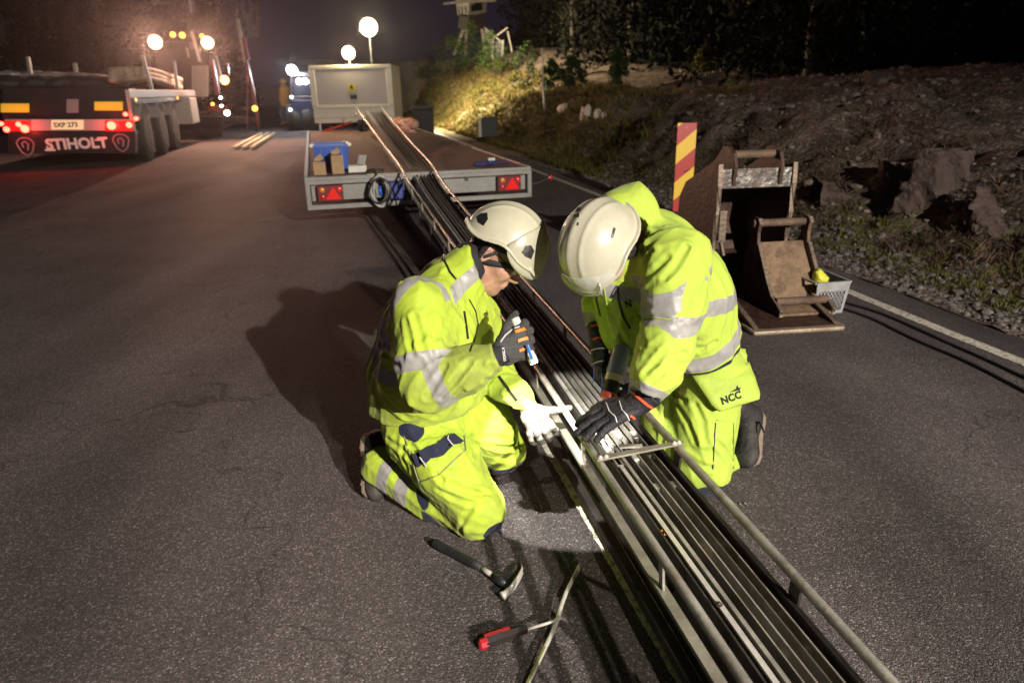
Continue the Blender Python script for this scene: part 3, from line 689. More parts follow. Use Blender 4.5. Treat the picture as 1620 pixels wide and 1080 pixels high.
g = grad(hb, np.array(bp)); g /= np.linalg.norm(g, axis=1, keepdims=True)
def badge(nm, f, poly, m, par, th=.002):
    P = []; 
    for i in range(len(poly)):
        a, b = poly[i], poly[(i+1) % len(poly)]
        for s in range(4): P.append(hit(f, a[0]+(b[0]-a[0])*s/4, a[1]+(b[1]-a[1])*s/4))
    cx = sum(q[0] for q in poly)/len(poly); cy = sum(q[1] for q in poly)/len(poly); c = hit(f, cx, cy); P = [q if q is not None else c for q in P]
    mids = [hit(f, (a_[0]), (a_[1])) for a_ in [((cx+poly[i//4][0]*(1-(i % 4)/4)+poly[(i//4+1) % len(poly)][0]*(i % 4)/4)/2, (cy+poly[i//4][1]*(1-(i % 4)/4)+poly[(i//4+1) % len(poly)][1]*(i % 4)/4)/2) for i in range(len(P))]]
    mids = [q if q is not None else c for q in mids]
    A = np.array(P+mids+[c]); g = grad(f, A); g /= np.linalg.norm(g, axis=1, keepdims=True); n = len(P)
    top = A+g*th; bot = np.array(P)-g[:n]*.003; V = np.concatenate([top, bot])
    F = [(i, (i+1) % n, n+(i+1) % n, n+i) for i in range(n)]+[(n+i, n+(i+1) % n, 2*n) for i in range(n)]+[((i+1) % n, i, 2*n+1+i, 2*n+1+(i+1) % n) for i in range(n)]
    return fixn(mk(nm, V, F, m, par, world=True, auto=.7))
badge('visor_badge', hb, [(825, 399), (831, 389), (840, 388), (845, 397), (840, 410), (830, 405)], blackplastic, PL)
badge('rear_vent', hb, [(755, 343), (761, 338), (771, 337), (772, 347), (765, 357), (757, 352)], blackplastic, PL)
# --- gloves
handR, infR, RR = hand_field(D(793, 560, 2.0), D(836, 540, 2.02)-D(793, 560, 2.0), (.15, .95, .1), -1, [(.95, 1.15, .8), (1.0, 1.2, .8), (1.05, 1.2, .8), (1.1, 1.2, .8)], thumb=((.55, .45, .55), (.7, .15, .65)), r=.0135, s=1.12, L=.075)
def hrf(p): return handR(p)-.0012*wr(p, 2, .03, 2)
c0 = D(805, 552, 2.0)
gR = sdf_obj('glove', hrf, c0-.13, c0+.14, .0038, gloveg, PL)
cu = rc(D(780, 566, 1.995), D(800, 556, 2.0), .037, .036, (0, 1, 0), .8)
sdf_obj('glove_cuff', lambda p: smax(smax(cu(p), (p-D(803, 556, 2.0)) @ wn, .004), -(p-D(778, 567, 1.99)) @ wn, .004)-.0008*wr(p, 4, .03, 2), c0-.12, c0+.1, .0045, blackcloth, PL)
for x, y in ((822, 523), (826, 537), (828, 552)):
    try: ribbon('knuckle_strip', hrf, [(x-7, y+2), (x, y), (x+8, y-2)], .009, orange, PL, off=.001, thick=.003)
    except Exception as e: print('strip', e)
try: ribbon('glove_piping', hrf, [(792, 541), (800, 530), (812, 520), (822, 517)], .003, silvertrim, PL, off=.001, thick=.002)
except Exception as e: print('piping', e)
hq = hit(hrf, 797, 560)
try: place_text('glove_print', 'X TOOLS', .011, hit(lambda p: np.minimum(cu(p), hrf(p)), 797, 560), D(797, 575, 1.98)-D(793, 548, 1.98), D(810, 556, 1.98)-D(790, 565, 1.98), silvertrim, PL, bold=.0004, surf=lambda p: np.minimum(cu(p), hrf(p)))
except Exception as e: print('gprint', e)
# left hand, pale leather, index finger out
wl = D(838, 650, 2.20); tip = D(893, 664, 2.05)
handL, infL, RL = hand_field(wl, D(864, 694, 2.13)-wl, (-.05, -.85, .35), 1, [(.55, .9, .6), (.6, 1.0, .6), (.65, 1.05, .6), (.7, 1.05, .6)], spread=(.10, .03, -.04, -.12), thumb=((.55, .85, .15), (.42, .92, .05)), r=.0135, s=1.06, L=.080)
def hlfun(p): return handL(p)-.0016*wr(p, 6, .035, 2)
sdf_obj('glove', hlfun, wl-np.array([.1, .24, .15]), wl+np.array([.2, .1, .12]), .0038, leather, PL)
# --- boots
def boot(par, heel, toe, up, s=1., nm='boot'):
    """work boot: heel, toe points on the sole line, up = direction from sole to ankle"""
    heel = np.array(heel); toe = np.array(toe); d = toe-heel; L = np.linalg.norm(d); d /= L; R = orth(d, up); t = T(heel, R)
    up_ = union([rc(t(.035, 0, .06), t(.035, 0, .15), .047, .05), rc(t(.05, 0, .05), t(L-.055, 0, .036), .048, .042), ell(t(L-.05, 0, .035), (.055, .047, .038), R), rc(t(.03, 0, .035), t(.06, 0, .035), .042, .042)], .03)
    upf = lambda p: smax(up_(p), .012-(p-heel) @ R[:, 2], .004)-.0012*wr(p, 12, .05, 2)
    c = (heel+toe)/2; a = sdf_obj(nm, upf, c-.27, c+.27, .0055, rubber if nm != 'brown' else rubber, par)
    so = union([ell(t(.04, 0, .0), (.052, .042, .05), R), rc(t(.045, 0, 0), t(L-.055, 0, 0), .038, .046)], .03)
    def sof(p):
        q = (p-heel) @ R; tread = .004*np.sign(np.sin(q[:, 0]*2*PI/.028)); return smax(so(p), np.abs(q[:, 2]-.006)-.016+np.where(q[:, 2] < 0, np.maximum(tread, 0), 0), .003)
    sdf_obj('sole', sof, c-.2, c+.2, .0055, mat('dusty_brown_sole', (.24, .18, .13), .85, bump=.6, bscale=60, var=.4, dirt=(.2, .17, .14), dscale=20, damt=.5), a)
    return a
def boot_at(par, heel, toe, up, **k):
    return boot(par, heel, toe, up, **k)
boot_at(PL, D(582, 690, 2.42), D(584, 792, 2.26), D(640, 735, 2.3)-D(584, 735, 2.36))
boot_at(PL, D(625, 690, 2.72), D(622, 735, 2.60), (1, 0, .2))
# hand torch
TO = D(828, 540, 2.055); ta = D(814, 503, 2.06); tb = D(845, 574, 2.0)
# ============================================================ worker kneeling on the right
PR_ = thing('person', 'person kneeling right of the steel rails in clean yellow work clothes, holding a power tool', 'worker', (.75, 2.35, 0))
Rp = [(1118, 575, 2.40, 54), (1108, 590, 2.50, 54)]
Rn = [(1130, 600, 2.36, 52), (1116, 670, 2.33, 50), (1110, 735, 2.29, 44)]
Rs = [(1116, 748, 2.32, 36), (1150, 722, 2.58, 24)]
Rf = [(1090, 600, 2.52, 56), (1068, 660, 2.46, 52), (1055, 715, 2.42, 46)]
Rg = [(1060, 735, 2.44, 34), (1100, 700, 2.8, 26)]
rt0 = union(segs(chain(Rp), chain(Rn), chain(Rs), chain(Rf), chain(Rg)), .03)
skr = rbox(D(1122, 735, 2.27), (.075, .09, .07), .03)
pkc = hit(rt0, 1148, 690)
tcr = creases(rt0, [[(1060, 636), (1050, 670), (1046, 704)], [(1074, 640), (1088, 668), (1100, 700)], [(1052, 610), (1066, 624), (1086, 634)], [(1100, 640), (1112, 668), (1116, 700)], [(1040, 660), (1058, 690), (1064, 720)], [(1084, 720), (1104, 736), (1126, 740)], [(1136, 700), (1150, 716), (1158, 730)]], .0075)
def rtf(p):
    d = rt0(p)
    d = d-.0115*wr(p, 33, .22, 2, (.15, .3, 1))-.003*wr(p, 35, .10, 2, (.5, .3, .7))
    return np.maximum(d+tcr(p), .004-p[:, 2])
kr = D(1135, 778, 2.26)
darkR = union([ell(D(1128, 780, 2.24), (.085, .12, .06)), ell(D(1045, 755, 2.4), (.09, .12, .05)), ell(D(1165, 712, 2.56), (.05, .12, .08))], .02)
P_ = np.array(pts_of(Rp+Rn+Rs+Rf+Rg))
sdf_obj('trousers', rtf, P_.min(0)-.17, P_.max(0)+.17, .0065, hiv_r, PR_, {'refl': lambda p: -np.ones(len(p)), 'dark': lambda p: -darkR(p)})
hvs = mat('yellow_pocket_cloth', (.335, .455, .058), .75, bump=.35, bscale=40, var=.1)
seam('leg_seam', rtf, [(1132, 668), (1130, 700), (1128, 742)], .003, PR_, m=navy)
seam('pocket_edge', rtf, [(1134, 664), (1160, 668), (1160, 740)], .004, PR_, m=hvs, off=.003)
# holster pocket hanging outside the belt
def slab(nm, corners, th, m, par, bulge=.012, N=10, k=1.):
    """soft cloth flap through four 3D corners (tl,tr,br,bl)"""
    a, b, c, d = [np.array(q, float) for q in corners]; nrm = np.cross(b-a, d-a); nrm /= np.linalg.norm(nrm); V = []
    if nrm[1] > 0: nrm = -nrm
    for s in (1, -1):
        for i in range(N+1):
            for j in range(N+1):
                u, v = i/N, j/N; uu_ = u; 
                # rounded lower corners
                rr = max(0, v-.72)/.28; ed = 1-.16*rr*rr; uu_ = .5+(u-.5)*ed
                p = (a*(1-uu_)+b*uu_)*(1-v)+(d*(1-uu_)+c*uu_)*v; bl = bulge*math.sin(PI*u)*math.sin(PI*min(1, v*.9+.1))
                bl += .002*math.sin(7*u+5*v)+.0015*math.sin(13*v-4*u)
                V.append(p+nrm*(bl+s*th/2))
    M_ = (N+1)**2; F = []
    for i in range(N):
        for j in range(N):
            q = (i*(N+1)+j, i*(N+1)+j+1, (i+1)*(N+1)+j+1, (i+1)*(N+1)+j); F.append(q); F.append(tuple(x+M_ for x in q[::-1]))
    ring = [i*(N+1) for i in range(N+1)]+[N*(N+1)+j for j in range(1, N+1)]+[i*(N+1)+N for i in range(N-1, -1, -1)]+[j for j in range(N-1, 0, -1)]
    n = len(ring); F += [(ring[i], ring[(i+1) % n], ring[(i+1) % n]+M_, ring[i]+M_) for i in range(n)]
    return fixn(mk(nm, V, F, m, par, world=True, smooth=True)), nrm
hp, hn = slab('holster_pocket', [D(1094, 594, 2.27), D(1184, 574, 2.33), D(1206, 630, 2.24), D(1134, 652, 2.19)], .012, hvs, PR_, bulge=.02)
slab('rear_pocket', [D(1160, 548, 2.42), D(1177, 552, 2.47), D(1183, 577, 2.46), D(1160, 580, 2.40)], .01, hvs, PR_)
hpm = (D(1152, 630, 2.2)+D(1176, 622, 2.22))/2
xd = D(1190, 616, 2.215)-D(1144, 632, 2.185); nn = hn
lc = D(1163, 625, 2.185); ydn = np.cross(hn, xd)
if ydn[2] < 0: ydn = -ydn
xdn = np.array(xd); 
place_text('pocket_logo', 'NCC', .0335, lc, xdn, ydn, blackcloth, PR_, bold=.0012, space=1.05, onto=hp)
# four-pointed star stroke above the letters
xu = xdn/np.linalg.norm(xdn); yu = ydn/np.linalg.norm(ydn)
st = MB(); so = lc+xu*.036+yu*.022
star = [(-.035, -.002), (-.006, .003), (.002, .013), (.004, .003), (.013, .001), (.004, -.004), (.004, -.015), (-.003, -.005)]
V0 = drape(np.array([so+xu*x+yu*y for x, y in star]), hp, np.cross(xu, yu), .0005); V = [q+hn*.001 for q in V0]+[q-hn*.002 for q in V0]; n = len(star)
st.add(V, [tuple(range(n)), tuple(range(n, 2*n))[::-1]]+[(i, (i+1) % n, n+(i+1) % n, n+i) for i in range(n)]); st.build('pocket_logo_star', blackcloth, PR_, world=True)
# --- jacket
rb = [(1046, 410, 2.28, 66), (1080, 470, 2.32, 76), (1100, 530, 2.36, 66)]
rb2 = [(1040, 400, 2.46, 68), (1070, 470, 2.48, 76), (1094, 540, 2.46, 66)]
rfb = [(985, 460, 2.30, 46), (1000, 520, 2.30, 48), (1020, 560, 2.34, 46)]
rsk = [(1096, 556, 2.34, 60), (1106, 552, 2.46, 58)]
rhd = [(1004, 352, 2.34, 42), (1008, 392, 2.32, 44)]
rh2 = [(975, 335, 2.30, 36), (1000, 335, 2.33, 36), (990, 420, 2.26, 36), (962, 445, 2.26, 26)]
ra1 = [(1070, 410, 2.16, 54), (1064, 480, 2.09, 52), (1054, 540, 2.02, 47)]
ra2 = [(1054, 545, 2.01, 46), (1036, 590, 1.97, 36), (1024, 618, 1.95, 28)]
rr1 = [(985, 430, 2.42, 40), (950, 480, 2.40, 26), (945, 505, 2.38, 20)]
tor = union(segs(chain(rb), chain(rb2), chain(rfb), chain(rsk)), .06)
hoodF = union(segs(chain(rhd), chain(rh2)), .05); arm1 = union(segs(chain(ra1)), .03); arm2 = union(chain(ra2), .03); arm3 = union(chain(rr1), .03)
hole = rc(D(930, 375, 2.2), D(985, 372, 2.26), .13, .085)
aw = D(1024, 618, 1.95)-D(1036, 590, 1.97); aw /= np.linalg.norm(aw)
hm = (hit(tor, 1075, 592) if hit(tor, 1075, 592) is not None else D(1075, 592, 2.3))
hA, hB = D(1062, 602, 2.22), D(1168, 552, 2.28); hN = np.cross(hB-hA, (0, 1, .35)); hN /= np.linalg.norm(hN)
if hN[2] > 0: hN = -hN
def jr0(p):
    d = tor(p); d = smin(d, hoodF(p), .035); d = smin(d, arm1(p), .045)
    d = smin(d, np.maximum(arm2(p), (p-D(1020, 624, 1.95)) @ aw), .022); d = smin(d, arm3(p), .03); return d
eR = D(1054, 545, 2.0)
rcr = creases(jr0, [[(1034, 398), (1018, 425), (1006, 448)], [(1056, 408), (1034, 430), (1016, 448)], [(1086, 392), (1070, 420), (1052, 440)], [(1120, 440), (1112, 470), (1100, 500)], [(1000, 504), (1030, 503), (1060, 506)], [(1022, 590), (1036, 575), (1052, 558)], [(1030, 604), (1046, 592), (1058, 574)], [(1020, 560), (1034, 545), (1046, 535)], [(1010, 350), (1022, 372), (1018, 400)], [(968, 500), (980, 530), (996, 556)], [(1080, 560), (1105, 552), (1130, 540)]], .006)
def jrf(p):
    d = jr0(p)
    we = np.exp(-((p-eR)**2).sum(1)/.014)
    d = d-.0130*wr(p, 41, .25, 2, (-.5, .2, .8))-.0024*wr(p, 52, .10, 2, (-.6, .1, .7))-.008*we*wr(p, 77, .09, 2, (.9, .1, .3))
    d = smax(d+rcr(p), (p-hA) @ hN, .01); d = smax(d, -hole(p), .008); return d
def bandplane(f, a, b, tilt=(0, 1, 0)):
    p, q = hit(f, *a), hit(f, *b); n = np.cross(q-p, tilt); n /= np.linalg.norm(n); return p, n
B1 = bandplane(jr0, (1010, 474), (1090, 471), (0, 1, .25)); B2 = bandplane(jr0, (1085, 522), (1138, 488), (0, 1, .1)); B3 = bandplane(jr0, (1090, 578), (1160, 545), (0, 1, .35)); B4 = bandplane(jr0, (980, 552), (996, 560), (.2, 1, .2))
b1a, b1b = hit(jr0, 1003, 474), hit(jr0, 1095, 471); b1m = (b1a+b1b)/2; b1d = (b1b-b1a)/np.linalg.norm(b1b-b1a)
b2s = hit(jr0, 1073, 530); b2d = hit(jr0, 1138, 485)-b2s; b2d /= np.linalg.norm(b2d)
b2p = polyd([hit(jr0, *c) for c in ((1076, 528), (1098, 518), (1122, 502), (1138, 485), (1144, 474))])
def reflR(p):
    da, d2, dt, d3 = arm1(p), arm2(p), tor(p), arm3(p)
    A = np.minimum(np.minimum(.028-np.abs((p-B1[0]) @ B1[1]), d2+.01), .102-np.abs((p-b1m) @ b1d))
    B = np.minimum(np.minimum(.026-np.abs((p-B2[0]) @ B2[1]), (p-b2s) @ b2d), p[:, 2]-.5)
    E = np.minimum(.026-np.abs((p-B3[0]) @ B3[1]), np.minimum(da, d2)-dt)
    Fm = np.minimum(.022-np.abs((p-D(1020, 620, 1.95)) @ aw), dt-d2)
    H = np.minimum(.02-np.abs((p-D(944, 506, 2.38)) @ (D(945, 505, 2.38)-D(950, 480, 2.40))/np.linalg.norm(D(945, 505, 2.38)-D(950, 480, 2.40))), dt-d3)
    return np.maximum.reduce([A, B, E, Fm, H])
P_ = np.array(pts_of(rb+rb2+rfb+rsk+rhd+rh2+ra1+ra2+rr1))
sdf_obj('jacket', jrf, P_.min(0)-.17, P_.max(0)+.18, .0062, hiv_r, PR_, {'refl': reflR, 'dark': lambda p: -(np.abs((p-hA) @ hN+.0)-.018)})
seam('chest_zip', jrf, [(977, 452), (979, 475), (986, 500), (997, 520)], .008, PR_)
seam('front_zip', jrf, [(945, 455), (944, 475), (950, 500)], .006, PR_)
seam('storm_flap', jrf, [(955, 450), (962, 490), (975, 530), (995, 558)], .003, PR_, m=hvs, off=.002)
seam('side_seam', jrf, [(1000, 503), (1030, 502), (1062, 505)], .003, PR_, m=hvs, off=.003)
for a, b in (((942, 452), (936, 470)), ((976, 452), (968, 470))):
    w = MB(); q0 = hit(jrf, *a); q1_ = hit(jrf, *b)
    if q0 is not None and q1_ is not None:
        w.tube([q0-[0, .004, 0], (q0+q1_)/2-[0, .01, 0], q1_-[0, .005, 0]], [.0018, .0018, .0035], 6); w.build('zip_pull', blackplastic, PR_, world=True, smooth=True)
place_text('chest_print', 'N', .034, hit(jrf, 994, 481), D(1000, 481, 2.1)-D(988, 482, 2.12), (0, 0, 1), blackcloth, PR_, bold=.001, surf=jrf)
# --- head and helmet
FR = orth((-.40, -.30, -.86), (-.58, -.56, .56)); hcR = D(949, 388, 2.20)
tR0 = T(hcR, FR)
hr_c = tR0(-.01, 0, -.045); hfR = head_field(hr_c, FR, 1.02)
nkR = rc(tR0(-.04, 0, -.10), D(1030, 400, 2.4), .058, .065)
bR = U2(U2(hfR, nkR, .03), rc(D(1045, 410, 2.42), D(1100, 540, 2.44), .10, .11), .03)
sdf_obj('body', bR, np.minimum(hr_c-.17, D(1100, 540, 2.44)-.15), np.maximum(hr_c+.17, D(1100, 540, 2.44)+.15), .006, skin, PR_)
sdf_obj('hair', lambda p: smax(hfR(p)-.006, np.maximum(((p-hr_c) @ FR)[:, 0]-.02, -.05-((p-hr_c) @ FR)[:, 2]), .004), hr_c-.16, hr_c+.16, .006, hairm, PR_)
HRo, hrhf, tR = helmet(PR_, hcR, FR, .150, .120, .150, helmet_w, peak=.030, sunk=-.004, peaktilt=-.05)
for pts in ([(916, 338), (915, 344)], [(915, 352), (914, 357)], [(918, 328), (918, 333)]): seam('vent_slot', hrhf, pts, .003, PR_, m=blackplastic)
seam('rim_slot', hrhf, [(972, 361), (968, 376)], .007, PR_, m=blackplastic)
clearv = mat('clear_visor', (.75, .76, .70), .06, alpha=.28, spec=.9)
vispatch('folded_visor', hcR, FR, .159, .129, .159, 0, 1.05, lambda a: .02, lambda a: .46*math.sqrt(max(0, 1-(abs(a)/1.08)**2))+.06, clearv, PR_)
def rvis(p):
    q = (p-hcR) @ FR; d = np.abs(ell(np.zeros(3), (.1575, .127, .157))(q))-.0018
    return smax(d, np.maximum(np.maximum(.075+.35*np.abs(q[:, 1])-q[:, 0], .003-q[:, 2]), q[:, 2]-.075+2*q[:, 1]**2), .003)
# --- left glove resting flat
wR = D(1010, 640, 1.97); tR_ = D(926, 676, 1.93)
hR1, infR1, _ = hand_field(wR, tR_-wR+np.array([0, 0, .012]), (-.1, .12, -1), 1, [(.22, .22, .12), (.2, .2, .12), (.2, .22, .12), (.22, .25, .12)], spread=(.16, .04, -.07, -.18), thumb=((.85, .5, -.05), (.98, .15, .05)), r=.0125, s=1.12)
def hR1f(p): return hR1(p)-.0014*wr(p, 15, .035, 2)
sdf_obj('glove', hR1f, np.minimum(wR, tR_)-.09, np.maximum(wR, tR_)+.09, .0038, gloveb, PR_)
cd = wR-D(1032, 622, 1.965); cd /= np.linalg.norm(cd)
cuff = lambda p: smax(smax(rc(D(1036, 618, 1.965), D(1002, 645, 1.97), .046, .036, (0, 1, 0), .85)(p), -(p-D(1032, 622, 1.965)) @ cd, .003), (p-D(1000, 646, 1.97)) @ cd, .01)
sdf_obj('glove_cuff', lambda p: cuff(p)-.0012*wr(p, 17, .04, 2), wR-.12, wR+.12, .0045, gloveb, PR_)
cf = lambda p: np.minimum(cuff(p), hR1f(p))
def tryrib(nm, *a, **k):
    try: ribbon(nm, *a, **k)
    except Exception as e: print(nm, e)
tryrib('cuff_trim', cf, [(1002, 622), (1012, 630), (1024, 640), (1032, 645)], .007, salmon, PR_, off=.001, thick=.003)
tryrib('cuff_trim', cf, [(997, 657), (1003, 661), (1010, 664)], .006, salmon, PR_, off=.001, thick=.003)
tryrib('glove_piping', cf, [(959, 637), (964, 650), (974, 660), (976, 668)], .0028, silvertrim, PR_, off=.001, thick=.0018)
tryrib('glove_piping', cf, [(980, 634), (984, 648), (992, 657), (996, 666)], .0028, silvertrim, PR_, off=.001, thick=.0018)
# --- right arm glove on the tool, long cuff
a0, a1 = D(943, 512, 2.36), D(953, 588, 2.24)
lcf = rc(a0, a1, .034, .030)
ac = (a1-a0)/np.linalg.norm(a1-a0)
h2, _, _ = hand_field(D(953, 585, 2.25), (D(968, 618, 2.19)-D(953, 585, 2.25)), (.75, -.5, .1), -1, [(.6, 1.0, .6), (.6, 1.0, .6), (.6, 1.0, .6), (.6, 1.0, .6)], thumb=((.8, .4, .4), (.9, .1, .5)), r=.0125, s=1.05)
g2 = lambda p: smin(smax(lcf(p), -(p-a0) @ ac, .004), h2(p), .012)-.0014*wr(p, 19, .04, 2)
sdf_obj('glove', g2, np.minimum(a0, a1)-.11, np.maximum(a0, a1)+.13, .0045, gloveb, PR_)
tryrib('cuff_trim', g2, [(936, 516), (944, 514), (950, 516)], .006, salmon, PR_, off=.001, thick=.003)
tryrib('cuff_trim', g2, [(938, 538), (946, 534), (956, 536)], .006, salmon, PR_, off=.001, thick=.003)
tryrib('glove_piping', g2, [(936, 554), (946, 551), (957, 551)], .003, silvertrim, PR_, off=.001, thick=.002)
tryrib('glove_piping', g2, [(937, 577), (946, 572), (955, 571)], .003, silvertrim, PR_, off=.001, thick=.002)
boot_at(PR_, D(1196, 652, 2.60), D(1186, 742, 2.44), D(1130, 715, 2.4)-D(1186, 712, 2.55))
boot_at(PR_, D(1140, 680, 2.95), D(1130, 715, 2.84), (-1, 0, .2))
w = MB(); s0 = D(1192, 668, 2.5)
w.tube([s0, s0+[.02, -.01, .005], D(1206, 676, 2.46), D(1209, 684, 2.45)], .006, 8, flat=.5); w.build('knee_strap', blackcloth, PR_, world=True, smooth=True)
# ============================================================ the long steel rail assembly
dv = np.array([-.2035, .979, 0]); dv /= np.linalg.norm(dv); nv = np.array([dv[1], -dv[0], 0]); PR0 = G(1080, 717, .4)
ctrl = [(PR0+dv*s, .262) for s in (-2.6, -1.6, -.8, 0, .8, 1.6, 2.4)]
e = PR0+dv*2.4
ctrl += [(D(762, 363, 5.2), .285), (D(702, 290, 6.9), .32), (D(681, 258, 8.2), .36), (D(645, 219, 11), .42), (D(603, 170, 15.2), .50)]
def crm(P, n):
    P = np.array(P, float); Q = np.vstack([2*P[0]-P[1], P, 2*P[-1]-P[-2]]); out = []
    for i in range(1, len(Q)-2):
        for j in range(n):
            t = j/n; a, b, c, d = Q[i-1:i+3]; out.append(.5*((2*b)+(c-a)*t+(2*a-5*b+4*c-d)*t*t+(3*b-a-3*c+d)*t**3))
    out.append(Q[-2]); return np.array(out)
RP = crm([p for p, w in ctrl], 6); WP = crm([[w, 0] for p, w in ctrl], 6)[:, 0]
SV = []
for i in range(len(RP)):
    t = RP[min(i+1, len(RP)-1)]-RP[max(i-1, 0)]; s = np.array([t[1], -t[0], 0]); SV.append(s/np.linalg.norm(s))
SV = np.array(SV)
SL = np.concatenate([[0], np.cumsum(np.linalg.norm(np.diff(RP, axis=0), axis=1))])-2.6
def at(s, u, v):
    """s metres along from the cross bar, u fraction of width (0 right tube .. -1 left tube), v height over tube"""
    f = lambda k: np.interp(s, SL, k)
    p = np.array([f(RP[:, 0]), f(RP[:, 1]), f(RP[:, 2])]); sv = np.array([f(SV[:, 0]), f(SV[:, 1]), 0]); return p+sv*u*f(WP)+np.array([0, 0, v])
smax_ = SL[-1]; smin_ = -2.55
def run(u, v, s0=smin_, s1=None, step=.25):
    s1 = smax_ if s1 is None else s1; n = max(2, int((s1-s0)/step)); return [at(s0+(s1-s0)*i/n, u, v) for i in range(n+1)]
RL = thing('steel_rail_assembly', 'long oiled steel rails with tube handrails, between the kneeling workers and over the flatbed trailer', 'rail assembly', at(0, -.5, -.4))
b = MB(); b.tube(run(0, 0), .0125, 10); b.build('tube_rail', railsteel, RL, smooth=True, world=True)
b = MB(); b.tube(run(-1, 0), .0125, 10); b.build('tube_rail', railsteel, RL, smooth=True, world=True)
def strip(nm, u, v, w, h, m, s0=smin_, s1=None, par=RL):
    return fixn(MB().sweep([(-w/2, -h/2), (w/2, -h/2), (w/2, h/2), (-w/2, h/2)], run(u, v, s0, s1)).build(nm, m, par, world=True))
strip('flat_bar', -.97, -.10, .026, .012, mat('dull_flat_steel', (.28, .265, .21), .4, .25, bump=.2, bscale=40, var=.4, vscale=9, dirt=(.08, .06, .04), dscale=10, damt=.5), s1=8)
strip('lower_bar', -.78, -.31, .032, .032, darksteel, s1=5)
strip('side_plate', -.665, -.19, .006, .22, mat('streaked_dark_plate', (.10, .09, .08), .32, .5, bump=.2, bscale=30, var=.7, vscale=14, dirt=(.04, .03, .028), dscale=9, damt=.7))
strip('top_flange', -.61, -.076, .013, .010, brightsteel)
strip('top_bead', -.54, -.070, .010, .014, railsteel)
strip('base_plate', -.36, -.305, .165, .01, mat('painted_gap_shade', (.010, .009, .008), .6))  # near-black colour paints the shade down in the gaps between the rails
for k, u in enumerate((-.37, -.17)):
    w = .014/.262*.9
    strip('channel_web', u-w, -.092, .0035, .05, railsteel); strip('channel_web', u+w, -.092, .004, .05, railsteel)
    strip('channel_floor', u, -.112, .024, .006, mat('greasy_channel_steel', (.14, .135, .07), .45, .3, bump=.2, bscale=50, var=.4, vscale=12, dirt=(.12, .06, .02), dscale=14, damt=.6))
strip('right_wall', -.02, -.175, .006, .24, darksteel)
strip('right_wall_lip', -.035, -.06, .010, .008, darksteel)
def bolt(p, m=zinc, r=.008, par=RL, nm='bolt'):
    MB().lathe([(r*1.5, 0), (r*1.5, .0015), (r, .0018), (r, .005), (r*.6, .0075), (0.0005, .008)], p, n=8).build(nm, m, par, world=True, auto=.6)
for s in np.arange(-2.2, 3.2, .38):
    for u in (-.37, -.17): bolt(at(s, u, -.109))
for s in (-1.45, -.98, -.55): bolt(at(s, -.625, -.071), darksteel, .006)
for s in np.arange(-2.45, 6.5, .62):
    a, c = at(s, 0.0, -.01), at(s, -.015, -.19)
    MB().bar(a, c, .007, .038, dv).build('rail_post', darksteel, RL, world=True, bevel=.001)
for s in np.arange(-2.3, 7, .62):
    MB().bar(at(s, -.99, -.01), at(s, -.965, -.11), .006, .022, dv).build('rail_post', railsteel, RL, world=True)
    if abs(s+.3) > .5: MB().bar(at(s+.35, -.90, -.11), at(s+.35, -.90, -.33), .008, .045, dv).build('lower_post', darksteel, RL, world=True)
for s in np.arange(-2.2, 5, .93):
    MB().bar(at(s, -.94, -.10), at(s, -.66, -.20), .02, .008).build('cross_rung', darksteel, RL, world=True)
for s in np.arange(5.2, 9.5, .24):
    MB().bar(at(s, -1., -.005), at(s, -.96, -.095), .02, .01).build('cross_rung', railsteel, RL, world=True)
# cross bar with its four bolts
cb = MB().bar(at(0.0, -1.06, .018), at(.035, .06, .018), .024, .006).build('cross_bar', MAT['dull_flat_steel'], RL, world=True, bevel=.001)
for u in (-1.0, -.93, -.06, .0): bolt(at(.0+.03*(1+u), u, .021), brightsteel, .006, RL)
# clips in the channels beside the glove
for u, s in ((-.37, .14), (-.17, .17), (-.60, .12), (-.37, .30), (-.17, .28), (-.57, .24)):
    MB().box(at(s, u, -.085), (.026, .05, .028), rotm(rz=.2)).build('rail_clip', brightsteel, RL, world=True, bevel=.003)
for u, s in ((-.37, -.03), (-.17, -.03)): MB().box(at(s, u, -.09), (.022, .03, .02), rotm(rz=.2)).build('rail_clip', brightsteel, RL, world=True, bevel=.003)
MB().bar(at(.19, -.50, -.058), at(.17, -.22, -.056), .022, .004).build('clip_plate', brightsteel, RL, world=True)
rg = MB(); rg.tube([at(-.30, -.37, -.106)+np.array([math.cos(a)*.014, math.sin(a)*.014, 0]) for a in np.linspace(0, 2*PI, 17)], .003, 6); rg.build('rust_ring', mat('orange_rust', (.45, .16, .03), .7), RL, world=True, smooth=True)
rg = MB(); rg.tube([at(-.22, -.60, -.105)+np.array([math.cos(a)*.010, math.sin(a)*.010, 0]) for a in np.linspace(0, 2*PI, 17)], .003, 6); rg.build('rust_ring', MAT['orange_rust'], RL, world=True, smooth=True)
# ============================================================ hand torch, drill
TH = thing('hand_torch', 'slim white and blue torch held in the left worker\'s dark grey glove', 'torch', TO)
td = (tb-ta)/np.linalg.norm(tb-ta)
MB().lathe([(.012, 0), (.0145, .002), (.0145, .03), (.0135, .034), (.0135, .125), (.0150, .13), (.0150, np.linalg.norm(tb-ta)-.002), (.013, np.linalg.norm(tb-ta))], ta, frame(td), n=20).build('barrel', mat('pale_grey_plastic', (.55, .6, .5), .35, var=.1), TH, world=True, auto=.6)
bl = mat('blue_plastic', (.02, .13, .42), .35, var=.15)
MB().bar(D(834, 545, 1.985), D(842, 568, 1.975), .009, .004, (0, -1, 0)).build('blue_clip', bl, TH, world=True, bevel=.0015)
MB().lathe([(.0152, 0), (.0156, .001), (.0156, .006), (.0152, .007)], ta+td*(np.linalg.norm(tb-ta)-.05), frame(td), n=20).build('blue_ring', bl, TH, world=True, auto=.6)
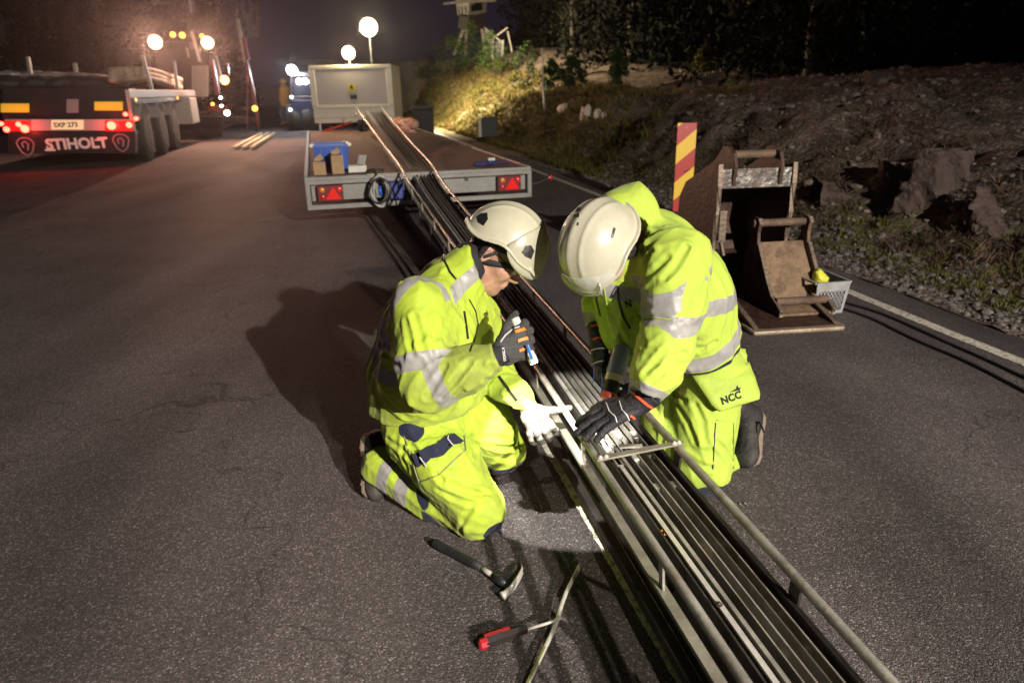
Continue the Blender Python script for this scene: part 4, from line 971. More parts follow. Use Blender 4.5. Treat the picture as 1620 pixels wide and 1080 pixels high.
MB().lathe([(.0005, 0), (.0115, 0), (.0115, .001), (.0005, .001)], tb+td*.0005, frame(td), n=16).build('lamp_lens', emis('torch_lamp', (1, .97, .88), 30), TH, world=True)
MB().lathe([(.009, -.003), (.009, 0), (.0005, .0005)], ta, frame(-td), n=14).build('end_cap', blackplastic, TH, world=True)
DR = thing('power_tool', 'blue grey power tool with yellow band and red ring, held upright over the rails', 'power tool', D(960, 630, 2.1))
da_, db_ = D(984, 553, 2.20), D(964, 622, 2.11); dd = (db_-da_)/np.linalg.norm(db_-da_); Ld = np.linalg.norm(db_-da_)
fr = frame(dd)
MB().lathe([(.015, -.015), (.026, -.01), (.029, 0), (.031, Ld*.55), (.027, Ld*.6)], da_, fr, n=20).build('housing', mat('blue_grey_plastic', (.25, .30, .50), .4, var=.3, vscale=20, dirt=(.15, .15, .14), dscale=20, damt=.5), DR, world=True, auto=.5)
MB().lathe([(.0275, Ld*.58), (.0285, Ld*.6), (.0285, Ld*.72), (.0275, Ld*.74)], da_, fr, n=20).build('yellow_band', mat('yellow_label', (.70, .62, .42), .5, var=.2), DR, world=True, auto=.5)
MB().lathe([(.027, Ld*.73), (.027, Ld*.98), (.025, Ld)], da_, fr, n=20).build('gear_head', blackplastic, DR, world=True, auto=.5)
MB().lathe([(.025, Ld), (.027, Ld*1.01), (.027, Ld*1.12), (.024, Ld*1.14)], da_, fr, n=20).build('red_ring', mat('red_plastic', (.65, .08, .04), .4, var=.15), DR, world=True, auto=.5)
MB().lathe([(.012, Ld*1.13), (.012, Ld*1.25), (.004, Ld*1.27), (.004, Ld*1.48)], da_, fr, n=14).build('chuck', brightsteel, DR, world=True, auto=.5)
MB().tube([D(984, 545, 2.2), D(984, 556, 2.23), D(976, 562, 2.3), D(965, 560, 2.33)], .022, 10).build('grip', blackplastic, DR, world=True, smooth=True)
bw = mat('blue_wire', (.08, .12, .5), .4)
for a in (((939, 578), (940, 592), (938, 606)), ((951, 590), (953, 604), (950, 626))):
    w = MB(); w.tube([D(x, y, 2.17-.0015*(y-580)) for x, y in a], .0016, 6); tag(w.build('wire_offcut', bw, None, smooth=True), 'thin blue wire end sticking up from the rails %s' % ('left of the power tool' if a[0][0] == 939 else 'next to the power tool\'s tip'), 'wire', 'blue wire ends')
# ============================================================ tools on the asphalt
HM = thing('claw_hammer', 'claw hammer with black rubber grip lying on the asphalt by the left worker\'s knee', 'hammer', G(755, 890))
h0, h1, h2_, h3 = G(688, 858, .017), G(752, 893, .02), G(768, 900, .02), G(797, 921, .022)
MB().tube([G(684, 857, .017), G(690, 860, .017), G(700, 866, .018), G(722, 877, .019), G(748, 890, .02), G(762, 898, .02)], [.012, .018, .0165, .0155, .017, .0125], 14, flat=.85).build('grip', mat('black_rubber_grip', (.012, .012, .013), .6, bump=.4, bscale=120, var=.3), HM, world=True, smooth=True)
MB().tube([G(760, 897, .02), G(782, 911, .021)], .0085, 10).build('shaft', brightsteel, HM, world=True, smooth=True)
MB().tube([G(781, 910, .021), G(789, 915, .022), G(801, 924, .022)], [.0125, .016, .015], 12).build('neck', blackplastic, HM, world=True, smooth=True)
f0, f1, f2, f3, f4, f5, f6 = G(794, 943, .02), G(799, 939, .022), G(806, 933, .026), G(813, 926, .028), G(820, 915, .026), G(826, 903, .018), G(824, 889, .008)
hs = MB(); hs.tube([f0, f0*.7+f1*.3, f1, f2], [.0135, .0145, .0105, .0115], 14); hs.build('hammer_head', brightsteel, HM, world=True, smooth=True)
for off in (.006, -.006):
    u_ = np.array([0, 0, off]); cl = MB(); cl.tube([f2, f3+u_, f4+u_, f5+u_*1.4, f6+u_*.6], [.0115, .010, .0085, .006, .0022], 10, flat=.6); cl.build('claw', brightsteel, HM, world=True, smooth=True)
PB = thing('pry_bar', 'bent steel pry bar with yellow green stripe lying on the asphalt', 'pry bar', G(880, 985))
MB().tube([G(914, 899, .042), G(906, 916, .036), G(895, 938, .032), G(888, 957, .03), G(880, 985, .026), G(872, 1004, .022), G(858, 1032, .019), G(836, 1078, .015), G(800, 1150, .012)], [.005, .006, .0065, .0065, .0065, .0065, .0065, .0065, .0065], 12).build('shank', brightsteel, PB, world=True, smooth=True)
MB().bar(G(862, 1022, .0265), G(834, 1080, .0215), .005, .003).build('yellow_stripe', mat('faded_yellow_green_paint', (.20, .20, .05), .6, var=.3), PB, world=True)
MB().bar(G(918, 892, .046), G(909, 912, .037), .013, .004).build('flat_tip', brightsteel, PB, world=True, bevel=.002)
SD = thing('screwdriver', 'black and red handled screwdriver with its blade resting across the pry bar', 'screwdriver', G(800, 1010))
MB().tube([G(762, 1019, .02), G(770, 1016, .021), G(790, 1008, .021), G(806, 1003, .021), G(814, 1000, .021), G(833, 994, .022)], [.010, .0175, .0185, .0175, .0145, .0145], 6, flat=.9).build('handle', mat('black_screwdriver_plastic', (.02, .014, .014), .4, var=.3), SD, world=True, auto=.5)
rdp = mat('dark_red_plastic', (.34, .015, .02), .4, var=.2)
MB().tube([G(757, 1020, .02), G(760, 1019, .02), G(771, 1015, .021)], [.009, .0165, .0178], 8, flat=.9).build('red_end_cap', rdp, SD, world=True, auto=.5)
MB().bar(G(766, 1005, .0385), G(806, 992, .0385), .009, .003).build('red_inlay', rdp, SD, world=True)
MB().tube([G(832, 995, .022), G(870, 984, .034), G(880, 980, .037)], [.0048, .0046, .0046], 8).build('blade', brightsteel, SD, world=True, smooth=True)
MB().bar(G(878, 981, .037), G(888, 976, .0385), .011, .004).build('blade_tip', brightsteel, SD, world=True)
for i, (x, y) in enumerate(((1124, 800), (1172, 798), (1180, 797))):
    q = thing('self_tapping_screw', ['small screw on the asphalt beside the right tube rail', 'left one of two small screws on the asphalt right of the rails', 'right one of two small screws on the asphalt right of the rails'][i], 'screw', G(x, y), 'small dropped screws')
    MB().tube([G(x, y, .004), G(x+5, y+3, .004)], [.0022, .001], 6).build('shank', zinc, q, world=True); MB().lathe([(.0045, 0), (.0045, .002), (.002, .0035)], G(x-1, y-1, .003), frame(G(x-1, y)-G(x+5, y+3)), n=6).build('head', zinc, q, world=True)
# ============================================================ excavator buckets
A_ = G(1198, 530); B_ = G(1326, 522); lat = (B_-A_)/np.linalg.norm(B_-A_); bkv = np.array([-lat[1], lat[0], 0]); W_ = np.linalg.norm(B_-A_)
def bk(l, b_, z): return A_+lat*l+bkv*b_+np.array([0, 0, z])
BK = thing('excavator_bucket', 'large rusty excavator bucket standing open towards the road behind the right worker', 'excavator bucket', bk(W_/2, .6, 0))
edge = mat('bare_worn_steel_edge', (.25, .195, .145), .55, .6, bump=.6, bscale=45, var=.4, vscale=12, dirt=(.12, .07, .045), dscale=12, damt=.6)
outer = [(0, 0), (.9, .0), (1.15, .05), (1.38, .2), (1.48, .42), (1.45, .64), (1.34, .76), (.98, .9), (.75, .94)]
front = [(.74, .80), (.74, .61), (.77, .34), (.66, .19), (.33, .10), (.06, .035)]
side = outer+front
for l in (0, W_):
    R = np.stack([bkv, np.array([0, 0, 1.]), lat], 1)
    MB().prism(side, .022, bk(l, 0, 0), R).build('side_plate', rustdark, BK, world=True, bevel=.003)
    e_ = MB(); pts = [(.752, .94)]+front+[(.0, .012)]
    e_.sweep([(-.016, -.006), (.016, -.006), (.016, .007), (-.016, .007)], [bk(l+(.0), a-.006, z+.004) for a, z in pts]); e_.build('side_cutter', edge, BK, world=True, bevel=.002)
sh = MB(); n = len(outer); V = []
prof = [(0.02, .012), (.9, .02), (1.13, .07), (1.35, .22), (1.45, .42), (1.42, .62), (1.32, .73), (1.0, .86), (.80, .90)]
for k, (a, z) in enumerate(prof): V += [bk(.011, a, z), bk(W_-.011, a, z), bk(W_-.011, a, z+.02 if k < 3 else z), bk(.011, a, z+.02 if k < 3 else z)]
P2 = [bk(0, a, z) for a, z in prof]
V = []; 
for k, (a, z) in enumerate(prof):
    t = np.array(prof[min(k+1, len(prof)-1)])-np.array(prof[max(k-1, 0)]); t = t/np.linalg.norm(t); nn_ = np.array([-t[1], t[0]])*.018
    V += [bk(.0, a, z), bk(W_, a, z), bk(W_, a+nn_[0], z+nn_[1]), bk(.0, a+nn_[0], z+nn_[1])]
F = [(4*i+j, 4*i+(j+1) % 4, 4*(i+1)+(j+1) % 4, 4*(i+1)+j) for i in range(len(prof)-1) for j in range(4)]+[(0, 1, 2, 3), tuple(4*(len(prof)-1)+j for j in (3, 2, 1, 0))]
fixn(mk('shell', V, F, rustdark, BK, world=True))
lp = [(-.03, -.02), (W_+.03, -.02), (W_+.05, .02), (W_+.05, .16), (-.04, .16), (-.04, .02)]
R = np.stack([lat, bkv, np.array([0, 0, 1.])], 1)
MB().prism(lp, .028, bk(0, 0, .015), R).build('cutting_edge', mat('tan_worn_lip', (.36, .29, .21), .55, .4, bump=.6, bscale=45, var=.3, vscale=12, dirt=(.15, .09, .06), dscale=9, damt=.5), BK, world=True, bevel=.010)
MB().box(bk(W_/2, .765, .845), (W_-.03, .03, .13), R).build('top_beam', mat('scuffed_bare_steel', (.26, .245, .22), .35, .85, bump=.5, bscale=30, var=.5, vscale=12, dirt=(.08, .05, .04), dscale=15, damt=.9), BK, world=True, bevel=.004)
for l in (.10, W_-.10):
    ear = [(.74, .80), (.72, .93), (.76, 1.01), (.84, 1.05), (.94, 1.04), (1.06, .94), (1.30, .84), (1.33, .76), (1.1, .80)]
    MB().prism(ear, .025, bk(l, 0, 0), np.stack([bkv, np.array([0, 0, 1.]), lat], 1)).build('mounting_ear', rustdark, BK, world=True, bevel=.004)
MB().tube([bk(.09, .83, .995), bk(W_-.09, .83, .995)], .028, 18).build('coupler_pin', rusty, BK, world=True, auto=.6)
MB().tube([bk(.09, 1.24, .82), bk(W_-.09, 1.24, .82)], .028, 18).build('coupler_pin', rusty, BK, world=True, auto=.6)
MB().bar(bk(.035, .72, .64), bk(.045, .74, .42), .02, .05).build('wear_plate', edge, BK, world=True, bevel=.004); MB().bar(bk(.04, .74, .42), bk(.05, .70, .33), .02, .03).build('wear_plate', edge, BK, world=True, bevel=.004)
# narrow bucket standing in front, its back plate to the road
A2 = G(1230, 508); W2 = .355
def b2(l, b_, z): return A2+lat*l+bkv*b_+np.array([0, 0, z])
SBK = thing('excavator_bucket', 'narrow brown excavator bucket with two cross pins standing inside the mouth of the large one', 'excavator bucket', b2(W2/2, .2, 0))
sd = [(-.03, .035), (-.035, .075), (.02, .10), (.10, .13), (.19, .22), (.36, .43), (.37, .50), (.36, .56), (.39, .60), (.45, .60), (.47, .55), (.46, .48), (.50, .40), (.55, .25), (.50, .10), (.35, .035)]
for l in (0, W2): MB().prism(sd, .024, b2(l, 0, 0), np.stack([bkv, np.array([0, 0, 1.]), lat], 1)).build('side_plate', rustdark if l == 0 else rusty, SBK, world=True, bevel=.004)
for l in (-.001, W2+.001):
    e_ = MB(); e_.sweep([(-.014, -.005), (.014, -.005), (.014, .006), (-.014, .006)], [b2(l, a-.004, z) for a, z in [(.38, .595), (.355, .56), (.365, .50), (.355, .43), (.19, .225), (.10, .135), (.02, .105), (-.035, .078), (-.032, .04)]]); e_.build('side_edge', edge, SBK, world=True, bevel=.002)
MB().bar(b2(W2/2, .14, .095), b2(W2/2, .415, .425), W2-.02, .02, (0, 0, 1)).build('back_plate', mat('brown_worn_steel', (.27, .18, .105), .8, .15, bump=.9, bscale=28, var=.45, vscale=7, dirt=(.08, .045, .03), dscale=9, damt=.9), SBK, world=True, bevel=.003)
MB().bar(b2(W2/2, -.03, .045), b2(W2/2, .16, .075), W2-.02, .016, (0, 0, 1)).build('front_plate', MAT['brown_worn_steel'], SBK, world=True, bevel=.003)
MB().tube([b2(-.03, .415, .56), b2(W2+.03, .415, .56)], .026, 16).build('coupler_pin', rusty, SBK, world=True, auto=.6)
MB().tube([b2(.0, .05, .115), b2(W2, .05, .115)], .026, 16).build('coupler_pin', rusty, SBK, world=True, auto=.6)
# ============================================================ crate
cg = mat('grey_crate_plastic', (.30, .31, .31), .5, var=.15, vscale=8, dirt=(.18, .16, .14), dscale=12, damt=.5)
c0_ = G(1338, 495); CR = thing('plastic_crate', 'grey plastic crate with lattice sides standing right of the excavator buckets', 'crate', c0_)
ux = np.array([.985, .17, 0]); uy = np.array([-.17, .985, 0])
def cr(x, y, z): return c0_+ux*x+uy*y+np.array([0, 0, z])
Lc, Wc, Hc = .24, .36, .215
lat_ = MB(); fr_ = MB()
def pan(p00, p10, p01, p11, nseg):
    lerp = lambda u, v: (p00*(1-u)+p10*u)*(1-v)+(p01*(1-u)+p11*u)*v
    for u0, u1, v0, v1 in ((0, 1, 0, .10), (0, 1, .74, 1), (0, .09, .1, .74), (.91, 1, .1, .74)):
        a = [lerp(u0, v0), lerp(u1, v0), lerp(u1, v1), lerp(u0, v1)]; n_ = np.cross(a[1]-a[0], a[3]-a[0]); n_ /= np.linalg.norm(n_); a2 = [q+n_*.006 for q in a]
        fr_.add(a+a2, [(0, 1, 2, 3), (7, 6, 5, 4), (0, 4, 5, 1), (1, 5, 6, 2), (2, 6, 7, 3), (3, 7, 4, 0)])
    for i in range(-4, nseg+4):
        for sgn in (1, -1):
            a0, a1_ = (i/nseg, .1), ((i+4*sgn)/nseg, .74); 
            def clipu(a, b_):
                (x0, y0), (x1, y1) = a, b_; pts = []
                t0, t1 = 0., 1.
                for lo_, hi_ in ((.09, .91),):
                    if x0 == x1: return None
                    ta_, tb_ = (lo_-x0)/(x1-x0), (hi_-x0)/(x1-x0)
                    if ta_ > tb_: ta_, tb_ = tb_, ta_
                    t0, t1 = max(t0, ta_), min(t1, tb_)
                if t0 >= t1: return None
                return (x0+(x1-x0)*t0, y0+(y1-y0)*t0), (x0+(x1-x0)*t1, y0+(y1-y0)*t1)
            q = clipu(a0, a1_)
            if q: lat_.tube([lerp(*q[0]), lerp(*q[1])], .0035, 5)
x0, x1 = -Lc, 0.
ins = .02
pan(cr(x0+ins, ins, 0), cr(-ins, ins, 0), cr(x0, 0, Hc), cr(0, 0, Hc), 9)
pan(cr(-ins, ins, 0), cr(-ins, Wc-ins, 0), cr(0, 0, Hc), cr(0, Wc, Hc), 12)
pan(cr(-ins, Wc-ins, 0), cr(x0+ins, Wc-ins, 0), cr(0, Wc, Hc), cr(x0, Wc, Hc), 9)
fr_.box(cr(x0/2, Wc/2, .006), (Lc-2*ins, Wc-2*ins, .01), np.stack([ux, uy, np.array([0, 0, 1.])], 1))
for a, b_ in (((x0, 0), (0, 0)), ((0, 0), (0, Wc)), ((0, Wc), (x0, Wc)), ((x0, Wc), (x0, 0))): fr_.bar(cr(a[0], a[1], Hc), cr(b_[0], b_[1], Hc), .02, .012)
fr_.build('crate_frame', cg, CR, world=True); lat_.build('crate_lattice', cg, CR, world=True, smooth=True)
q = sdf_obj('crumpled_rag', lambda p: union([ell(cr(-.16, .12, .235), (.035, .05, .05)), ell(cr(-.13, .10, .215), (.035, .04, .03))], .03)(p)-.008*wr(p, 5, .06, 3), cr(-.15, .11, .23)-.13, cr(-.15, .11, .23)+.13, .008, mat('yellow_cloth', (.55, .55, .05), .7), None)
tag(q, 'crumpled bright yellow rag on top of the things in the grey crate', 'rag')
bx = MB().box(cr(-.12, .2, .10), (.13, .22, .16), rotm(rz=.2)).build('tool_case', mat('black_case', (.02, .02, .022), .5), None, bevel=.01); tag(bx, 'dark case standing inside the grey lattice crate', 'case')
# cables beside the road line
for k, (pts, lab) in enumerate((([(1335, 478), (1400, 498), (1500, 542), (1570, 573), (1640, 606), (1760, 662)], 'black cable lying on the asphalt nearest the white edge line'), ([(1330, 487), (1380, 504), (1450, 538), (1530, 572), (1620, 618), (1740, 682)], 'black cable lying on the asphalt furthest from the white edge line'))):
    w = MB(); w.tube(crm([G(x, y, .009) for x, y in pts], 6), .0085, 8); tag(w.build('power_cable', blackplastic, None, smooth=True), lab, 'cable', 'black cables along the road edge')
# ============================================================ traffic marker
sg = D(1084, 250, 8.0)
SG = thing('traffic_marker_board', 'upright red and yellow striped marker board behind the excavator bucket', 'road marker', (sg[0], 8.0, 0))
def stripes():
    m = bpy.data.materials.new('red_yellow_stripes'); m.use_nodes = True; nt = m.node_tree; b = nt.nodes['Principled BSDF']; tc = nd(nt, 'ShaderNodeTexCoord'); sp = nd(nt, 'ShaderNodeSeparateXYZ'); lk(nt, tc.outputs['Object'], sp.inputs[0])
    a = nd(nt, 'ShaderNodeMath', operation='MULTIPLY_ADD'); lk(nt, sp.outputs['X'], a.inputs[0]); a.inputs[1].default_value = -.84; lk(nt, sp.outputs['Z'], a.inputs[2])
    c_ = nd(nt, 'ShaderNodeMath', operation='MULTIPLY_ADD'); lk(nt, a.outputs[0], c_.inputs[0]); c_.inputs[1].default_value = 1/.40; c_.inputs[2].default_value = -2.235+5
    f_ = nd(nt, 'ShaderNodeMath', operation='FRACT'); lk(nt, c_.outputs[0], f_.inputs[0]); g_ = nd(nt, 'ShaderNodeMath', operation='LESS_THAN'); g_.inputs[1].default_value = .5; lk(nt, f_.outputs[0], g_.inputs[0])
    mx = nd(nt, 'ShaderNodeMix', data_type='RGBA'); lk(nt, g_.outputs[0], mx.inputs[0]); mx.inputs[6].default_value = (.78, .50, .02, 1); mx.inputs[7].default_value = (.42, .02, .012, 1); lk(nt, mx.outputs[2], b.inputs['Base Color']); b.inputs['Roughness'].default_value = .4; return m
MB().box((sg[0], 8.0, .56), (.215, .012, .98)).build('striped_board', stripes(), SG, world=True, bevel=.004)
MB().box((sg[0]+.01, 8.03, .5), (.03, .03, 1.0)).build('post', zinc, SG, world=True); MB().box((sg[0], 8.02, .04), (.45, .3, .08)).build('foot', rubber, SG, world=True, bevel=.02)
MB().lathe([(.010, 0), (.010, .004), (.003, .006)], (sg[0]-.01, 7.993, 1.0), frame((0, -1, 0)), n=10).build('rivet', zinc, SG, world=True)
MB().tube([(sg[0]+.0, 7.985, .52), (sg[0]+.06, 7.98, .55)], .006, 6).build('hook', blackplastic, SG, world=True)
# ============================================================ flatbed trailer
t0 = G(481, 281, .6); rt_ = np.array([.967, .257, 0]); rt_ /= np.linalg.norm(rt_); fwv = np.array([-rt_[1], rt_[0], 0]); TW = 2.5; TL = 9.6
def tp(x, y, z): return t0*np.array([1, 1, 0])+rt_*x+fwv*y+np.array([0, 0, z])
RT = np.stack([rt_, fwv, np.array([0, 0, 1.])], 1)
TR = thing('flatbed_trailer', 'low grey flatbed trailer with a red brown deck carrying the rails and the light cabin', 'trailer', tp(TW/2, TL/2, 0))
paint = mat('grey_painted_steel', (.22, .22, .20), .5, .3, bump=.25, bscale=30, var=.25, vscale=3, dirt=(.2, .17, .14), dscale=7, damt=.6)
deck = mat('red_brown_plywood_deck', (.20, .072, .045), .8, bump=.4, bscale=25, var=.35, vscale=2.2, dirt=(.07, .05, .042), dscale=3, damt=.8)
MB().box(tp(TW/2, TL/2, .575), (TW-.04, TL-.06, .03), RT).build('deck', deck, TR, world=True)
fm = MB()
for x in (.02, TW-.02): fm.box(tp(x, TL/2, .57), (.04, TL, .075), RT)
fm.box(tp(TW/2, 0, .565), (TW, .06, .07), RT); fm.box(tp(TW/2, TL, .565), (TW, .06, .07), RT)
for x in (.85, 1.65): fm.box(tp(x, TL/2, .45), (.08, TL-.2, .16), RT)
fm.build('deck_frame', paint, TR, world=True, bevel=.004)
rf = MB(); rf.box(tp(TW/2, -.03, .545), (TW, .05, .045), RT); rf.box(tp(TW/2, -.03, .285), (TW, .05, .05), RT)
for x in (.025, TW-.025): rf.box(tp(x, -.03, .415), (.05, .05, .22), RT)
rf.build('rear_frame', paint, TR, world=True, bevel=.004)
for x0_, x1_ in ((.06, 1.05), (1.42, TW-.06)): MB().box(tp((x0_+x1_)/2, .02, .425), (x1_-x0_, .012, .16), RT).build('rear_panel', paint, TR, world=True, bevel=.002)
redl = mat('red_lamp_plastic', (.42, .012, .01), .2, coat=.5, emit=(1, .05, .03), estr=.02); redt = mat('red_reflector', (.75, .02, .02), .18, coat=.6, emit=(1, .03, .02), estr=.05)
amb = mat('amber_lamp_plastic', (.6, .2, .02), .2, coat=.5)
for x in (.25, TW-.27):
    lb = MB().box(tp(x, -.055, .43), (.27, .05, .17), RT).build('tail_light', mat('dark_lamp_housing', (.12, .012, .012), .3), TR, world=True, bevel=.008)
    MB().prism([(-.085, -.065), (.085, -.065), (0, .07)], .012, tp(x+.03, -.084, .43), np.stack([rt_, np.array([0, 0, 1.]), -fwv], 1)).build('triangle_reflector', redt, lb, world=True, bevel=.003)
    for dx, dz, m_ in ((-.08, .04, amb), (.10, .04, redt), (-.08, -.035, redl)): MB().lathe([(.028, 0), (.028, .006), (.02, .012), (.001, .014)], tp(x+dx, -.08, .43+dz), frame(-fwv), n=14).build('lamp_lens', m_, lb, world=True, auto=.6)
for x in (.7, 1.75): MB().box(tp(x, .012, .50), (.04, .02, .05), RT).build('latch', blackplastic, TR, world=True)
MB().box(tp(1.30, -.0, .47), (.30, .02, .02), RT).build('plate_holder', blackplastic, TR, world=True)
dk = MB()
for k in range(3):
    for x in (.02, TW-.02): 
        pass
for k in range(3):
    for x in (.30, TW-.30):
        wq = thing_w = MB().lathe([(.1, -.1), (.20, -.1), (.29, -.085), (.30, 0), (.29, .085), (.20, .1), (.1, .1)], tp(x, 4.2+k*.75, .30), frame(rt_), n=24).build('wheel', rubber, TR, world=True, auto=.6)
        MB().lathe([(.001, -.06), (.08, -.07), (.17, -.05), (.19, -.102), (.19, .102), (.17, .05), (.08, .07), (.001, .06)], tp(x, 4.2+k*.75, .30), frame(rt_), n=20).build('rim', zinc, wq, world=True, auto=.6)
MB().bar(tp(1.25, TL, .5), tp(1.25, TL+1.4, .45), .12, .12).build('drawbar', paint, TR, world=True)
MB().tube([tp(TW+.0, -.02, .40), tp(TW+.10, -.05, .42), tp(TW+.20, -.08, .47)], .014, 8).build('marker_arm', rubber, TR, world=True); MB().lathe([(.03, -.02), (.033, 0), (.03, .02)], tp(TW+.21, -.09, .475), frame(rt_), n=14).build('marker_lamp', redl, TR, world=True, auto=.6)
MB().box(tp(.95, -.10, .425), (.16, .06, .20), RT).build('blue_jerry_can', mat('dark_blue_plastic', (.02, .03, .22), .4), TR, world=True, bevel=.02)
# hose coil
HC = thing('hose_coil', 'coil of pale hose with a blue plug hanging on the trailer\'s rear edge', 'hose coil', tp(.80, -.12, .3))
r_ = random.Random(4)
for k in range(7):
    rx, rz = .075+.035*r_.random(), .13+.03*r_.random(); ox, oz = r_.uniform(-.015, .015), r_.uniform(-.02, .02); P3 = []
    for a in np.linspace(0, 2*PI, 33): P3.append(tp(.76+ox+rx*math.sin(a)*(1+.12*math.sin(2*a+k)), -.14-.012*k+.01*math.sin(3*a+k), .44+oz+rz*math.cos(a)))
    MB().tube(P3, .0105, 8, cap=False).build('hose_loop', mat('pale_hose', (.48, .47, .42), .5, var=.2) if k % 3 else blackplastic, HC, world=True, smooth=True)
MB().tube([tp(.76, -.24, .50), tp(.765, -.25, .40)], .02, 10).build('blue_plug', mat('bright_blue_plastic', (.02, .10, .5), .4), HC, world=True, smooth=True)
MB().tube([tp(.76, -.1, .57), tp(.74, -.02, .63), tp(.72, .12, .64)], .014, 8).build('hose_end', rubber, HC, world=True, smooth=True)
MB().tube([tp(.66, .08, .625), tp(.74, .02, .65), tp(.84, .06, .63)], .014, 8).build('hose_end', rubber, HC, world=True, smooth=True)
# blue bin and small boxes on the deck
blue = mat('blue_bin_plastic', (.015, .085, .42), .42, var=.2, vscale=5, dirt=(.05, .1, .3), dscale=12, damt=.4)
Z0 = .592
BN = thing('plastic_bin', 'open blue plastic bin with white corner clips at the rear left of the trailer deck', 'bin', tp(.30, 1.0, Z0))
def shell(nm, c, l, w, h, t, m, par, taper=.9):
    b = MB(); V = []
    for s_, z in ((taper, 0), (1, h)):
        for o in (0, t):
            V += [tp(c[0]+sx*(l/2*s_-o), c[1]+sy*(w/2*s_-o), c[2]+(z if not (o and z == 0) else t)) for sx, sy in ((-1, -1), (1, -1), (1, 1), (-1, 1))]
    # order: bottom outer 0-3, bottom inner 4-7, top outer 8-11, top inner 12-15
    F = [(3, 2, 1, 0), (4, 5, 6, 7)]+[(i, (i+1) % 4, 8+(i+1) % 4, 8+i) for i in range(4)]+[(4+(i+1) % 4, 4+i, 12+i, 12+(i+1) % 4) for i in range(4)]+[(8+i, 8+(i+1) % 4, 12+(i+1) % 4, 12+i) for i in range(4)]
    return fixn(mk(nm, V, F, m, par, world=True, bevel=.004))
shell('bin_body', (.32, 1.0, Z0), .40, .46, .27, .012, blue, BN)
rm = MB()
for a, b_ in (((-.2, -.23), (.2, -.23)), ((.2, -.23), (.2, .23)), ((.2, .23), (-.2, .23)), ((-.2, .23), (-.2, -.23))): rm.bar(tp(.32+a[0], 1+a[1], Z0+.268), tp(.32+b_[0], 1+b_[1], Z0+.268), .03, .025)
for x in (-.12, 0, .12): rm.box(tp(.32+x, 1-.222, Z0+.14), (.014, .02, .24), RT)
rm.build('bin_rim', blue, BN, world=True)
for x in (-.21, .21): MB().box(tp(.32+x, .78, Z0+.275), (.05, .05, .035), RT).build('white_corner_clip', mat('white_clip', (.7, .68, .6), .5), BN, world=True, bevel=.006)
card = mat('brown_cardboard', (.36, .24, .12), .8, var=.25, vscale=14)
for i, (x, y, s_, h, lab) in enumerate(((.17, .28, .13, .14, 'small square tan cardboard box on the deck\'s rear left corner'), (.36, .32, .13, .20, 'taller open tan cardboard box in front of the blue bin'))):
    o = MB().box(tp(x, y, Z0+h/2), (s_, s_, h), np.array(RT) @ rotm(rz=.1*i)).build('cardboard_box', card, None, bevel=.002); tag(o, lab, 'box', 'small boxes on the trailer deck')
    MB().bar(tp(x-.04, y+s_/2, Z0+h), tp(x+.04, y+s_/2+.02, Z0+h+.05), .005, .06).build('box_flap', card, None); fl_ = COL.objects[-1]; fl_.parent = o
o = MB().box(tp(.58, .42, Z0+.035), (.20, .16, .07), RT).build('white_carton', mat('white_card', (.62, .60, .54), .7, var=.1), None, bevel=.002); tag(o, 'small white carton with its lid up, right of the blue bin', 'box', 'small boxes on the trailer deck')
l_ = MB().bar(tp(.63, .5, Z0+.07), tp(.66, .52, Z0+.17), .13, .006).build('carton_lid', MAT['white_card'], o)
# blue ratchet strap heap at the deck's right
RS = sdf_obj('ratchet_strap', lambda p: union([rc(tp(1.95, .40, Z0+.02), tp(2.20, .42, Z0+.02), .028, .03), rc(tp(2.15, .46, Z0+.02), tp(2.36, .38, Z0+.02), .02, .014), ell(tp(2.12, .40, Z0+.04), (.05, .04, .04))], .02)(p)-.008*wr(p, 3, .05, 2), tp(1.85, .2, Z0-.03)-.1, tp(2.45, .5, Z0+.1)+.15, .012, mat('dark_blue_webbing', (.02, .025, .10), .8), None)
tag(RS, 'heap of dark blue ratchet strap lying at the right rear of the trailer deck', 'strap')
MB().box(tp(2.13, .36, Z0+.075), (.08, .04, .03), RT).build('buckle', zinc, RS)
# ============================================================ light cabin on the front of the deck
GN = thing('equipment_cabin', 'boxy cream cabin with large grey rear hatch on the front of the trailer', 'cabin', tp(1.0, 9.0, Z0))
cream = mat('cream_panel_paint', (.58, .57, .47), .45, bump=.1, bscale=20, var=.1, vscale=2, dirt=(.4, .36, .28), dscale=4, damt=.4)
g0 = D(497, 196, 16.8); g1 = D(624, 189, 16.8); gt0 = D(491, 104, 16.8); GW = g1[0]-g0[0]; GH = gt0[2]-g0[2]; gx0 = g0[0]; gz0 = g0[2]
rx_ = np.array([.999, .04, 0]); ry_ = np.array([-.04, .999, 0]); RG = np.stack([rx_, ry_, np.array([0, 0, 1.])], 1)
def gp(x, y, z): return np.array([gx0, 16.8, gz0])+rx_*x*GW+ry_*y+np.array([0, 0, z*GH])
MB().box(gp(.5, .95, .5), (GW, 1.8, GH), RG).build('body', cream, GN, world=True, bevel=.02)
MB().box(gp(.5, .035, .62), (GW*.86, .03, GH*.60), RG).build('hatch', mat('grey_hatch_panel', (.33, .32, .30), .5, var=.08), GN, world=True, bevel=.006)
fr2 = MB(); fr2.box(gp(.5, .03, .965), (GW*.999, .06, GH*.06), RG); fr2.box(gp(.035, .03, .62), (GW*.07, .06, GH*.62), RG); fr2.box(gp(.965, .03, .62), (GW*.07, .06, GH*.62), RG); fr2.box(gp(.5, .02, .29), (GW*.88, .05, GH*.05), RG); fr2.box(gp(.5, .03, .17), (GW*.98, .05, GH*.15), RG); fr2.box(gp(.5, .03, .04), (GW*.98, .05, GH*.07), RG)
fr2.build('hatch_frame', cream, GN, world=True, bevel=.008)
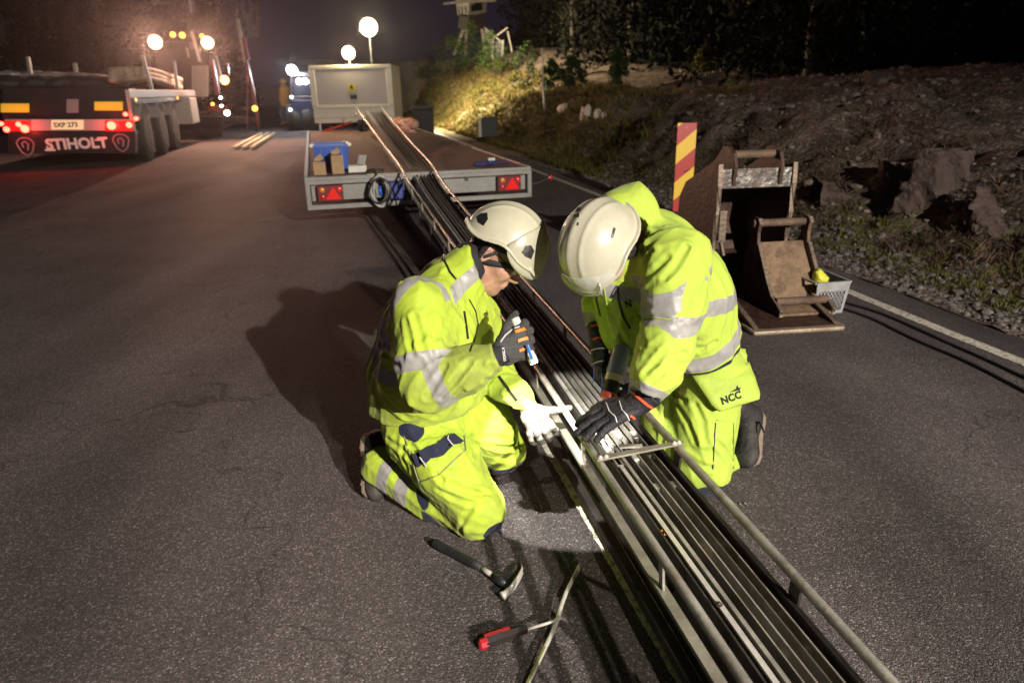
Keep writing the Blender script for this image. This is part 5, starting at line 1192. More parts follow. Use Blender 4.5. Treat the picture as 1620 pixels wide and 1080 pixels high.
o = MB().box(gp(.50, .012, .60), (GW*.10, .008, GH*.13), RG).build('yellow_notice', mat('yellow_green_label', (.42, .38, .04), .6), GN, world=True); MB().box(gp(.515, .012, .45), (GW*.08, .01, GH*.07), RG).build('black_notice', blackplastic, GN, world=True)
MB().prism([(-.05, -.04), (.05, -.04), (0, .05)], .006, gp(.50, .004, .63), np.stack([rx_, np.array([0, 0, 1.]), -ry_], 1)).build('warning_triangle', blackplastic, GN, world=True)
MB().box(gp(.62, -.5, -.20), (.10, .10, .62), RG).build('support_leg', blackplastic, GN, world=True); MB().bar(gp(.6, .4, -.04), gp(.62, -.55, .04), .12, .08).build('drawbar', blackplastic, GN, world=True)
for x in (.06, .94): MB().tube([gp(x, .1, 0), gp(x, .05, -.22)], .03, 8).build('corner_jack', zinc, GN, world=True)
for x in (.15, .85):
    MB().lathe([(.05, -.09), (.16, -.09), (.2, -.07), (.2, .07), (.16, .09), (.05, .09)], gp(x, 1.0, -.02), frame(rx_), n=20).build('wheel', rubber, GN, world=True, auto=.6)
MB().lathe([(.03, 0), (.035, .02), (.02, .04)], gp(.53, -.0, .14), frame(-ry_), n=12).build('coupling_ball', zinc, GN, world=True, auto=.6)
redst = mat('red_lashing_strap', (.55, .05, .025), .6, var=.3)
for k, (a, b_) in enumerate(((gp(.06, -.1, -.16), gp(.48, -.2, .02)), (gp(.04, -.25, -.27), gp(.10, -.2, -.17)), (gp(.95, -.1, -.02), gp(1.22, -.9, -.25)))):
    o = MB(); o.bar(a, b_, .09, .05); tag(o.build('lashing_strap', redst, None), ['red lashing strap running from the cabin\'s left corner to its coupling', 'short red strap end at the front left corner of the trailer deck', 'red strap bundle at the cabin\'s lower right corner'][k], 'strap', 'red lashing straps')
rgb = sdf_obj('tarpaulin', lambda p: union([rc(D(628, 196, 16.6), D(654, 196, 16.2), .14, .13), rc(D(640, 205, 16), D(656, 212, 15.6), .11, .07)], .1)(p)-.05*wr(p, 4, .3, 3), D(640, 200, 16)-np.array([.6, 1.1, .45]), D(640, 200, 16)+np.array([.6, 1.1, .5]), .035, mat('red_and_cream_tarp', (.55, .07, .04), .7, col2=(.6, .5, .4), vscale=3.5, var=.0), None)
tag(rgb, 'crumpled red and cream tarpaulin heaped right of the cabin', 'tarpaulin')
# flood lights
def flood(nm, px, py, Y, base_z, lab, col, s, r=.09, mastpx=None):
    p = D(px, py, Y); t_ = thing(nm, lab, 'floodlight', (p[0], p[1], base_z), 'lit floodlights')
    MB().tube([(p[0], p[1]+.05, base_z), (p[0], p[1]+.05, p[2]-.02)], .02, 8).build('mast', zinc, t_, world=True)
    MB().lathe([(r*.6, .12), (r*1.1, .0), (r*1.15, -.03), (r, -.03)], p+np.array([0, .04, 0]), frame((0, 1, 0)), n=16).build('lamp_housing', zinc, t_, world=True, auto=.6)
    MB().lathe([(.001, .03), (r*.6, .022), (r, 0), (r, -.01), (.001, -.01)], p, frame((0, -1, -.15)), n=20).build('lamp_glass', emis(nm+'_glow', col, s), t_, world=True, auto=.6)
    return p
zr = gp(.5, 0, 1)[2]
fl1_ = flood('floodlight', 583, 43, 26., 0, 'bright lit floodlight high on a mast above the cream cabin', (1, .86, .55), 12, .27)
fl2_ = flood('floodlight', 551, 84, 17.0, zr, 'lower lit floodlight just above the cream cabin\'s roof', (1, .80, .45), 12, .13)
# ============================================================ bins at the roadside
def bin_(loc, w, h, lab, m, pale=None, nm='wheelie_bin'):
    B = thing(nm, lab, 'bin', loc); x, y, z = loc
    V = []; 
    for s_, zz in ((.80, 0), (1, h*.88)): V += [(x+sx*w/2*s_, y+sy*w/2*s_, z+zz) for sx, sy in ((-1, -1), (1, -1), (1, 1), (-1, 1))]
    mk('bin_body', V, [(3, 2, 1, 0), (4, 5, 6, 7), (0, 1, 5, 4), (1, 2, 6, 5), (2, 3, 7, 6), (3, 0, 4, 7)], m, B, world=True, bevel=.02)
    MB().box((x, y, z+h*.93), (w*1.06, w*1.06, h*.10)).build('lid', m, B, world=True, bevel=.02); MB().tube([(x-w*.3, y-w*.5, z+h*1.02), (x+w*.3, y-w*.5, z+h*1.02)], .03, 8).build('handle', m, B, world=True)
    return B
p = D(672, 205, 21.5); bin_((p[0], 21.5, 0.0), .60, 1.02, 'black wheelie bin standing on the verge beside the trailer\'s front', mat('black_bin_plastic', (.016, .016, .018), .5))
p = D(770, 215, 19.5); p2 = thing('cable_cabinet', 'low dark box in the verge grass, its left side coloured pale as if lit', 'cabinet', (p[0], 19.5, p[2]))
MB().box((p[0]+.08, 19.6, p[2]+.22), (.42, .35, .50)).build('cabinet_body', mat('dark_green_box', (.03, .035, .028), .6), p2, world=True, bevel=.02); MB().box((p[0]-.17, 19.5, p[2]+.22), (.08, .3, .48)).build('painted_lit_side', mat('lit_side_paint', (.5, .48, .4), .6), p2, world=True)  # pale slab paints the light falling on the box's left side
# white planks on the asphalt
wp = mat('pale_planed_wood', (.62, .54, .36), .7, var=.25, vscale=8)
for k, (dx, lab) in enumerate(((0, 'leftmost of three pale planks lying on the asphalt by the lorry'), (.16, 'middle one of three pale planks lying on the asphalt by the lorry'), (.32, 'rightmost of three pale planks lying on the asphalt by the lorry'))):
    a, b_ = G(371, 234-0, .06), G(423, 206, .06); d_ = np.array([.25, -.05, 0])*(k); b_ = a+(b_-a)*.75
    tag(MB().bar(a+d_, b_+d_, .10, .07).build('timber_plank', wp, None, bevel=.004), lab, 'plank', 'pale planks beside the lorry')
# ============================================================ ground, road, bank
def xe(Y): return 2.49-.24*(Y-4.91)+.05*max(0, 4.91-Y)*-1+.0
GRD = MB(); GRD.add([(-400, -60, -.03), (400, -60, -.03), (400, 500, -.03), (-400, 500, -.03)], [(0, 1, 2, 3)])
o = GRD.build('ground', mat('dark_soil', (.035, .03, .025), .95, bump=.5, bscale=3, var=.4, vscale=.3)); tag(o, kind='structure')
ys = [-12, -4, 0, 2, 4, 5, 6, 8, 10, 14, 18, 24, 30, 45, 70, 120]
V = []; 
for Y in ys: V += [(-60, Y, 0), (xe(Y)+.33, Y, 0)]
F = [(2*i, 2*i+1, 2*i+3, 2*i+2) for i in range(len(ys)-1)]
o = mk('road', V, F, asphalt); tag(o, kind='structure')
def paint_line(nm, pts, w, z=.004, jag=0.):
    V = []; P = []; r = random.Random(5)
    for a, b in zip(pts[:-1], pts[1:]):
        n = max(1, int(np.linalg.norm(b-a)/.02)) if jag else 6
        P += [a+(b-a)*i/n for i in range(n)]
    P.append(pts[-1])
    for i, p in enumerate(P):
        t = P[min(i+1, len(P)-1)]-P[max(i-1, 0)]; t /= np.linalg.norm(t); s = np.array([t[1], -t[0], 0]); j1 = r.uniform(-jag, jag); j2 = r.uniform(-jag, jag)
        V += [tuple(p*[1, 1, 0]-s*(w/2+j1)+[0, 0, z]), tuple(p*[1, 1, 0]+s*(w/2+j2)+[0, 0, z])]
    o = mk(nm, V, [(2*i, 2*i+1, 2*i+3, 2*i+2) for i in range(len(P)-1)], whitepaint); tag(o, kind='structure'); return o
paint_line('road_edge_line', [np.array([xe(Y)-.02+(.03 if Y < 4 else 0), Y, 0]) for Y in (1, 2, 3, 4, 5, 6, 8, 10, 13, 18, 26, 40)], .085, jag=.003)
cl0, cl1 = G(1096, 1080), G(921, 785); cd_ = (cl0-cl1)/np.linalg.norm(cl0-cl1)
paint_line('road_centre_line', [cl1-cd_*1.1, cl1, cl0, cl0+cd_*1.2], .085, jag=.0035)
rs = np.random.RandomState(3)
def vnoise(x, y, s, seed=0):
    r = np.random.RandomState(seed); t = r.rand(64, 64); X = x/s; Y = y/s; i = np.floor(X).astype(int); j = np.floor(Y).astype(int); fx = X-i; fy = Y-j; fx = fx*fx*(3-2*fx); fy = fy*fy*(3-2*fy)
    g = lambda a, b: t[a % 64, b % 64]
    return (g(i, j)*(1-fx)+g(i+1, j)*fx)*(1-fy)+(g(i, j+1)*(1-fx)+g(i+1, j+1)*fx)*fy-.5
def ss(x, a, b): t = np.clip((x-a)/(b-a), 0, 1); return t*t*(3-2*t)
def bank_h(e, Y):
    e = np.asarray(e, float); Y = np.asarray(Y, float)
    H = 1.72+ss(Y, 16, 42)*1.9
    near = 1-ss(Y, 5, 9)
    z = H*(.50*ss(e, .75+.25*near, 2.6)+.42*ss(e, 1.9, 6.5))+.004*np.maximum(e-6, 0)
    # the cut face further along the road
    z = z*(1-.0*Y)
    m = ss(e, .5, 1.6)
    z += m*(.55*vnoise(e+50, Y, 2.4, 1)+.34*vnoise(e+50, Y, .9, 2)+.20*vnoise(e+50, Y, .35, 4)+.10*vnoise(e+50, Y, .14, 5))*(1-.7*ss(e, 3.2, 5.5))
    z += (1-m)*.035*vnoise(e+50, Y, .1, 6)+.006
    return z
ev = np.concatenate([np.linspace(.30, 1, 12), np.linspace(1.06, 4.5, 52), np.linspace(4.7, 9, 22), np.array([10, 12, 15, 20, 30, 50, 80])])
yv = np.concatenate([np.linspace(-2, 3, 12), np.linspace(3.06, 12, 130), np.linspace(12.15, 24, 80), np.linspace(24.4, 60, 60), np.array([65, 75, 90, 120])])
E_, Y_ = np.meshgrid(ev, yv, indexing='ij'); Zb = bank_h(E_, Y_); Xb = np.vectorize(xe)(Y_)+E_
ny = len(yv); V = np.stack([Xb.ravel(), Y_.ravel(), Zb.ravel()], 1); F = [(i*ny+j, (i+1)*ny+j, (i+1)*ny+j+1, i*ny+j+1) for i in range(len(ev)-1) for j in range(ny-1)]
def bank_mat():
    m = bpy.data.materials.new('bank_earth'); m.use_nodes = True; nt = m.node_tree; b = nt.nodes['Principled BSDF']; tc = nd(nt, 'ShaderNodeTexCoord')
    def noise(s, d=6, r=.65): 
        n = nd(nt, 'ShaderNodeTexNoise'); n.inputs['Scale'].default_value = s; n.inputs['Detail'].default_value = d; n.inputs['Roughness'].default_value = r; lk(nt, tc.outputs['Object'], n.inputs['Vector']); return n.outputs['Fac']
    a = nd(nt, 'ShaderNodeValToRGB'); el = a.color_ramp.elements; el[0].position = .32; el[0].color = (.06, .042, .033, 1); el[1].position = .7; el[1].color = (.30, .225, .18, 1); x = el.new(.5); x.color = (.16, .115, .09, 1); lk(nt, noise(3.2, 9, .75), a.inputs['Fac'])
    vo = nd(nt, 'ShaderNodeTexVoronoi'); vo.inputs['Scale'].default_value = 26; lk(nt, tc.outputs['Object'], vo.inputs['Vector']); sc_ = nd(nt, 'ShaderNodeSeparateColor'); lk(nt, vo.outputs['Color'], sc_.inputs[0])
    g = nd(nt, 'ShaderNodeMapRange'); g.inputs['From Min'].default_value = .80; g.inputs['From Max'].default_value = .9; g.inputs['To Max'].default_value = .75; lk(nt, sc_.outputs[0], g.inputs['Value'])
    mx = nd(nt, 'ShaderNodeMix', data_type='RGBA'); lk(nt, g.outputs['Result'], mx.inputs[0]); lk(nt, a.outputs['Color'], mx.inputs[6]); mx.inputs[7].default_value = (.30, .26, .23, 1)
    # mossy verge
    at_ = nd(nt, 'ShaderNodeAttribute', attribute_name='verge'); mm = nd(nt, 'ShaderNodeMath', operation='MULTIPLY'); r2 = nd(nt, 'ShaderNodeMapRange'); r2.inputs['From Min'].default_value = .42; r2.inputs['From Max'].default_value = .6; lk(nt, noise(6, 7, .7), r2.inputs['Value']); lk(nt, at_.outputs['Fac'], mm.inputs[0]); lk(nt, r2.outputs['Result'], mm.inputs[1])
    m2 = nd(nt, 'ShaderNodeMix', data_type='RGBA'); lk(nt, mm.outputs[0], m2.inputs[0]); lk(nt, mx.outputs[2], m2.inputs[6]); m2.inputs[7].default_value = (.09, .105, .018, 1)
    lk(nt, m2.outputs[2], b.inputs['Base Color']); b.inputs['Roughness'].default_value = .95; b.inputs['Specular IOR Level'].default_value = .15
    bp = nd(nt, 'ShaderNodeBump'); bp.inputs['Distance'].default_value = .09; bp.inputs['Strength'].default_value = 1.; lk(nt, noise(9, 9, .75), bp.inputs['Height']); b2_ = nd(nt, 'ShaderNodeBump'); b2_.inputs['Distance'].default_value = .03; lk(nt, vo.outputs['Distance'], b2_.inputs['Height']); b2_.invert = True; lk(nt, bp.outputs['Normal'], b2_.inputs['Normal']); lk(nt, b2_.outputs['Normal'], b.inputs['Normal']); return m
bank = mk('bank', V, F, bank_mat(), smooth=True); tag(bank, kind='structure')
vg = (ss(E_, .55, .8)*(1-ss(E_, 1.2, 2.2))*.8+ss(Y_, 12, 20)*(1-ss(E_, 2, 4))).ravel(); at_ = bank.data.attributes.new('verge', 'FLOAT', 'POINT'); at_.data.foreach_set('value', np.clip(vg, 0, 1))
def bz(x, y): return float(bank_h(x-xe(y), y))
# ---- low vegetation and stones (uncountable)
def scatter(nm, n, emin, emax, ymin, ymax, h, w, m, seed, lean=.6, blades=6, ypow=1.6, wob=1., mask=None):
    r = np.random.RandomState(seed); V = []; F = []; k = 0
    Yc = ymin+(ymax-ymin)*r.rand(n)**ypow; Ec = emin+(emax-emin)*r.rand(n)
    if mask is not None: ok = mask(Ec, Yc); Yc = Yc[ok]; Ec = Ec[ok]
    Xc = np.array([xe(y) for y in Yc])+Ec; Zc = bank_h(Ec, Yc); N = len(Yc)
    X = np.repeat(Xc, blades)+r.randn(N*blades)*w*2.2; Y = np.repeat(Yc, blades)+r.randn(N*blades)*w*2.2; Z = np.repeat(Zc, blades)-.01; sc_ = np.repeat(.5+r.rand(N)*wob, blades)*(.5+r.rand(N*blades)); grow = 1+np.clip((Y-8)/14, 0, 1.6)
    a = r.rand(N*blades)*2*PI; ln = r.rand(N*blades)*lean; hx = np.cos(a)*ln; hy = np.sin(a)*ln; H = h*sc_; wx = -np.sin(a)*w*.5*grow; wy = np.cos(a)*w*.5*grow
    A = np.stack([X-wx, Y-wy, Z], 1); B = np.stack([X+wx, Y+wy, Z], 1); Cc = np.stack([X+hx*H*.5+wx*.8, Y+hy*H*.5+wy*.8, Z+H*.6], 1); D_ = np.stack([X+hx*H, Y+hy*H, Z+H*.95], 1)
    VV = np.stack([A, B, Cc, D_], 1).reshape(-1, 3); FF = np.arange(len(VV)).reshape(-1, 4)
    me = bpy.data.meshes.new(nm); me.vertices.add(len(VV)); me.vertices.foreach_set('co', VV.ravel()); me.loops.add(FF.size); me.loops.foreach_set('vertex_index', FF.ravel()); me.polygons.add(len(FF)); me.polygons.foreach_set('loop_start', np.arange(0, FF.size, 4)); me.polygons.foreach_set('loop_total', np.full(len(FF), 4)); me.update(); me.materials.append(m)
    o = bpy.data.objects.new(nm, me); COL.objects.link(o); return o
dry = mat('dry_brown_heather', (.14, .092, .065), .95, var=.6, vscale=2.5, col2=(.05, .034, .025), spec=.1)
grn = mat('yellow_green_grass', (.12, .125, .022), .9, var=.6, vscale=1.7, col2=(.045, .038, .015), spec=.1)
straw = mat('straw_grass', (.19, .155, .05), .9, var=.5, vscale=1.2, col2=(.07, .045, .02), spec=.1)
tag(scatter('heather', 15000, .95, 4.2, 2.5, 24, .06, .006, dry, 1, lean=1.5, blades=6, ypow=1.3, mask=lambda e, y: vnoise(e+3, y, .8, 31) > .02+.10*e-.2), 'low dry brown heather and twigs covering the roadside bank', 'heather', kind='stuff')
tag(scatter('verge_grass', 3600, .62, 1.35, 3, 34, .045, .007, grn, 2, lean=.9, blades=8, ypow=1.4, mask=lambda e, y: vnoise(e+9, y, .45, 11)+.5 > .52-.02*y), 'yellow green moss and grass along the gravel road edge', 'grass', kind='stuff')
tag(scatter('bank_grass', 15000, .6, 4.4, 10, 48, .10, .012, straw, 3, lean=1.1, blades=6, ypow=1.15, mask=lambda e, y: vnoise(e+8, y, 1.3, 41)+.5 > 1.15-(y-9)/9), 'straw coloured tall grass on the far lit part of the bank', 'grass', kind='stuff')
tag(scatter('bank_greenery', 6000, .5, 3.6, 12, 48, .10, .014, grn, 4, lean=.8, blades=7, ypow=1.2, mask=lambda e, y: vnoise(e+5, y, 1.6, 21) > -.15), 'green weeds among the grass on the far part of the bank', 'weeds', kind='stuff')
def stones(nm, n, emin, emax, ymin, ymax, r0, r1, m, seed, ypow=1.7):
    r = random.Random(seed); b = MB(); ico = bmesh.new(); bmesh.ops.create_icosphere(ico, subdivisions=1, radius=1); IV = np.array([v.co[:] for v in ico.verts]); IF = [tuple(v.index for v in f.verts) for f in ico.faces]; ico.free()
    nr = np.random.RandomState(seed)
    for _ in range(n):
        y = ymin+(ymax-ymin)*r.random()**ypow; e_ = r.uniform(emin, emax); s = r.uniform(r0, r1)*(.6+r.random()**3*1.6); z = float(bank_h(e_, y))
        VV = IV*(1+.35*(nr.rand(len(IV), 1)-.5))*np.array([r.uniform(.7, 1.3), r.uniform(.7, 1.3), r.uniform(.45, .9)])*s; a = r.random()*6
        R = rotm(rz=a); b.add(VV @ R.T+[xe(y)+e_, y, z+s*.2], IF)
    return b.build(nm, m)
gv = mat('grey_gravel', (.16, .145, .13), .9, var=.7, vscale=30, col2=(.035, .032, .03), bump=.4, bscale=80)
tag(stones('gravel', 5200, .34, 1.15, 2.6, 14, .007, .020, gv, 7), 'loose grey gravel along the road shoulder', 'gravel', kind='stuff')
tag(stones('bank_stones', 3800, 1.1, 8, 3, 24, .012, .038, mat('bank_stone', (.21, .17, .14), .9, var=.6, vscale=9, col2=(.12, .09, .07), bump=.5, bscale=40), 8, ypow=1.2), 'scattered stones over the earth bank', 'stones', kind='stuff')
# ---- rock outcrops
rockm = mat('reddish_rock', (.085, .050, .037), .85, bump=1., bscale=14, var=.55, vscale=3.5, col2=(.06, .045, .038), dirt=(.03, .025, .022), dscale=7, damt=.7)
def bhit(px, py):
    d = ray(px, py); t = 2.
    while t < 80:
        p = CO+d*t
        if p[2] < bz(p[0], p[1]) and p[0]-xe(p[1]) > .3: return p
        t += .03 if t < 15 else .1
    return CO+d*20
def rock(px, py, Y, sx, sy, sz, seed, lab):
    sx, sy, sz = sx*.95, sy, sz*.78; c = bhit(px, py)+np.array([0, sy*.5, -.07]); r = np.random.RandomState(seed); pl = []
    for i in range(11):
        n = r.randn(3)*[1, 1, .5]; n /= np.linalg.norm(n); pl.append((n, np.linalg.norm(n*[sx, sy, sz])*(.62+.3*r.rand())))
    def f(p):
        q = p-c; d = np.full(len(p), -9.)
        for n, w in pl: d = np.maximum(d, q @ n-w)
        lay = .02*np.abs(np.sin(q[:, 0]*14+3*q[:, 2]+r.rand()*0))
        return d+lay-.045*wr(p, seed, .5, 3)-.015*wr(p, seed+1, .12, 2)
    o = sdf_obj('rock', f, c-np.array([sx, sy, sz])*1.6-.1, c+np.array([sx, sy, sz])*1.6+.1, .026, rockm, None, smooth=False); tag(o, lab, 'rock', 'rocks jutting from the bank'); return o
rock(1428, 282, 6.3, .17, .3, .34, 1, 'tall pointed reddish rock in the bank, upper left of the squarish block')
rock(1488, 315, 6.0, .36, .35, .30, 2, 'largest squarish reddish rock block in the middle of the bank')
rock(1338, 312, 7.0, .10, .25, .22, 5, 'small pale edged rock in the bank nearest the bucket')
rock(1590, 372, 5.2, .22, .3, .24, 4, 'rounded grey brown rock in the bank at the right edge of the picture')
rock(1375, 335, 6.6, .16, .25, .15, 6, 'low dark brown rock between the small pale edged rock and the squarish block')
rock(1395, 132, 10.5, .22, .3, .10, 8, 'flat dark slab of rock sticking out near the top of the bank')
# pale bags
pale = mat('white_sack_cloth', (.62, .52, .44), .8, bump=.3, bscale=12, var=.2)
for k, (x, y, w, h, lab) in enumerate(((922, 181, .055, .16, 'leftmost narrow white sack on the bank'), (930, 181, .08, .19, 'second white sack from the left on the bank'), (946, 182, .08, .13, 'third white sack from the left on the bank'), (955, 183, .06, .09, 'small rightmost white sack on the bank'))):
    c = bhit(x, y+5)+[0, 0, .04]; w *= c[1]/12.6; h *= c[1]/12.6; o = sdf_obj('sack', lambda p: ell(c, (w, .08, h))(p)-.02*wr(p, k, .15, 2), c-.32, c+.32, .03, pale, None); tag(o, lab, 'sack', 'white sacks on the bank')
c = bhit(893, 174); tag(sdf_obj('boulder', lambda p: ell(c, (.2, .2, .16))(p)-.03*wr(p, 9, .2, 2), c-.4, c+.4, .03, pale, None), 'pale pinkish boulder on the bank left of the white sacks', 'rock')
# marker pole
p0 = bhit(862, 178); p1 = D(857, 76, p0[1]); PO = thing('snow_pole', 'tall thin grey pole standing on the bank left of the white sacks', 'pole', p0-np.array([0, 0, .2]))
MB().tube([p0-[0, 0, .3], p0*.45+p1*.55], .030, 8).build('lower_tube', zinc, PO, world=True, smooth=True); MB().tube([p0*.45+p1*.55, p1], .022, 8).build('upper_tube', mat('pale_pole_paint', (.5, .47, .4), .5), PO, world=True, smooth=True)
# ============================================================ trees and bushes
leafd = mat('dark_conifer_needles', (.006, .007, .004), .9, var=.5, vscale=1.2, spec=.1); leafb = mat('birch_leaves', (.018, .019, .010), .85, var=.5, vscale=1.5, spec=.1)
bark = mat('pine_bark', (.05, .036, .028), .9, bump=.8, bscale=9, var=.5, vscale=3)
def leafmesh(nm, centers, rad, per, size, m, seed, flat=.6):
    r = np.random.RandomState(seed); Cc = np.repeat(np.array(centers), per, 0); Rr = np.repeat(np.array(rad), per)
    q = r.randn(len(Cc), 3)*[1, 1, flat]; q /= np.maximum(np.linalg.norm(q, axis=1, keepdims=True), 1e-6); q *= (r.rand(len(Cc), 1)**.5)*Rr[:, None]; P = Cc+q
    a = r.randn(len(P), 3); a /= np.linalg.norm(a, axis=1, keepdims=True); b = r.randn(len(P), 3); b -= (b*a).sum(1, keepdims=True)*a; b /= np.linalg.norm(b, axis=1, keepdims=True); s = (size*(.5+r.rand(len(P))))[:, None]
    VV = np.stack([P-a*s, P-b*s*.45, P+a*s, P+b*s*.45], 1).reshape(-1, 3); FF = np.arange(len(VV)).reshape(-1, 4)
    me = bpy.data.meshes.new(nm); me.from_pydata(VV.tolist(), [], FF.tolist()); me.materials.append(m); me.update(); return me
def conifer(seed, H, m):
    r = random.Random(seed); cs = []; rs_ = []; z = H*.03
    while z < H*.98:
        f = 1-(z-H*.15)/(H*.86); R = (.6+H*.16*f**.8)*r.uniform(.8, 1.15); n = max(3, int(8*f)+2)
        for i in range(n):
            a = r.random()*6.28; 
            for t in (.35, .7, 1.):
                cs.append((math.cos(a)*R*t, math.sin(a)*R*t, z-.28*R*t*t+r.uniform(-.1, .1))); rs_.append(.42*(1.15-.3*t)*(.6+.6*f))
        z += H*.045*r.uniform(.8, 1.2)
    return leafmesh('crown', cs, rs_, 22, .10, m, seed)
def birch(seed, H, m):
    r = random.Random(seed); cs = []; rs_ = []
    for i in range(70):
        z = H*r.uniform(.12, 1.); f = math.sin(PI*min(1, (z/H-.02)/.98)); a = r.random()*6.28; R = H*.2*f*r.random()**.5; cs.append((math.cos(a)*R, math.sin(a)*R, z)); rs_.append(r.uniform(.35, .8))
    return leafmesh('crown', cs, rs_, 60, .07, m, seed, .8)
def trunkmesh(H, r0, seed):
    r = random.Random(seed); b = MB(); b.tube([(r.uniform(-.06, .06)*i, r.uniform(-.05, .05)*i, H*i/6-.6) for i in range(7)], [r0*(1-.14*i) for i in range(7)], 8)
    for i in range(9):
        z = H*r.uniform(.15, .7); a = r.random()*6.28; L = r.uniform(.5, 1.4); b.tube([(0, 0, z), (math.cos(a)*L, math.sin(a)*L, z+L*.25)], [r0*.22, r0*.07], 5)
    me = bpy.data.meshes.new('trunk'); me.from_pydata(b.V, [], b.F); me.materials.append(bark); return me
kinds = [(conifer(1, 11, leafd), trunkmesh(10, .17, 1)), (conifer(2, 13, leafd), trunkmesh(12, .2, 2)), (birch(3, 9, leafb), trunkmesh(8, .13, 3)), (conifer(4, 9, leafd), trunkmesh(8.5, .15, 4))]
def add_tree(k, x, y, z, s, rz, lab, grp):
    t_ = thing(['spruce_tree', 'spruce_tree', 'birch_tree', 'spruce_tree'][k], lab, 'tree', (x, y, z), grp, rz)
    for nm, me in zip(('crown', 'trunk'), kinds[k]):
        o = bpy.data.objects.new(nm, me); COL.objects.link(o); o.parent = t_; o.scale = (s, s, s)
    return t_
r = random.Random(9)
for px, Y, k in ((840, 44, 2), (860, 42, 0), (905, 30, 2), (950, 38, 1), (1000, 27, 0), (1045, 34, 2), (1090, 25, 3), (1140, 30, 1), (1175, 23, 2), (1215, 28, 0), (1262, 22, 1), (1283, 17.5, 0), (1320, 27, 3), (1360, 21, 2), (1400, 26, 1), (1440, 20, 0), (1480, 25, 3), (1520, 19, 1), (1560, 24, 2), (1600, 18.5, 0), (1640, 23, 1), (1120, 40, 1), (1240, 38, 0), (1340, 36, 1), (1460, 34, 0), (1580, 32, 3), (880, 50, 1), (1010, 46, 1), (1690, 19, 0)):
    p = D(px, 105, Y); z = bz(p[0], Y)
    add_tree(k, p[0], Y, z, r.uniform(.9, 1.25), r.random()*6, 'dark %s in the unlit wood above the bank' % ('birch' if k == 2 else 'spruce'), 'birches in the wood above the bank' if k == 2 else 'spruces in the wood above the bank')
thick = MB()
rq = np.random.RandomState(77); cs_ = []; rd_ = []
for i in range(420):
    px = rq.uniform(830, 1800); Y = rq.uniform(24, 58)*(1.0 if px < 900 else .8); p = D(px, 105, Y); z = bz(p[0], Y)
    if p[0]-xe(Y) < 8: continue
    cs_.append((p[0], Y, z+rq.uniform(.2, 5.5))); rd_.append(rq.uniform(.8, 1.8))
me = leafmesh('wood', cs_, rd_, 420, .09, leafd, 5, 1.); o = bpy.data.objects.new('wood', me); COL.objects.link(o); tag(o, 'dense unlit undergrowth and low branches of the wood above the bank', 'undergrowth', kind='stuff')
for px, Y in ((-60, 44), (-10, 48), (30, 42), (70, 52), (105, 45), (145, 50), (180, 43), (215, 54), (250, 47), (285, 58), (318, 50), (350, 60), (380, 66), (-100, 40), (130, 60), (230, 64)):
    p = G(px, 180, 0); x_ = D(px, 160, Y)[0]
    add_tree(r.choice((0, 1, 3)), x_, Y, -.1, r.uniform(1., 1.35)*(.75 if px > 330 else 1), r.random()*6, 'tall dark spruce in the unlit wood beyond the lorry', 'spruces in the wood beyond the lorry')
bushm = mat('bush_green_leaves', (.035, .06, .014), .8, var=.5, vscale=4, spec=.15); bushy = mat('bush_yellow_green_leaves', (.13, .13, .03), .8, var=.5, vscale=4, spec=.15)
def bush(px, py, Y, w, h, m, seed, lab, per=60, tall=False):
    rr = random.Random(seed); p = bhit(px, py+4) if Y < 30 else D(px, py, Y); s_ = p[1]/Y if Y < 30 else 1.; w *= s_; h *= s_; x_, y_ = p[0], p[1]; z = p[2]-.05; cs = []; rad = []
    for i in range(26):
        a = rr.random()*6.28; t = rr.random(); zz = h*t; R = w*.5*math.sin(PI*min(1, .22+.78*t))*rr.random()**.5; cs.append((math.cos(a)*R, math.sin(a)*R, zz+.1)); rad.append(w*.17*(1.2-.5*t))
    B = thing('bush', lab, 'bush', (x_, y_, z), None); me = leafmesh('foliage', cs, rad, per, (.028+.004*Y/12)*s_, m, seed, 1.); o = bpy.data.objects.new('foliage', me); COL.objects.link(o); o.parent = B
    b = MB()
    for i in range(6): q = cs[i*4]; b.tube([(0, 0, -.1), (q[0]*.5, q[1]*.5, q[2]*.5), q], [.018, .012, .006], 5)
    b.build('stems', bark, B); return B
bush(975, 132, 15, .60, .62, bushm, 1, 'rounded bright green bush on the bank crest, right of the pole', 90)
bush(905, 140, 15.5, .55, .62, bushm, 2, 'dull green bush between the pole and the rounded bright green bush', 80); bush(872, 142, 16, .5, .6, bushm, 3, 'small green bush directly right of the pole', 60)
bush(1112, 110, 15, .5, .45, bushy, 4, 'low olive bush on the crest left of the tall yellow green sapling', 50); bush(1195, 104, 15, .55, .55, bushy, 5, 'dull olive bush touching the left of the yellow green sapling', 50)
bush(1224, 98, 14.5, .38, .75, bushy, 6, 'tall yellow green sapling on the crest against the dark wood', 50)
bush(745, 98, 36, 2.2, 1.6, bushm, 7, 'wide green bush at the foot of the watch tower', 80); bush(715, 110, 38, 2.0, 1.5, bushm, 8, 'green bush on the crest left of the watch tower', 80); bush(780, 108, 32, 1.8, 1.3, bushm, 9, 'green bush in front of the white mast base', 70)
bush(680, 122, 44, 1.8, 1.0, bushy, 10, 'olive bush above the pale cut rock face', 60); bush(833, 135, 24, 1.2, 1.3, bushm, 12, 'dark green bush on the bank left of the pole', 70)
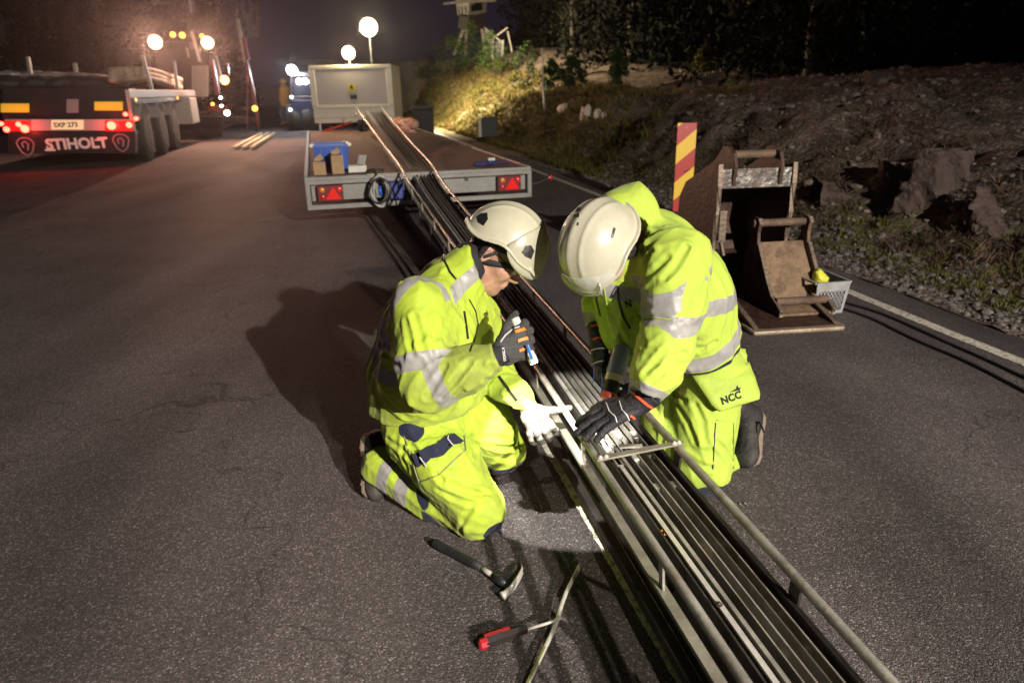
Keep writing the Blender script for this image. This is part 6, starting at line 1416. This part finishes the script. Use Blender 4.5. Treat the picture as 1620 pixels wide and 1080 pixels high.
# cut rock face
for k, (x, y, w, h, lab) in enumerate(((655, 138, 1.5, 1.5, 'left half of the pale floodlit cut rock face far up the road'), (698, 132, 1.1, 1.3, 'right, whiter half of the pale floodlit cut rock face far up the road'))):
    c = D(x, y, 46); r2 = np.random.RandomState(k)
    o = sdf_obj('cliff', lambda p: rbox(c, (w, .9, h), .2)(p)-.22*wr(p, 30+k, 1.1, 3, (0, 0, 1)), c-2.6, c+2.6, .14, mat('pale_rock', (.33, .27, .19), .85, bump=.8, bscale=5, var=.4, vscale=1.2), None, smooth=False); tag(o, lab, 'cliff')
# ============================================================ watch tower and mast base
woodp = mat('pale_tower_boards', (.70, .62, .52), .8, var=.3, vscale=4)
TY = 42.; TWR = thing('watch_tower', 'leggy watch tower with a pale windowed cabin above the far bank', 'tower', D(728, 85, TY))
def tpx(x, y, dy=0): return D(x, y, TY+dy)
lg = [((733, 48), (718, 88), 0), ((738, 48), (736, 90), 0), ((762, 46), (770, 92), 2.2), ((768, 48), (780, 90), 2.2)]
for a, b_, dy in lg: MB().bar(tpx(*a, dy), tpx(*b_, dy), .16, .16).build('leg', woodp, TWR, world=True)
def hexa(nm, pts8, m, par): return fixn(mk(nm, pts8, [(0, 1, 2, 3), (7, 6, 5, 4), (0, 4, 5, 1), (1, 5, 6, 2), (2, 6, 7, 3), (3, 7, 4, 0)], m, par, world=True))
hexa('lower_cabin', [tpx(724, 45), tpx(738, 48), tpx(742, 24), tpx(727, 22), tpx(735, 44, 2), tpx(766, 46, 2.2), tpx(768, 24, 2.2), tpx(742, 22, 2)], mat('dark_tower_boards', (.13, .10, .085), .8), TWR)
hexa('cabin', [tpx(724, 24), tpx(740, 27), tpx(743, -2), tpx(720, -4), tpx(738, 24, 2), tpx(769, 20, 2.2), tpx(770, -2, 2.2), tpx(742, -4, 2)], woodp, TWR)
MB().bar(tpx(713, 5, -.3), tpx(772, 3, 1.8), 1.2, .10).build('roof_edge', woodp, TWR, world=True)
for x in (725, 730, 736): MB().bar(tpx(x, 11, -.12), tpx(x+1.5, 22, -.12), .13, .05, (1, 0, 0)).build('window', blackplastic, TWR, world=True)
MB().bar(tpx(745, 12, .3), tpx(762, 10, 1.6), .05, .42).build('window', blackplastic, TWR, world=True)
HT = thing('mast_base', 'white posts and round dish of a small mast base right of the watch tower', 'mast', D(788, 95, 38))
def hp_(x, y, dy=0): return D(x, y, 38+dy)
for x in (779, 795): MB().bar(hp_(x, 64), hp_(x, 96), .12, .12).build('white_post', mat('white_post_paint', (.6, .57, .5), .6), HT, world=True)
MB().bar(hp_(787, 66, .2), hp_(787, 95, .2), .42, .05, (0, 1, 0)).build('pale_panel', mat('pale_grey_panel', (.25, .25, .26), .7), HT, world=True)
MB().tube([hp_(772, 64)+np.array([math.cos(a)*.28, 0, math.sin(a)*.34]) for a in np.linspace(0, 2*PI, 15)], .05, 6).build('round_dish', woodp, HT, world=True)
for a, b_ in (((766, 44), (792, 66)), ((803, 44), (776, 64)), ((803, 50), (812, 92))): MB().bar(hp_(*a, -.1), hp_(*b_, -.1), .07, .07).build('diagonal_brace', woodp, HT, world=True)
# ============================================================ lorry semitrailer on the left
LW = np.array([.967, .257, 0]); LW /= np.linalg.norm(LW); LF = np.array([-LW[1], LW[0], 0])
q0 = D(222, 235, 15.5)*[1, 1, 0]
def onpl(p0, n, x, y): r_ = ray(x, y); return CO+r_*(((p0-CO) @ n)/(r_ @ n))
def rear(x, y, off=0): return onpl(q0-LF*off, LF, x, y)
def sidep(x, y, off=0): return onpl(q0+LW*off, LW, x, y)
def lf(p): return (p-q0) @ LF, p[2]
ST = thing('semi_trailer', 'dark low semi trailer with lit red tail lights, loaded with bundles, parked on the left', 'semi trailer', rear(120, 245)*[1, 1, 0])
dkp = mat('dark_lorry_paint', (.018, .014, .016), .35, coat=.3, var=.3); wht = mat('white_lorry_paint', (.42, .40, .36), .45, var=.1, dirt=(.3, .27, .22), dscale=5)
def rbx(nm, x0, y0, x1, y1, m, depth=.08, off=0, par=ST, bevel=.006):
    a, b_, c_, d_ = rear(x0, y1, off), rear(x1, y1, off), rear(x1, y0, off), rear(x0, y0, off); V = [a, b_, c_, d_]+[q+LF*depth for q in (a, b_, c_, d_)]
    return fixn(mk(nm, V, [(3, 2, 1, 0), (4, 5, 6, 7), (0, 1, 5, 4), (1, 2, 6, 5), (2, 3, 7, 6), (3, 0, 4, 7)], m, par, world=True, bevel=bevel))
rbx('bumper', 12, 208, 214, 243, dkp, .25)
rbx('rear_frame', 4, 140, 204, 190, dkp, .6, -.1)
rbx('light_bar', 8, 189, 212, 207, mat('grey_light_bar', (.35, .32, .30), .5), .10, .05)
yr = mat('yellow_reflective_plate_glow', (.55, .50, .03), .4, emit=(.9, .8, .04), estr=.2)  # faint emission put in for the light these plates throw back
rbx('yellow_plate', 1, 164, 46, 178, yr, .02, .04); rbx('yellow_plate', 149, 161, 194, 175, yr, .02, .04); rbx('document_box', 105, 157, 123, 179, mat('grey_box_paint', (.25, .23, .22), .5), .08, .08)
for (x0_, x1_) in ((6, 48), (166, 210)): rbx('tail_light', x0_, 191, x1_, 208, mat('dark_red_lamp', (.2, .008, .008), .25, emit=(1, .02, .015), estr=.5), .06, .09)
rl = emis('tail_lamp_glow', (1, .055, .03), 14); tails = []
for x, y, r_ in ((10, 205, .055), (29, 197, .05), (39, 204, .075), (176, 199, .085), (204, 198, .06)):
    MB().lathe([(.001, .02), (r_*.8, .015), (r_, 0), (r_, -.02)], rear(x, y, .12), frame(-LF), n=14).build('tail_lamp', rl, ST, world=True, auto=.6); tails.append(rear(x, y, .25))
for x, y in ((198, 181), (215, 188), (1, 196)): MB().lathe([(.001, .02), (.04, .0), (.04, -.05)], rear(x, y, .12), frame(-LF), n=12).build('marker_lamp', rl, ST, world=True, auto=.6)
np_ = rbx('number_plate', 81, 190, 132, 205, mat('lit_number_plate', (.75, .62, .38), .5, emit=(1, .72, .38), estr=.45), .015, .07)
z_ = rear(118, 230, .012); xr = LW
wt = mat('white_lettering', (.62, .58, .52), .5, emit=(1, .9, .8), estr=.02)
place_text('company_name', 'STIHOLT', (rear(165, 220)[2]-rear(165, 237)[2])*1.35, rear(122, 228, .01), LW, (0, 0, 1), wt, ST, bold=.012)
place_text('plate_number', 'SXP 273', .13, rear(104, 198, .088), LW, (0, 0, 1), blackplastic, np_, bold=.004)
rbx('lettering_stroke', 71, 236, 88, 239, wt, .01, .012, bevel=0); rbx('lettering_stroke', 150, 220, 165, 223, wt, .01, .012, bevel=0)
for x, y in ((41, 232), (192, 226)):
    c_ = rear(x, y, .015); b = MB(); out = [(math.cos(a)*.155, math.sin(a)*.125+.05) for a in np.linspace(-.1, PI+.1, 9)]+[(-.10, -.11), (0, -.19), (.10, -.11)]
    P3 = [c_+LW*u+np.array([0, 0, v]) for u, v in out]; b.tube(P3+[P3[0]], .014, 6); 
    b.tube([c_+LW*-.05+[0, 0, -.02], c_+LW*-.06+[0, 0, .07], c_+LW*.0+[0, 0, .10], c_+LW*.05+[0, 0, .05], c_+LW*.02+[0, 0, -.08]], .016, 6); b.build('badge', mat('badge_grey', (.25, .2, .2), .5), ST, world=True)
# bed, side rail, wheels
a = sidep(203, 147); f1, z1 = lf(a); f2_, _ = lf(sidep(308, 150)); wid = (rear(214, 200)-rear(6, 200)) @ LW
bd = MB(); RL_ = np.stack([LW, LF, np.array([0, 0, 1.])], 1)
bd.box(q0+LW*(-wid/2-.05)+LF*((f2_)/2+.2)+[0, 0, z1-.12], (wid-.1, f2_, .22), RL_); bd.build('bed', dkp, ST, world=True)
MB().box(q0+LW*(-.04)+LF*(f2_/2+.1)+[0, 0, z1-.02], (.08, f2_+.2, .17), RL_).build('side_rail', wht, ST, world=True, bevel=.01)
MB().box(q0+LW*-.06+LF*.05+[0, 0, z1-.45], (.06, .06, .75), RL_).build('corner_post', wht, ST, world=True)
for xw, yw, yb in ((234, 206, 238), (258, 199, 229), (277, 193, 222)):
    pb = G(xw-4, yb); fw_ = (onpl(q0-LW*.1, LW, xw, yw)-q0) @ LF; zc = .62; 
    c_ = q0-LW*.30+LF*fw_+[0, 0, .60]
    w_ = MB().lathe([(.25, -.2), (.5, -.2), (.60, -.16), (.61, 0), (.60, .16), (.5, .2), (.25, .2)], c_, frame(LW), n=28).build('wheel', rubber, ST, world=True, auto=.5)
    MB().lathe([(.001, .06), (.12, .10), (.14, .02), (.30, .05), (.34, .203), (.34, -.203), (.001, -.1)], c_, frame(LW), n=24).build('rim', zinc, w_, world=True, auto=.5)
    V = []; 
    arc_ = [c_+LW*.02+LF*math.cos(t)*.70+np.array([0, 0, math.sin(t)*.70]) for t in np.linspace(.7, PI-.5, 12)]
    MB().sweep([(-.2, -.012), (.05, -.012), (.05, .012), (-.2, .012)], arc_).build('mudguard', mat('grey_mudguard', (.30, .28, .26), .5), ST, world=True)
    MB().box(c_+LW*.12+LF*.72+[0, 0, .0], (.03, .05, .9), RL_).build('mud_flap_strut', MAT['grey_mudguard'], ST, world=True)
a_ = onpl(q0, LW, 300, 178); fa = (a_-q0) @ LF; MB().box(q0+LW*-.15+LF*(fa+.4)+[0, 0, a_[2]+.05], (.5, 1.4, z1-.75), RL_).build('side_locker', mat('grey_locker', (.34, .31, .27), .5), ST, world=True, bevel=.01)
for k, (x, y) in enumerate(((215, 158), (281, 155))):
    MB().lathe([(.001, .02), (.035, .01), (.035, -.01)], sidep(x, y, .03), frame(LW), n=10).build('amber_marker', emis('amber_marker_glow', (1, .5, .08), 3), ST, world=True)
for (x0_, y0_, x1_, y1_) in ((225, 88, 240, 142), (275, 97, 281, 143)): MB().bar(sidep(x0_, y0_, -.1), sidep(x1_, y1_, -.1), .08, .08).build('stake', zinc, ST, world=True)
for (x0_, y0_, x1_, y1_) in ((44, 90, 52, 135), (118, 100, 124, 135)): MB().bar(onpl(q0+LF*3, LF, x0_, y0_), onpl(q0+LF*3, LF, x1_, y1_), .07, .07).build('stake', zinc, ST, world=True)
MB().bar(rear(203, 147, -.02), rear(208, 190, -.02), .05, .05).build('side_post', wht, ST, world=True)
# loads
def blob(nm, cs, m, lab, cat, h=.07, amp=.03, grp=None, k=.08):
    P = [c[0] for c in cs]; f = union([ell(*c) for c in cs], k); o = sdf_obj(nm, lambda p: f(p)-amp*wr(p, 5, .5, 3), np.min(P, 0)-1.3, np.max(P, 0)+1.3, h, m, None); tag(o, lab, cat, grp); return o
bund = mat('pale_wrapped_bundle', (.36, .31, .25), .8, var=.5, vscale=3, col2=(.12, .09, .07), bump=.5, bscale=8)
for k in range(9):
    a_, b_ = sidep(176+5*(k % 3), 112+7*(k//3)+2*(k % 3), -.25-.22*(k % 3)), sidep(286-4*(k % 2), 126+6*(k//3)+2*(k % 3), -.25-.22*(k % 3)); mid = (a_+b_)/2+[0, 0, .12]
    tag(MB().tube([a_, a_*.6+b_*.4+[0, 0, .14], mid+(b_-a_)*.12, b_], .07, 8).build('wrapped_bundle', bund, None, smooth=True), 'pale wrapped long bundle strapped on the bed of the semi trailer', 'bundle', 'pale bundles on the semi trailer')
pl_ = mat('dark_scrap', (.05, .045, .045), .7, var=.5); shw = mat('white_sheet', (.48, .45, .40), .6, var=.2)
blob('folded_sheet', [(onpl(q0+LF*3, LF, x, 122+k, ), (.35, .7, .11)) for k, x in enumerate((80, 105, 130, 148))], shw, 'pale folded sheeting lying on the left part of the semi trailer', 'sheeting', .06)
blob('dark_cargo', [(onpl(q0+LF*1.5, LF, x, 133), (.4, 1.0, .18)) for x in (10, 45, 85, 125, 160)], pl_, 'dark low heap of equipment on the semi trailer behind the yellow plates', 'cargo', .08, .05)
blob('steel_parts', [(onpl(q0+LF*4, LF, x, 119), (.3, .8, .09)) for x in (22, 45, 66)], zinc, 'grey metal parts stacked at the left of the semi trailer load', 'steel parts', .07, .03)
# ============================================================ crane lorry
CL = thing('crane_lorry', 'red crane lorry with lit orange work lamps parked ahead of the semi trailer', 'lorry', G(325, 205, 0))
CY = 26.
def cp(x, y, dy=0): return D(x, y, CY+dy)
redp = mat('red_lorry_paint', (.16, .012, .012), .35, coat=.4, var=.3)
def cbx(nm, x0, y0, x1, y1, m, d=1.5, dy=0, bevel=.02):
    a, b_, c_, d_ = cp(x0, y1, dy), cp(x1, y1, dy), cp(x1, y0, dy), cp(x0, y0, dy); V = [a, b_, c_, d_]+[q+np.array([-.26, .96, 0])*d for q in (a, b_, c_, d_)]
    return fixn(mk(nm, V, [(3, 2, 1, 0), (4, 5, 6, 7), (0, 1, 5, 4), (1, 2, 6, 5), (2, 3, 7, 6), (3, 0, 4, 7)], m, CL, world=True, bevel=bevel))
cbx('cab', 246, 78, 320, 150, dkp, 2.2, 2.5); cbx('roof_deflector', 262, 66, 300, 80, dkp, 1.5, 2.6); cbx('chassis', 290, 185, 352, 204, dkp, 4, -1); cbx('headboard', 303, 104, 329, 153, wht, .1, -.6)
cbx('front_body', 328, 168, 352, 190, redp, 2, 0); cbx('outrigger_beam', 346, 184, 408, 196, dkp, .4, -.3); cbx('outrigger_leg', 404, 178, 409, 208, dkp, .3, -.35, .005); cbx('outrigger_pad', 384, 170, 404, 174, dkp, .3, -.3, .005)
for a_, b_, w_, m_ in (((376, 30), (388, 100), .16, zinc), ((386, 60), (392, 95), .20, redp), ((389, 95), (402, 150), .16, redp), ((402, 150), (409, 200), .14, redp), ((391, 118), (391, 208), .08, redp), ((303, 50), (316, 98), .14, wht), ((299, -8), (302, 20), .10, zinc), ((342, 88), (352, 130), .10, wht), ((335, 95), (345, 150), .22, redp), ((360, 100), (362, 118), .06, redp), ((295, 75), (299, 92), .1, wht)):
    MB().bar(cp(*a_, -.4), cp(*b_, -.4), w_*.6, w_*.6).build('crane_arm', m_, CL, world=True, bevel=.01)
rr = random.Random(2); fr3 = MB()
for i in range(26): 
    x_, y_ = 375+rr.random()*32, rr.random()*55-5; fr3.bar(cp(x_, y_, .3), cp(x_+rr.uniform(-6, 8), y_+rr.uniform(6, 22), .3), .06, .05)
fr3.build('crane_hoses', mat('dim_grey_metal', (.03, .022, .022), .8), CL, world=True)
lampo = emis('orange_work_lamp', (1, .62, .30), 9)
def lampc(x, y, r_, m, nm='work_lamp', dy=-.6):
    c_ = cp(x, y, dy); MB().lathe([(.001, .05), (r_*.8, .04), (r_, 0), (r_, -.04), (r_*.5, -.12)], c_, frame((.1, -1, -.1)), n=16).build(nm, m, CL, world=True, auto=.6); return c_
w1 = lampc(245, 67, .22, lampo); w2 = lampc(328, 68, .19, lampo)
for x, y, m, r_ in ((273, 55, emis('amber_beacon', (1, .42, .05), 5), .08), (288, 56, MAT['amber_beacon'], .09), (355, 127, emis('red_orange_lamp', (1, .22, .06), 16), .14), (319, 57, MAT['amber_beacon'], .06), (307, 174, emis('red_side_lamp', (1, .12, .06), 5), .10), (403, 172, MAT['amber_beacon'], .09), (359, 179, emis('white_side_lamp', (1, .9, .75), 14), .09), (336, 165, MAT['amber_beacon'], .05), (349, 155, MAT['white_side_lamp'], .04), (350, 168, MAT['white_side_lamp'], .04)): lampc(x, y, r_, m, 'lamp', -.9)
for x, y in ((325, 197), (342, 196)): MB().lathe([(.2, -.15), (.42, -.15), (.46, 0), (.42, .15), (.2, .15)], cp(x, y, -.2), frame(LW), n=20).build('wheel', rubber, CL, world=True, auto=.6)
# ============================================================ wheel loader and person
WY = 29.; WLD = thing('wheel_loader', 'dark wheel loader with glaring white lamps standing left of the cream cabin', 'loader', G(478, 204))
def lp_(x, y, dy=0): return D(x, y, WY+dy)
def lbx(nm, x0, y0, x1, y1, m, d=1.5, dy=0, par=WLD, Yb=None, bevel=.03):
    a, b_, c_, d_ = lp_(x0, y1, dy), lp_(x1, y1, dy), lp_(x1, y0, dy), lp_(x0, y0, dy); V = [a, b_, c_, d_]+[q+np.array([-.2, .97, 0])*d for q in (a, b_, c_, d_)]
    return fixn(mk(nm, V, [(3, 2, 1, 0), (4, 5, 6, 7), (0, 1, 5, 4), (1, 2, 6, 5), (2, 3, 7, 6), (3, 0, 4, 7)], m, par, world=True, bevel=bevel))
lbx('rear_body', 460, 158, 500, 202, mat('dark_blue_paint', (.015, .022, .06), .5, var=.3), 2.2); lbx('cab_glass', 462, 122, 496, 156, mat('dark_glass', (.015, .018, .025), .08), 1.5, .3); lbx('cab_roof', 459, 114, 499, 122, dkp, 1.8, .2); lbx('cab_sill', 460, 152, 500, 160, dkp, 1.9, .1)
for x in (461, 497): lbx('cab_pillar', x-1.5, 120, x+1.5, 156, dkp, .1, .1, bevel=.005)
for x in (466, 490): MB().lathe([(.3, -.25), (.6, -.25), (.68, 0), (.6, .25), (.3, .25)], lp_(x, 190, .5), frame(LW), n=24).build('wheel', rubber, WLD, world=True, auto=.6)
wlamp = emis('white_work_lamp', (.85, .9, 1), 120); wl2 = emis('white_small_lamp', (.95, .97, 1), 25)
def lampw(x, y, r_, m): 
    c_ = lp_(x, y, -.15); MB().lathe([(.001, .05), (r_*.8, .04), (r_, 0), (r_, -.06)], c_, frame((0, -1, 0)), n=16).build('work_lamp', m, WLD, world=True, auto=.6); return c_
wk = lampw(461, 111, .18, wlamp); lampw(467, 113, .07, wlamp); lampw(473, 129, .11, wl2); lampw(482.5, 129, .11, wl2)
for x, y in ((461, 154), (459, 174)): lampw(x, y, .06, emis('cool_side_lamp', (.7, .8, 1), 5))
HVo = mat('orange_vest_cloth', (.75, .33, .03), .7, var=.2); HVt = mat('grey_work_trousers', (.12, .12, .13), .8, var=.3)
PY_ = 33.; FP = thing('person', 'person standing far off in an orange vest and orange helmet beside the wheel loader', 'worker', G(450, 196))
fp = lambda x, y, dy=0: D(x, y, PY_+dy)
leg = union([rc(fp(447, 163), fp(446, 180), .13, .10), rc(fp(446, 180), fp(449, 193), .10, .07), rc(fp(452, 163, .1), fp(453, 193, .1), .13, .08), rc(fp(449, 194), fp(446, 196, -.3), .08, .06)], .08)
tors = union([rc(fp(449, 142), fp(449, 162), .20, .17), rc(fp(444, 143), fp(443, 158), .08, .06), rc(fp(454, 143), fp(457, 158), .08, .06), ell(fp(443.5, 161), (.06, .06, .09)), ell(fp(457, 161), (.06, .06, .09)), rc(fp(449, 137), fp(449, 141), .07, .08), ell(fp(448, 133), (.11, .12, .14))], .06)
bo = fp(449, 165); sdf_obj('body', lambda p: np.minimum(leg(p), tors(p))+.012, bo-1.3, bo+1.3, .035, skin, FP)
sdf_obj('trousers', lambda p: smax(leg(p)-.012, -(fp(449, 194)[2]+.05-p[:, 2])*-1, .02), bo-1.3, bo+1.3, .035, HVt, FP); 
vv = union([rc(fp(450, 143), fp(450, 163), .23, .19)], .05); sdf_obj('vest', vv, bo-1.1, bo+1.1, .035, HVo, FP)
hc_ = fp(447.5, 130); sdf_obj('helmet', lambda p: smax(ell(hc_, (.14, .16, .14))(p), (hc_[2]-.02)-p[:, 2], .01), hc_-.3, hc_+.3, .025, mat('orange_helmet', (.8, .4, .03), .3), FP)
# ============================================================ aeroplane behind the cabin, distant sheds
AY = 52.; AP = thing('light_aeroplane', 'white high wing aeroplane parked behind the cream cabin, its tail fin at the left', 'aeroplane', G(540, 180))
ap = lambda x, y, dy=0: D(x, y, AY+dy); aw_ = mat('white_aircraft_paint', (.5, .48, .45), .4, var=.05)
def wing(nm, pts, th, m=aw_):
    V = [ap(*q)+[0, 0, s*th/2] for s in (1, -1) for q in pts]; n = len(pts); return fixn(mk(nm, V, [tuple(range(n)), tuple(range(2*n-1, n-1, -1))]+[(i, (i+1) % n, n+(i+1) % n, n+i) for i in range(n)], m, AP, world=True, bevel=.03))
wing('wing', [(494, 107, 0), (625, 108, 0), (672, 102, -.2), (672, 101, 1.2), (560, 103, 1.6), (436, 96, 1.4), (434, 97, .2)], .28)
MB().tube([ap(462, 112, -2), ap(500, 125, -1), ap(560, 128, 0), ap(590, 130, 1)], [.25, .6, .75, .4], 12).build('fuselage', aw_, AP, world=True, smooth=True)
fixn(mk('tail_fin', [ap(*q)+[s, 0, 0] for s in (-.1, .1) for q in ((457, 112, -2), (470, 112, -2), (467, 84, -2), (464, 75, -2), (460, 76, -2))], [(0, 1, 2, 3, 4), (9, 8, 7, 6, 5)]+[(i, (i+1) % 5, 5+(i+1) % 5, 5+i) for i in range(5)], aw_, AP, world=True))
MB().bar(ap(625, 108, .1), ap(628, 128, .1), .12, .08).build('wing_strut', aw_, AP, world=True)
SH = thing('storage_shed', 'long low pale shed far across the dark airfield', 'shed', D(415, 150, 85)*[1, 1, 0])
a_ = D(395, 152, 85); MB().box((D(412, 150, 85)[0], 86, 1.0), (6, 3, 2.2)).build('wall', mat('dim_pale_shed', (.14, .13, .13), .7), SH, world=True); MB().box((D(412, 150, 85)[0], 86, 2.25), (6.6, 3.6, .3)).build('roof', dkp, SH, world=True)
c_ = D(672, 150, 44); K = thing('traffic_cone', 'tiny red and white marker cone below the pale cut rock face', 'cone', c_-[0, 0, .4]); MB().lathe([(.2, -.35), (.17, -.3), (.05, .45), (.04, .45)], c_, n=12).build('cone', mat('cone_red', (.6, .08, .04), .5), K, world=True, auto=.6); MB().box(c_-[0, 0, .37], (.45, .45, .04)).build('base', rubber, K, world=True)

# ============================================================ light: a dark night sky and the lit lamps of the site
w = bpy.data.worlds.new('World'); sc.world = w; w.use_nodes = True; bg = w.node_tree.nodes['Background']; bg.inputs['Color'].default_value = (.60, .40, .72, 1); bg.inputs['Strength'].default_value = .022
def lamp(kind, nm, p, col, power, r_=.1, aim=None, size=None, blend=.5):
    l = bpy.data.lights.new(nm, kind); l.energy = power; l.color = col; l.shadow_soft_size = r_
    if kind == 'SPOT': l.spot_size = size; l.spot_blend = blend
    o = bpy.data.objects.new(nm, l); COL.objects.link(o); o.location = tuple(map(float, p))
    if aim is not None:
        d = Vector(tuple(map(float, np.array(aim)-np.array(p)))); o.rotation_euler = d.to_track_quat('-Z', 'Y').to_euler()
    return o
lamp('SPOT', 'work_light_tower', (5.0, -6.3, 4.3), (1, .90, .80), 9800, .06, aim=(-2.2, 4.4, .2), size=math.radians(88), blend=1.)
lamp('SPOT', 'second_work_light', (5.9, -6.4, 4.2), (1, .90, .82), 1100, .06, aim=(-.5, 3.6, .2), size=math.radians(88), blend=1.)
lamp('SPOT', 'near_work_light', (1.5, -1.4, 2.9), (1, .92, .78), 520, .05, aim=(-.02, 1.58, 0), size=math.radians(30), blend=.8)
lamp('SPOT', 'torch_beam', tb+td*.012, (1, .97, .90), 50, .006, aim=tuple((G(868, 760, 0)+D(915, 650, 2.1))/2), size=math.radians(72), blend=.15)
lamp('SPOT', 'floodlight_lamp_upper', fl1_+[.12, .5, -.05], (1, .82, .50), 13000, .15, aim=(3.5, 30, .8), size=math.radians(150), blend=.8)
lamp('POINT', 'floodlight_lamp_glow', fl1_+[0, -.3, 0], (1, .80, .48), 450, .15)
lamp('POINT', 'floodlight_lamp_lower', fl2_+[0, -.2, .05], (1, .74, .42), 160, .1)
lamp('SPOT', 'lorry_lamp_left', w1+[0, -.3, 0], (1, .50, .33), 2600, .15, aim=(-4, 13, 0), size=math.radians(125), blend=.8)
lamp('SPOT', 'lorry_lamp_right', w2+[0, -.3, 0], (1, .50, .33), 2400, .13, aim=(-3, 13, 0), size=math.radians(125), blend=.8)
lamp('POINT', 'loader_lamp', wk+[0, -.3, 0], (.85, .9, 1), 220, .13)
for i in (2, 3): lamp('POINT', 'tail_lamp_light', tails[i]+[0, -.1, 0], (1, .04, .03), 16, .06)
sc.view_settings.view_transform = 'Standard'; sc.view_settings.look = 'None'; sc.view_settings.exposure = 0; sc.view_settings.gamma = 1
cam.dof.focus_distance = 2.25; cam.dof.aperture_fstop = 3.4
try:
    sc.cycles.use_denoising = True; sc.cycles.use_adaptive_sampling = True; sc.cycles.adaptive_threshold = .02; sc.cycles.max_bounces = 6; sc.cycles.sample_clamp_indirect = 4
except Exception: pass

if HAZE:
    hz_ = MB().box((0, 190, 10), (840, 660, 24)).build('haze', None, None)  # volume added so that the lamps get a soft glow
    hz_.data.materials.clear(); hm_ = bpy.data.materials.new('lamp_glow_haze'); hm_.use_nodes = True; nt = hm_.node_tree; nt.nodes.remove(nt.nodes['Principled BSDF']); pv = nt.nodes.new('ShaderNodeVolumePrincipled'); pv.inputs['Color'].default_value = (.9, .88, .9, 1); pv.inputs['Density'].default_value = HAZE; pv.inputs['Anisotropy'].default_value = .88
    nt.links.new(pv.outputs[0], nt.nodes['Material Output'].inputs['Volume']); hz_.data.materials.append(hm_); tag(hz_, 'thin haze added to give the lamps a glow', 'haze', kind='stuff')
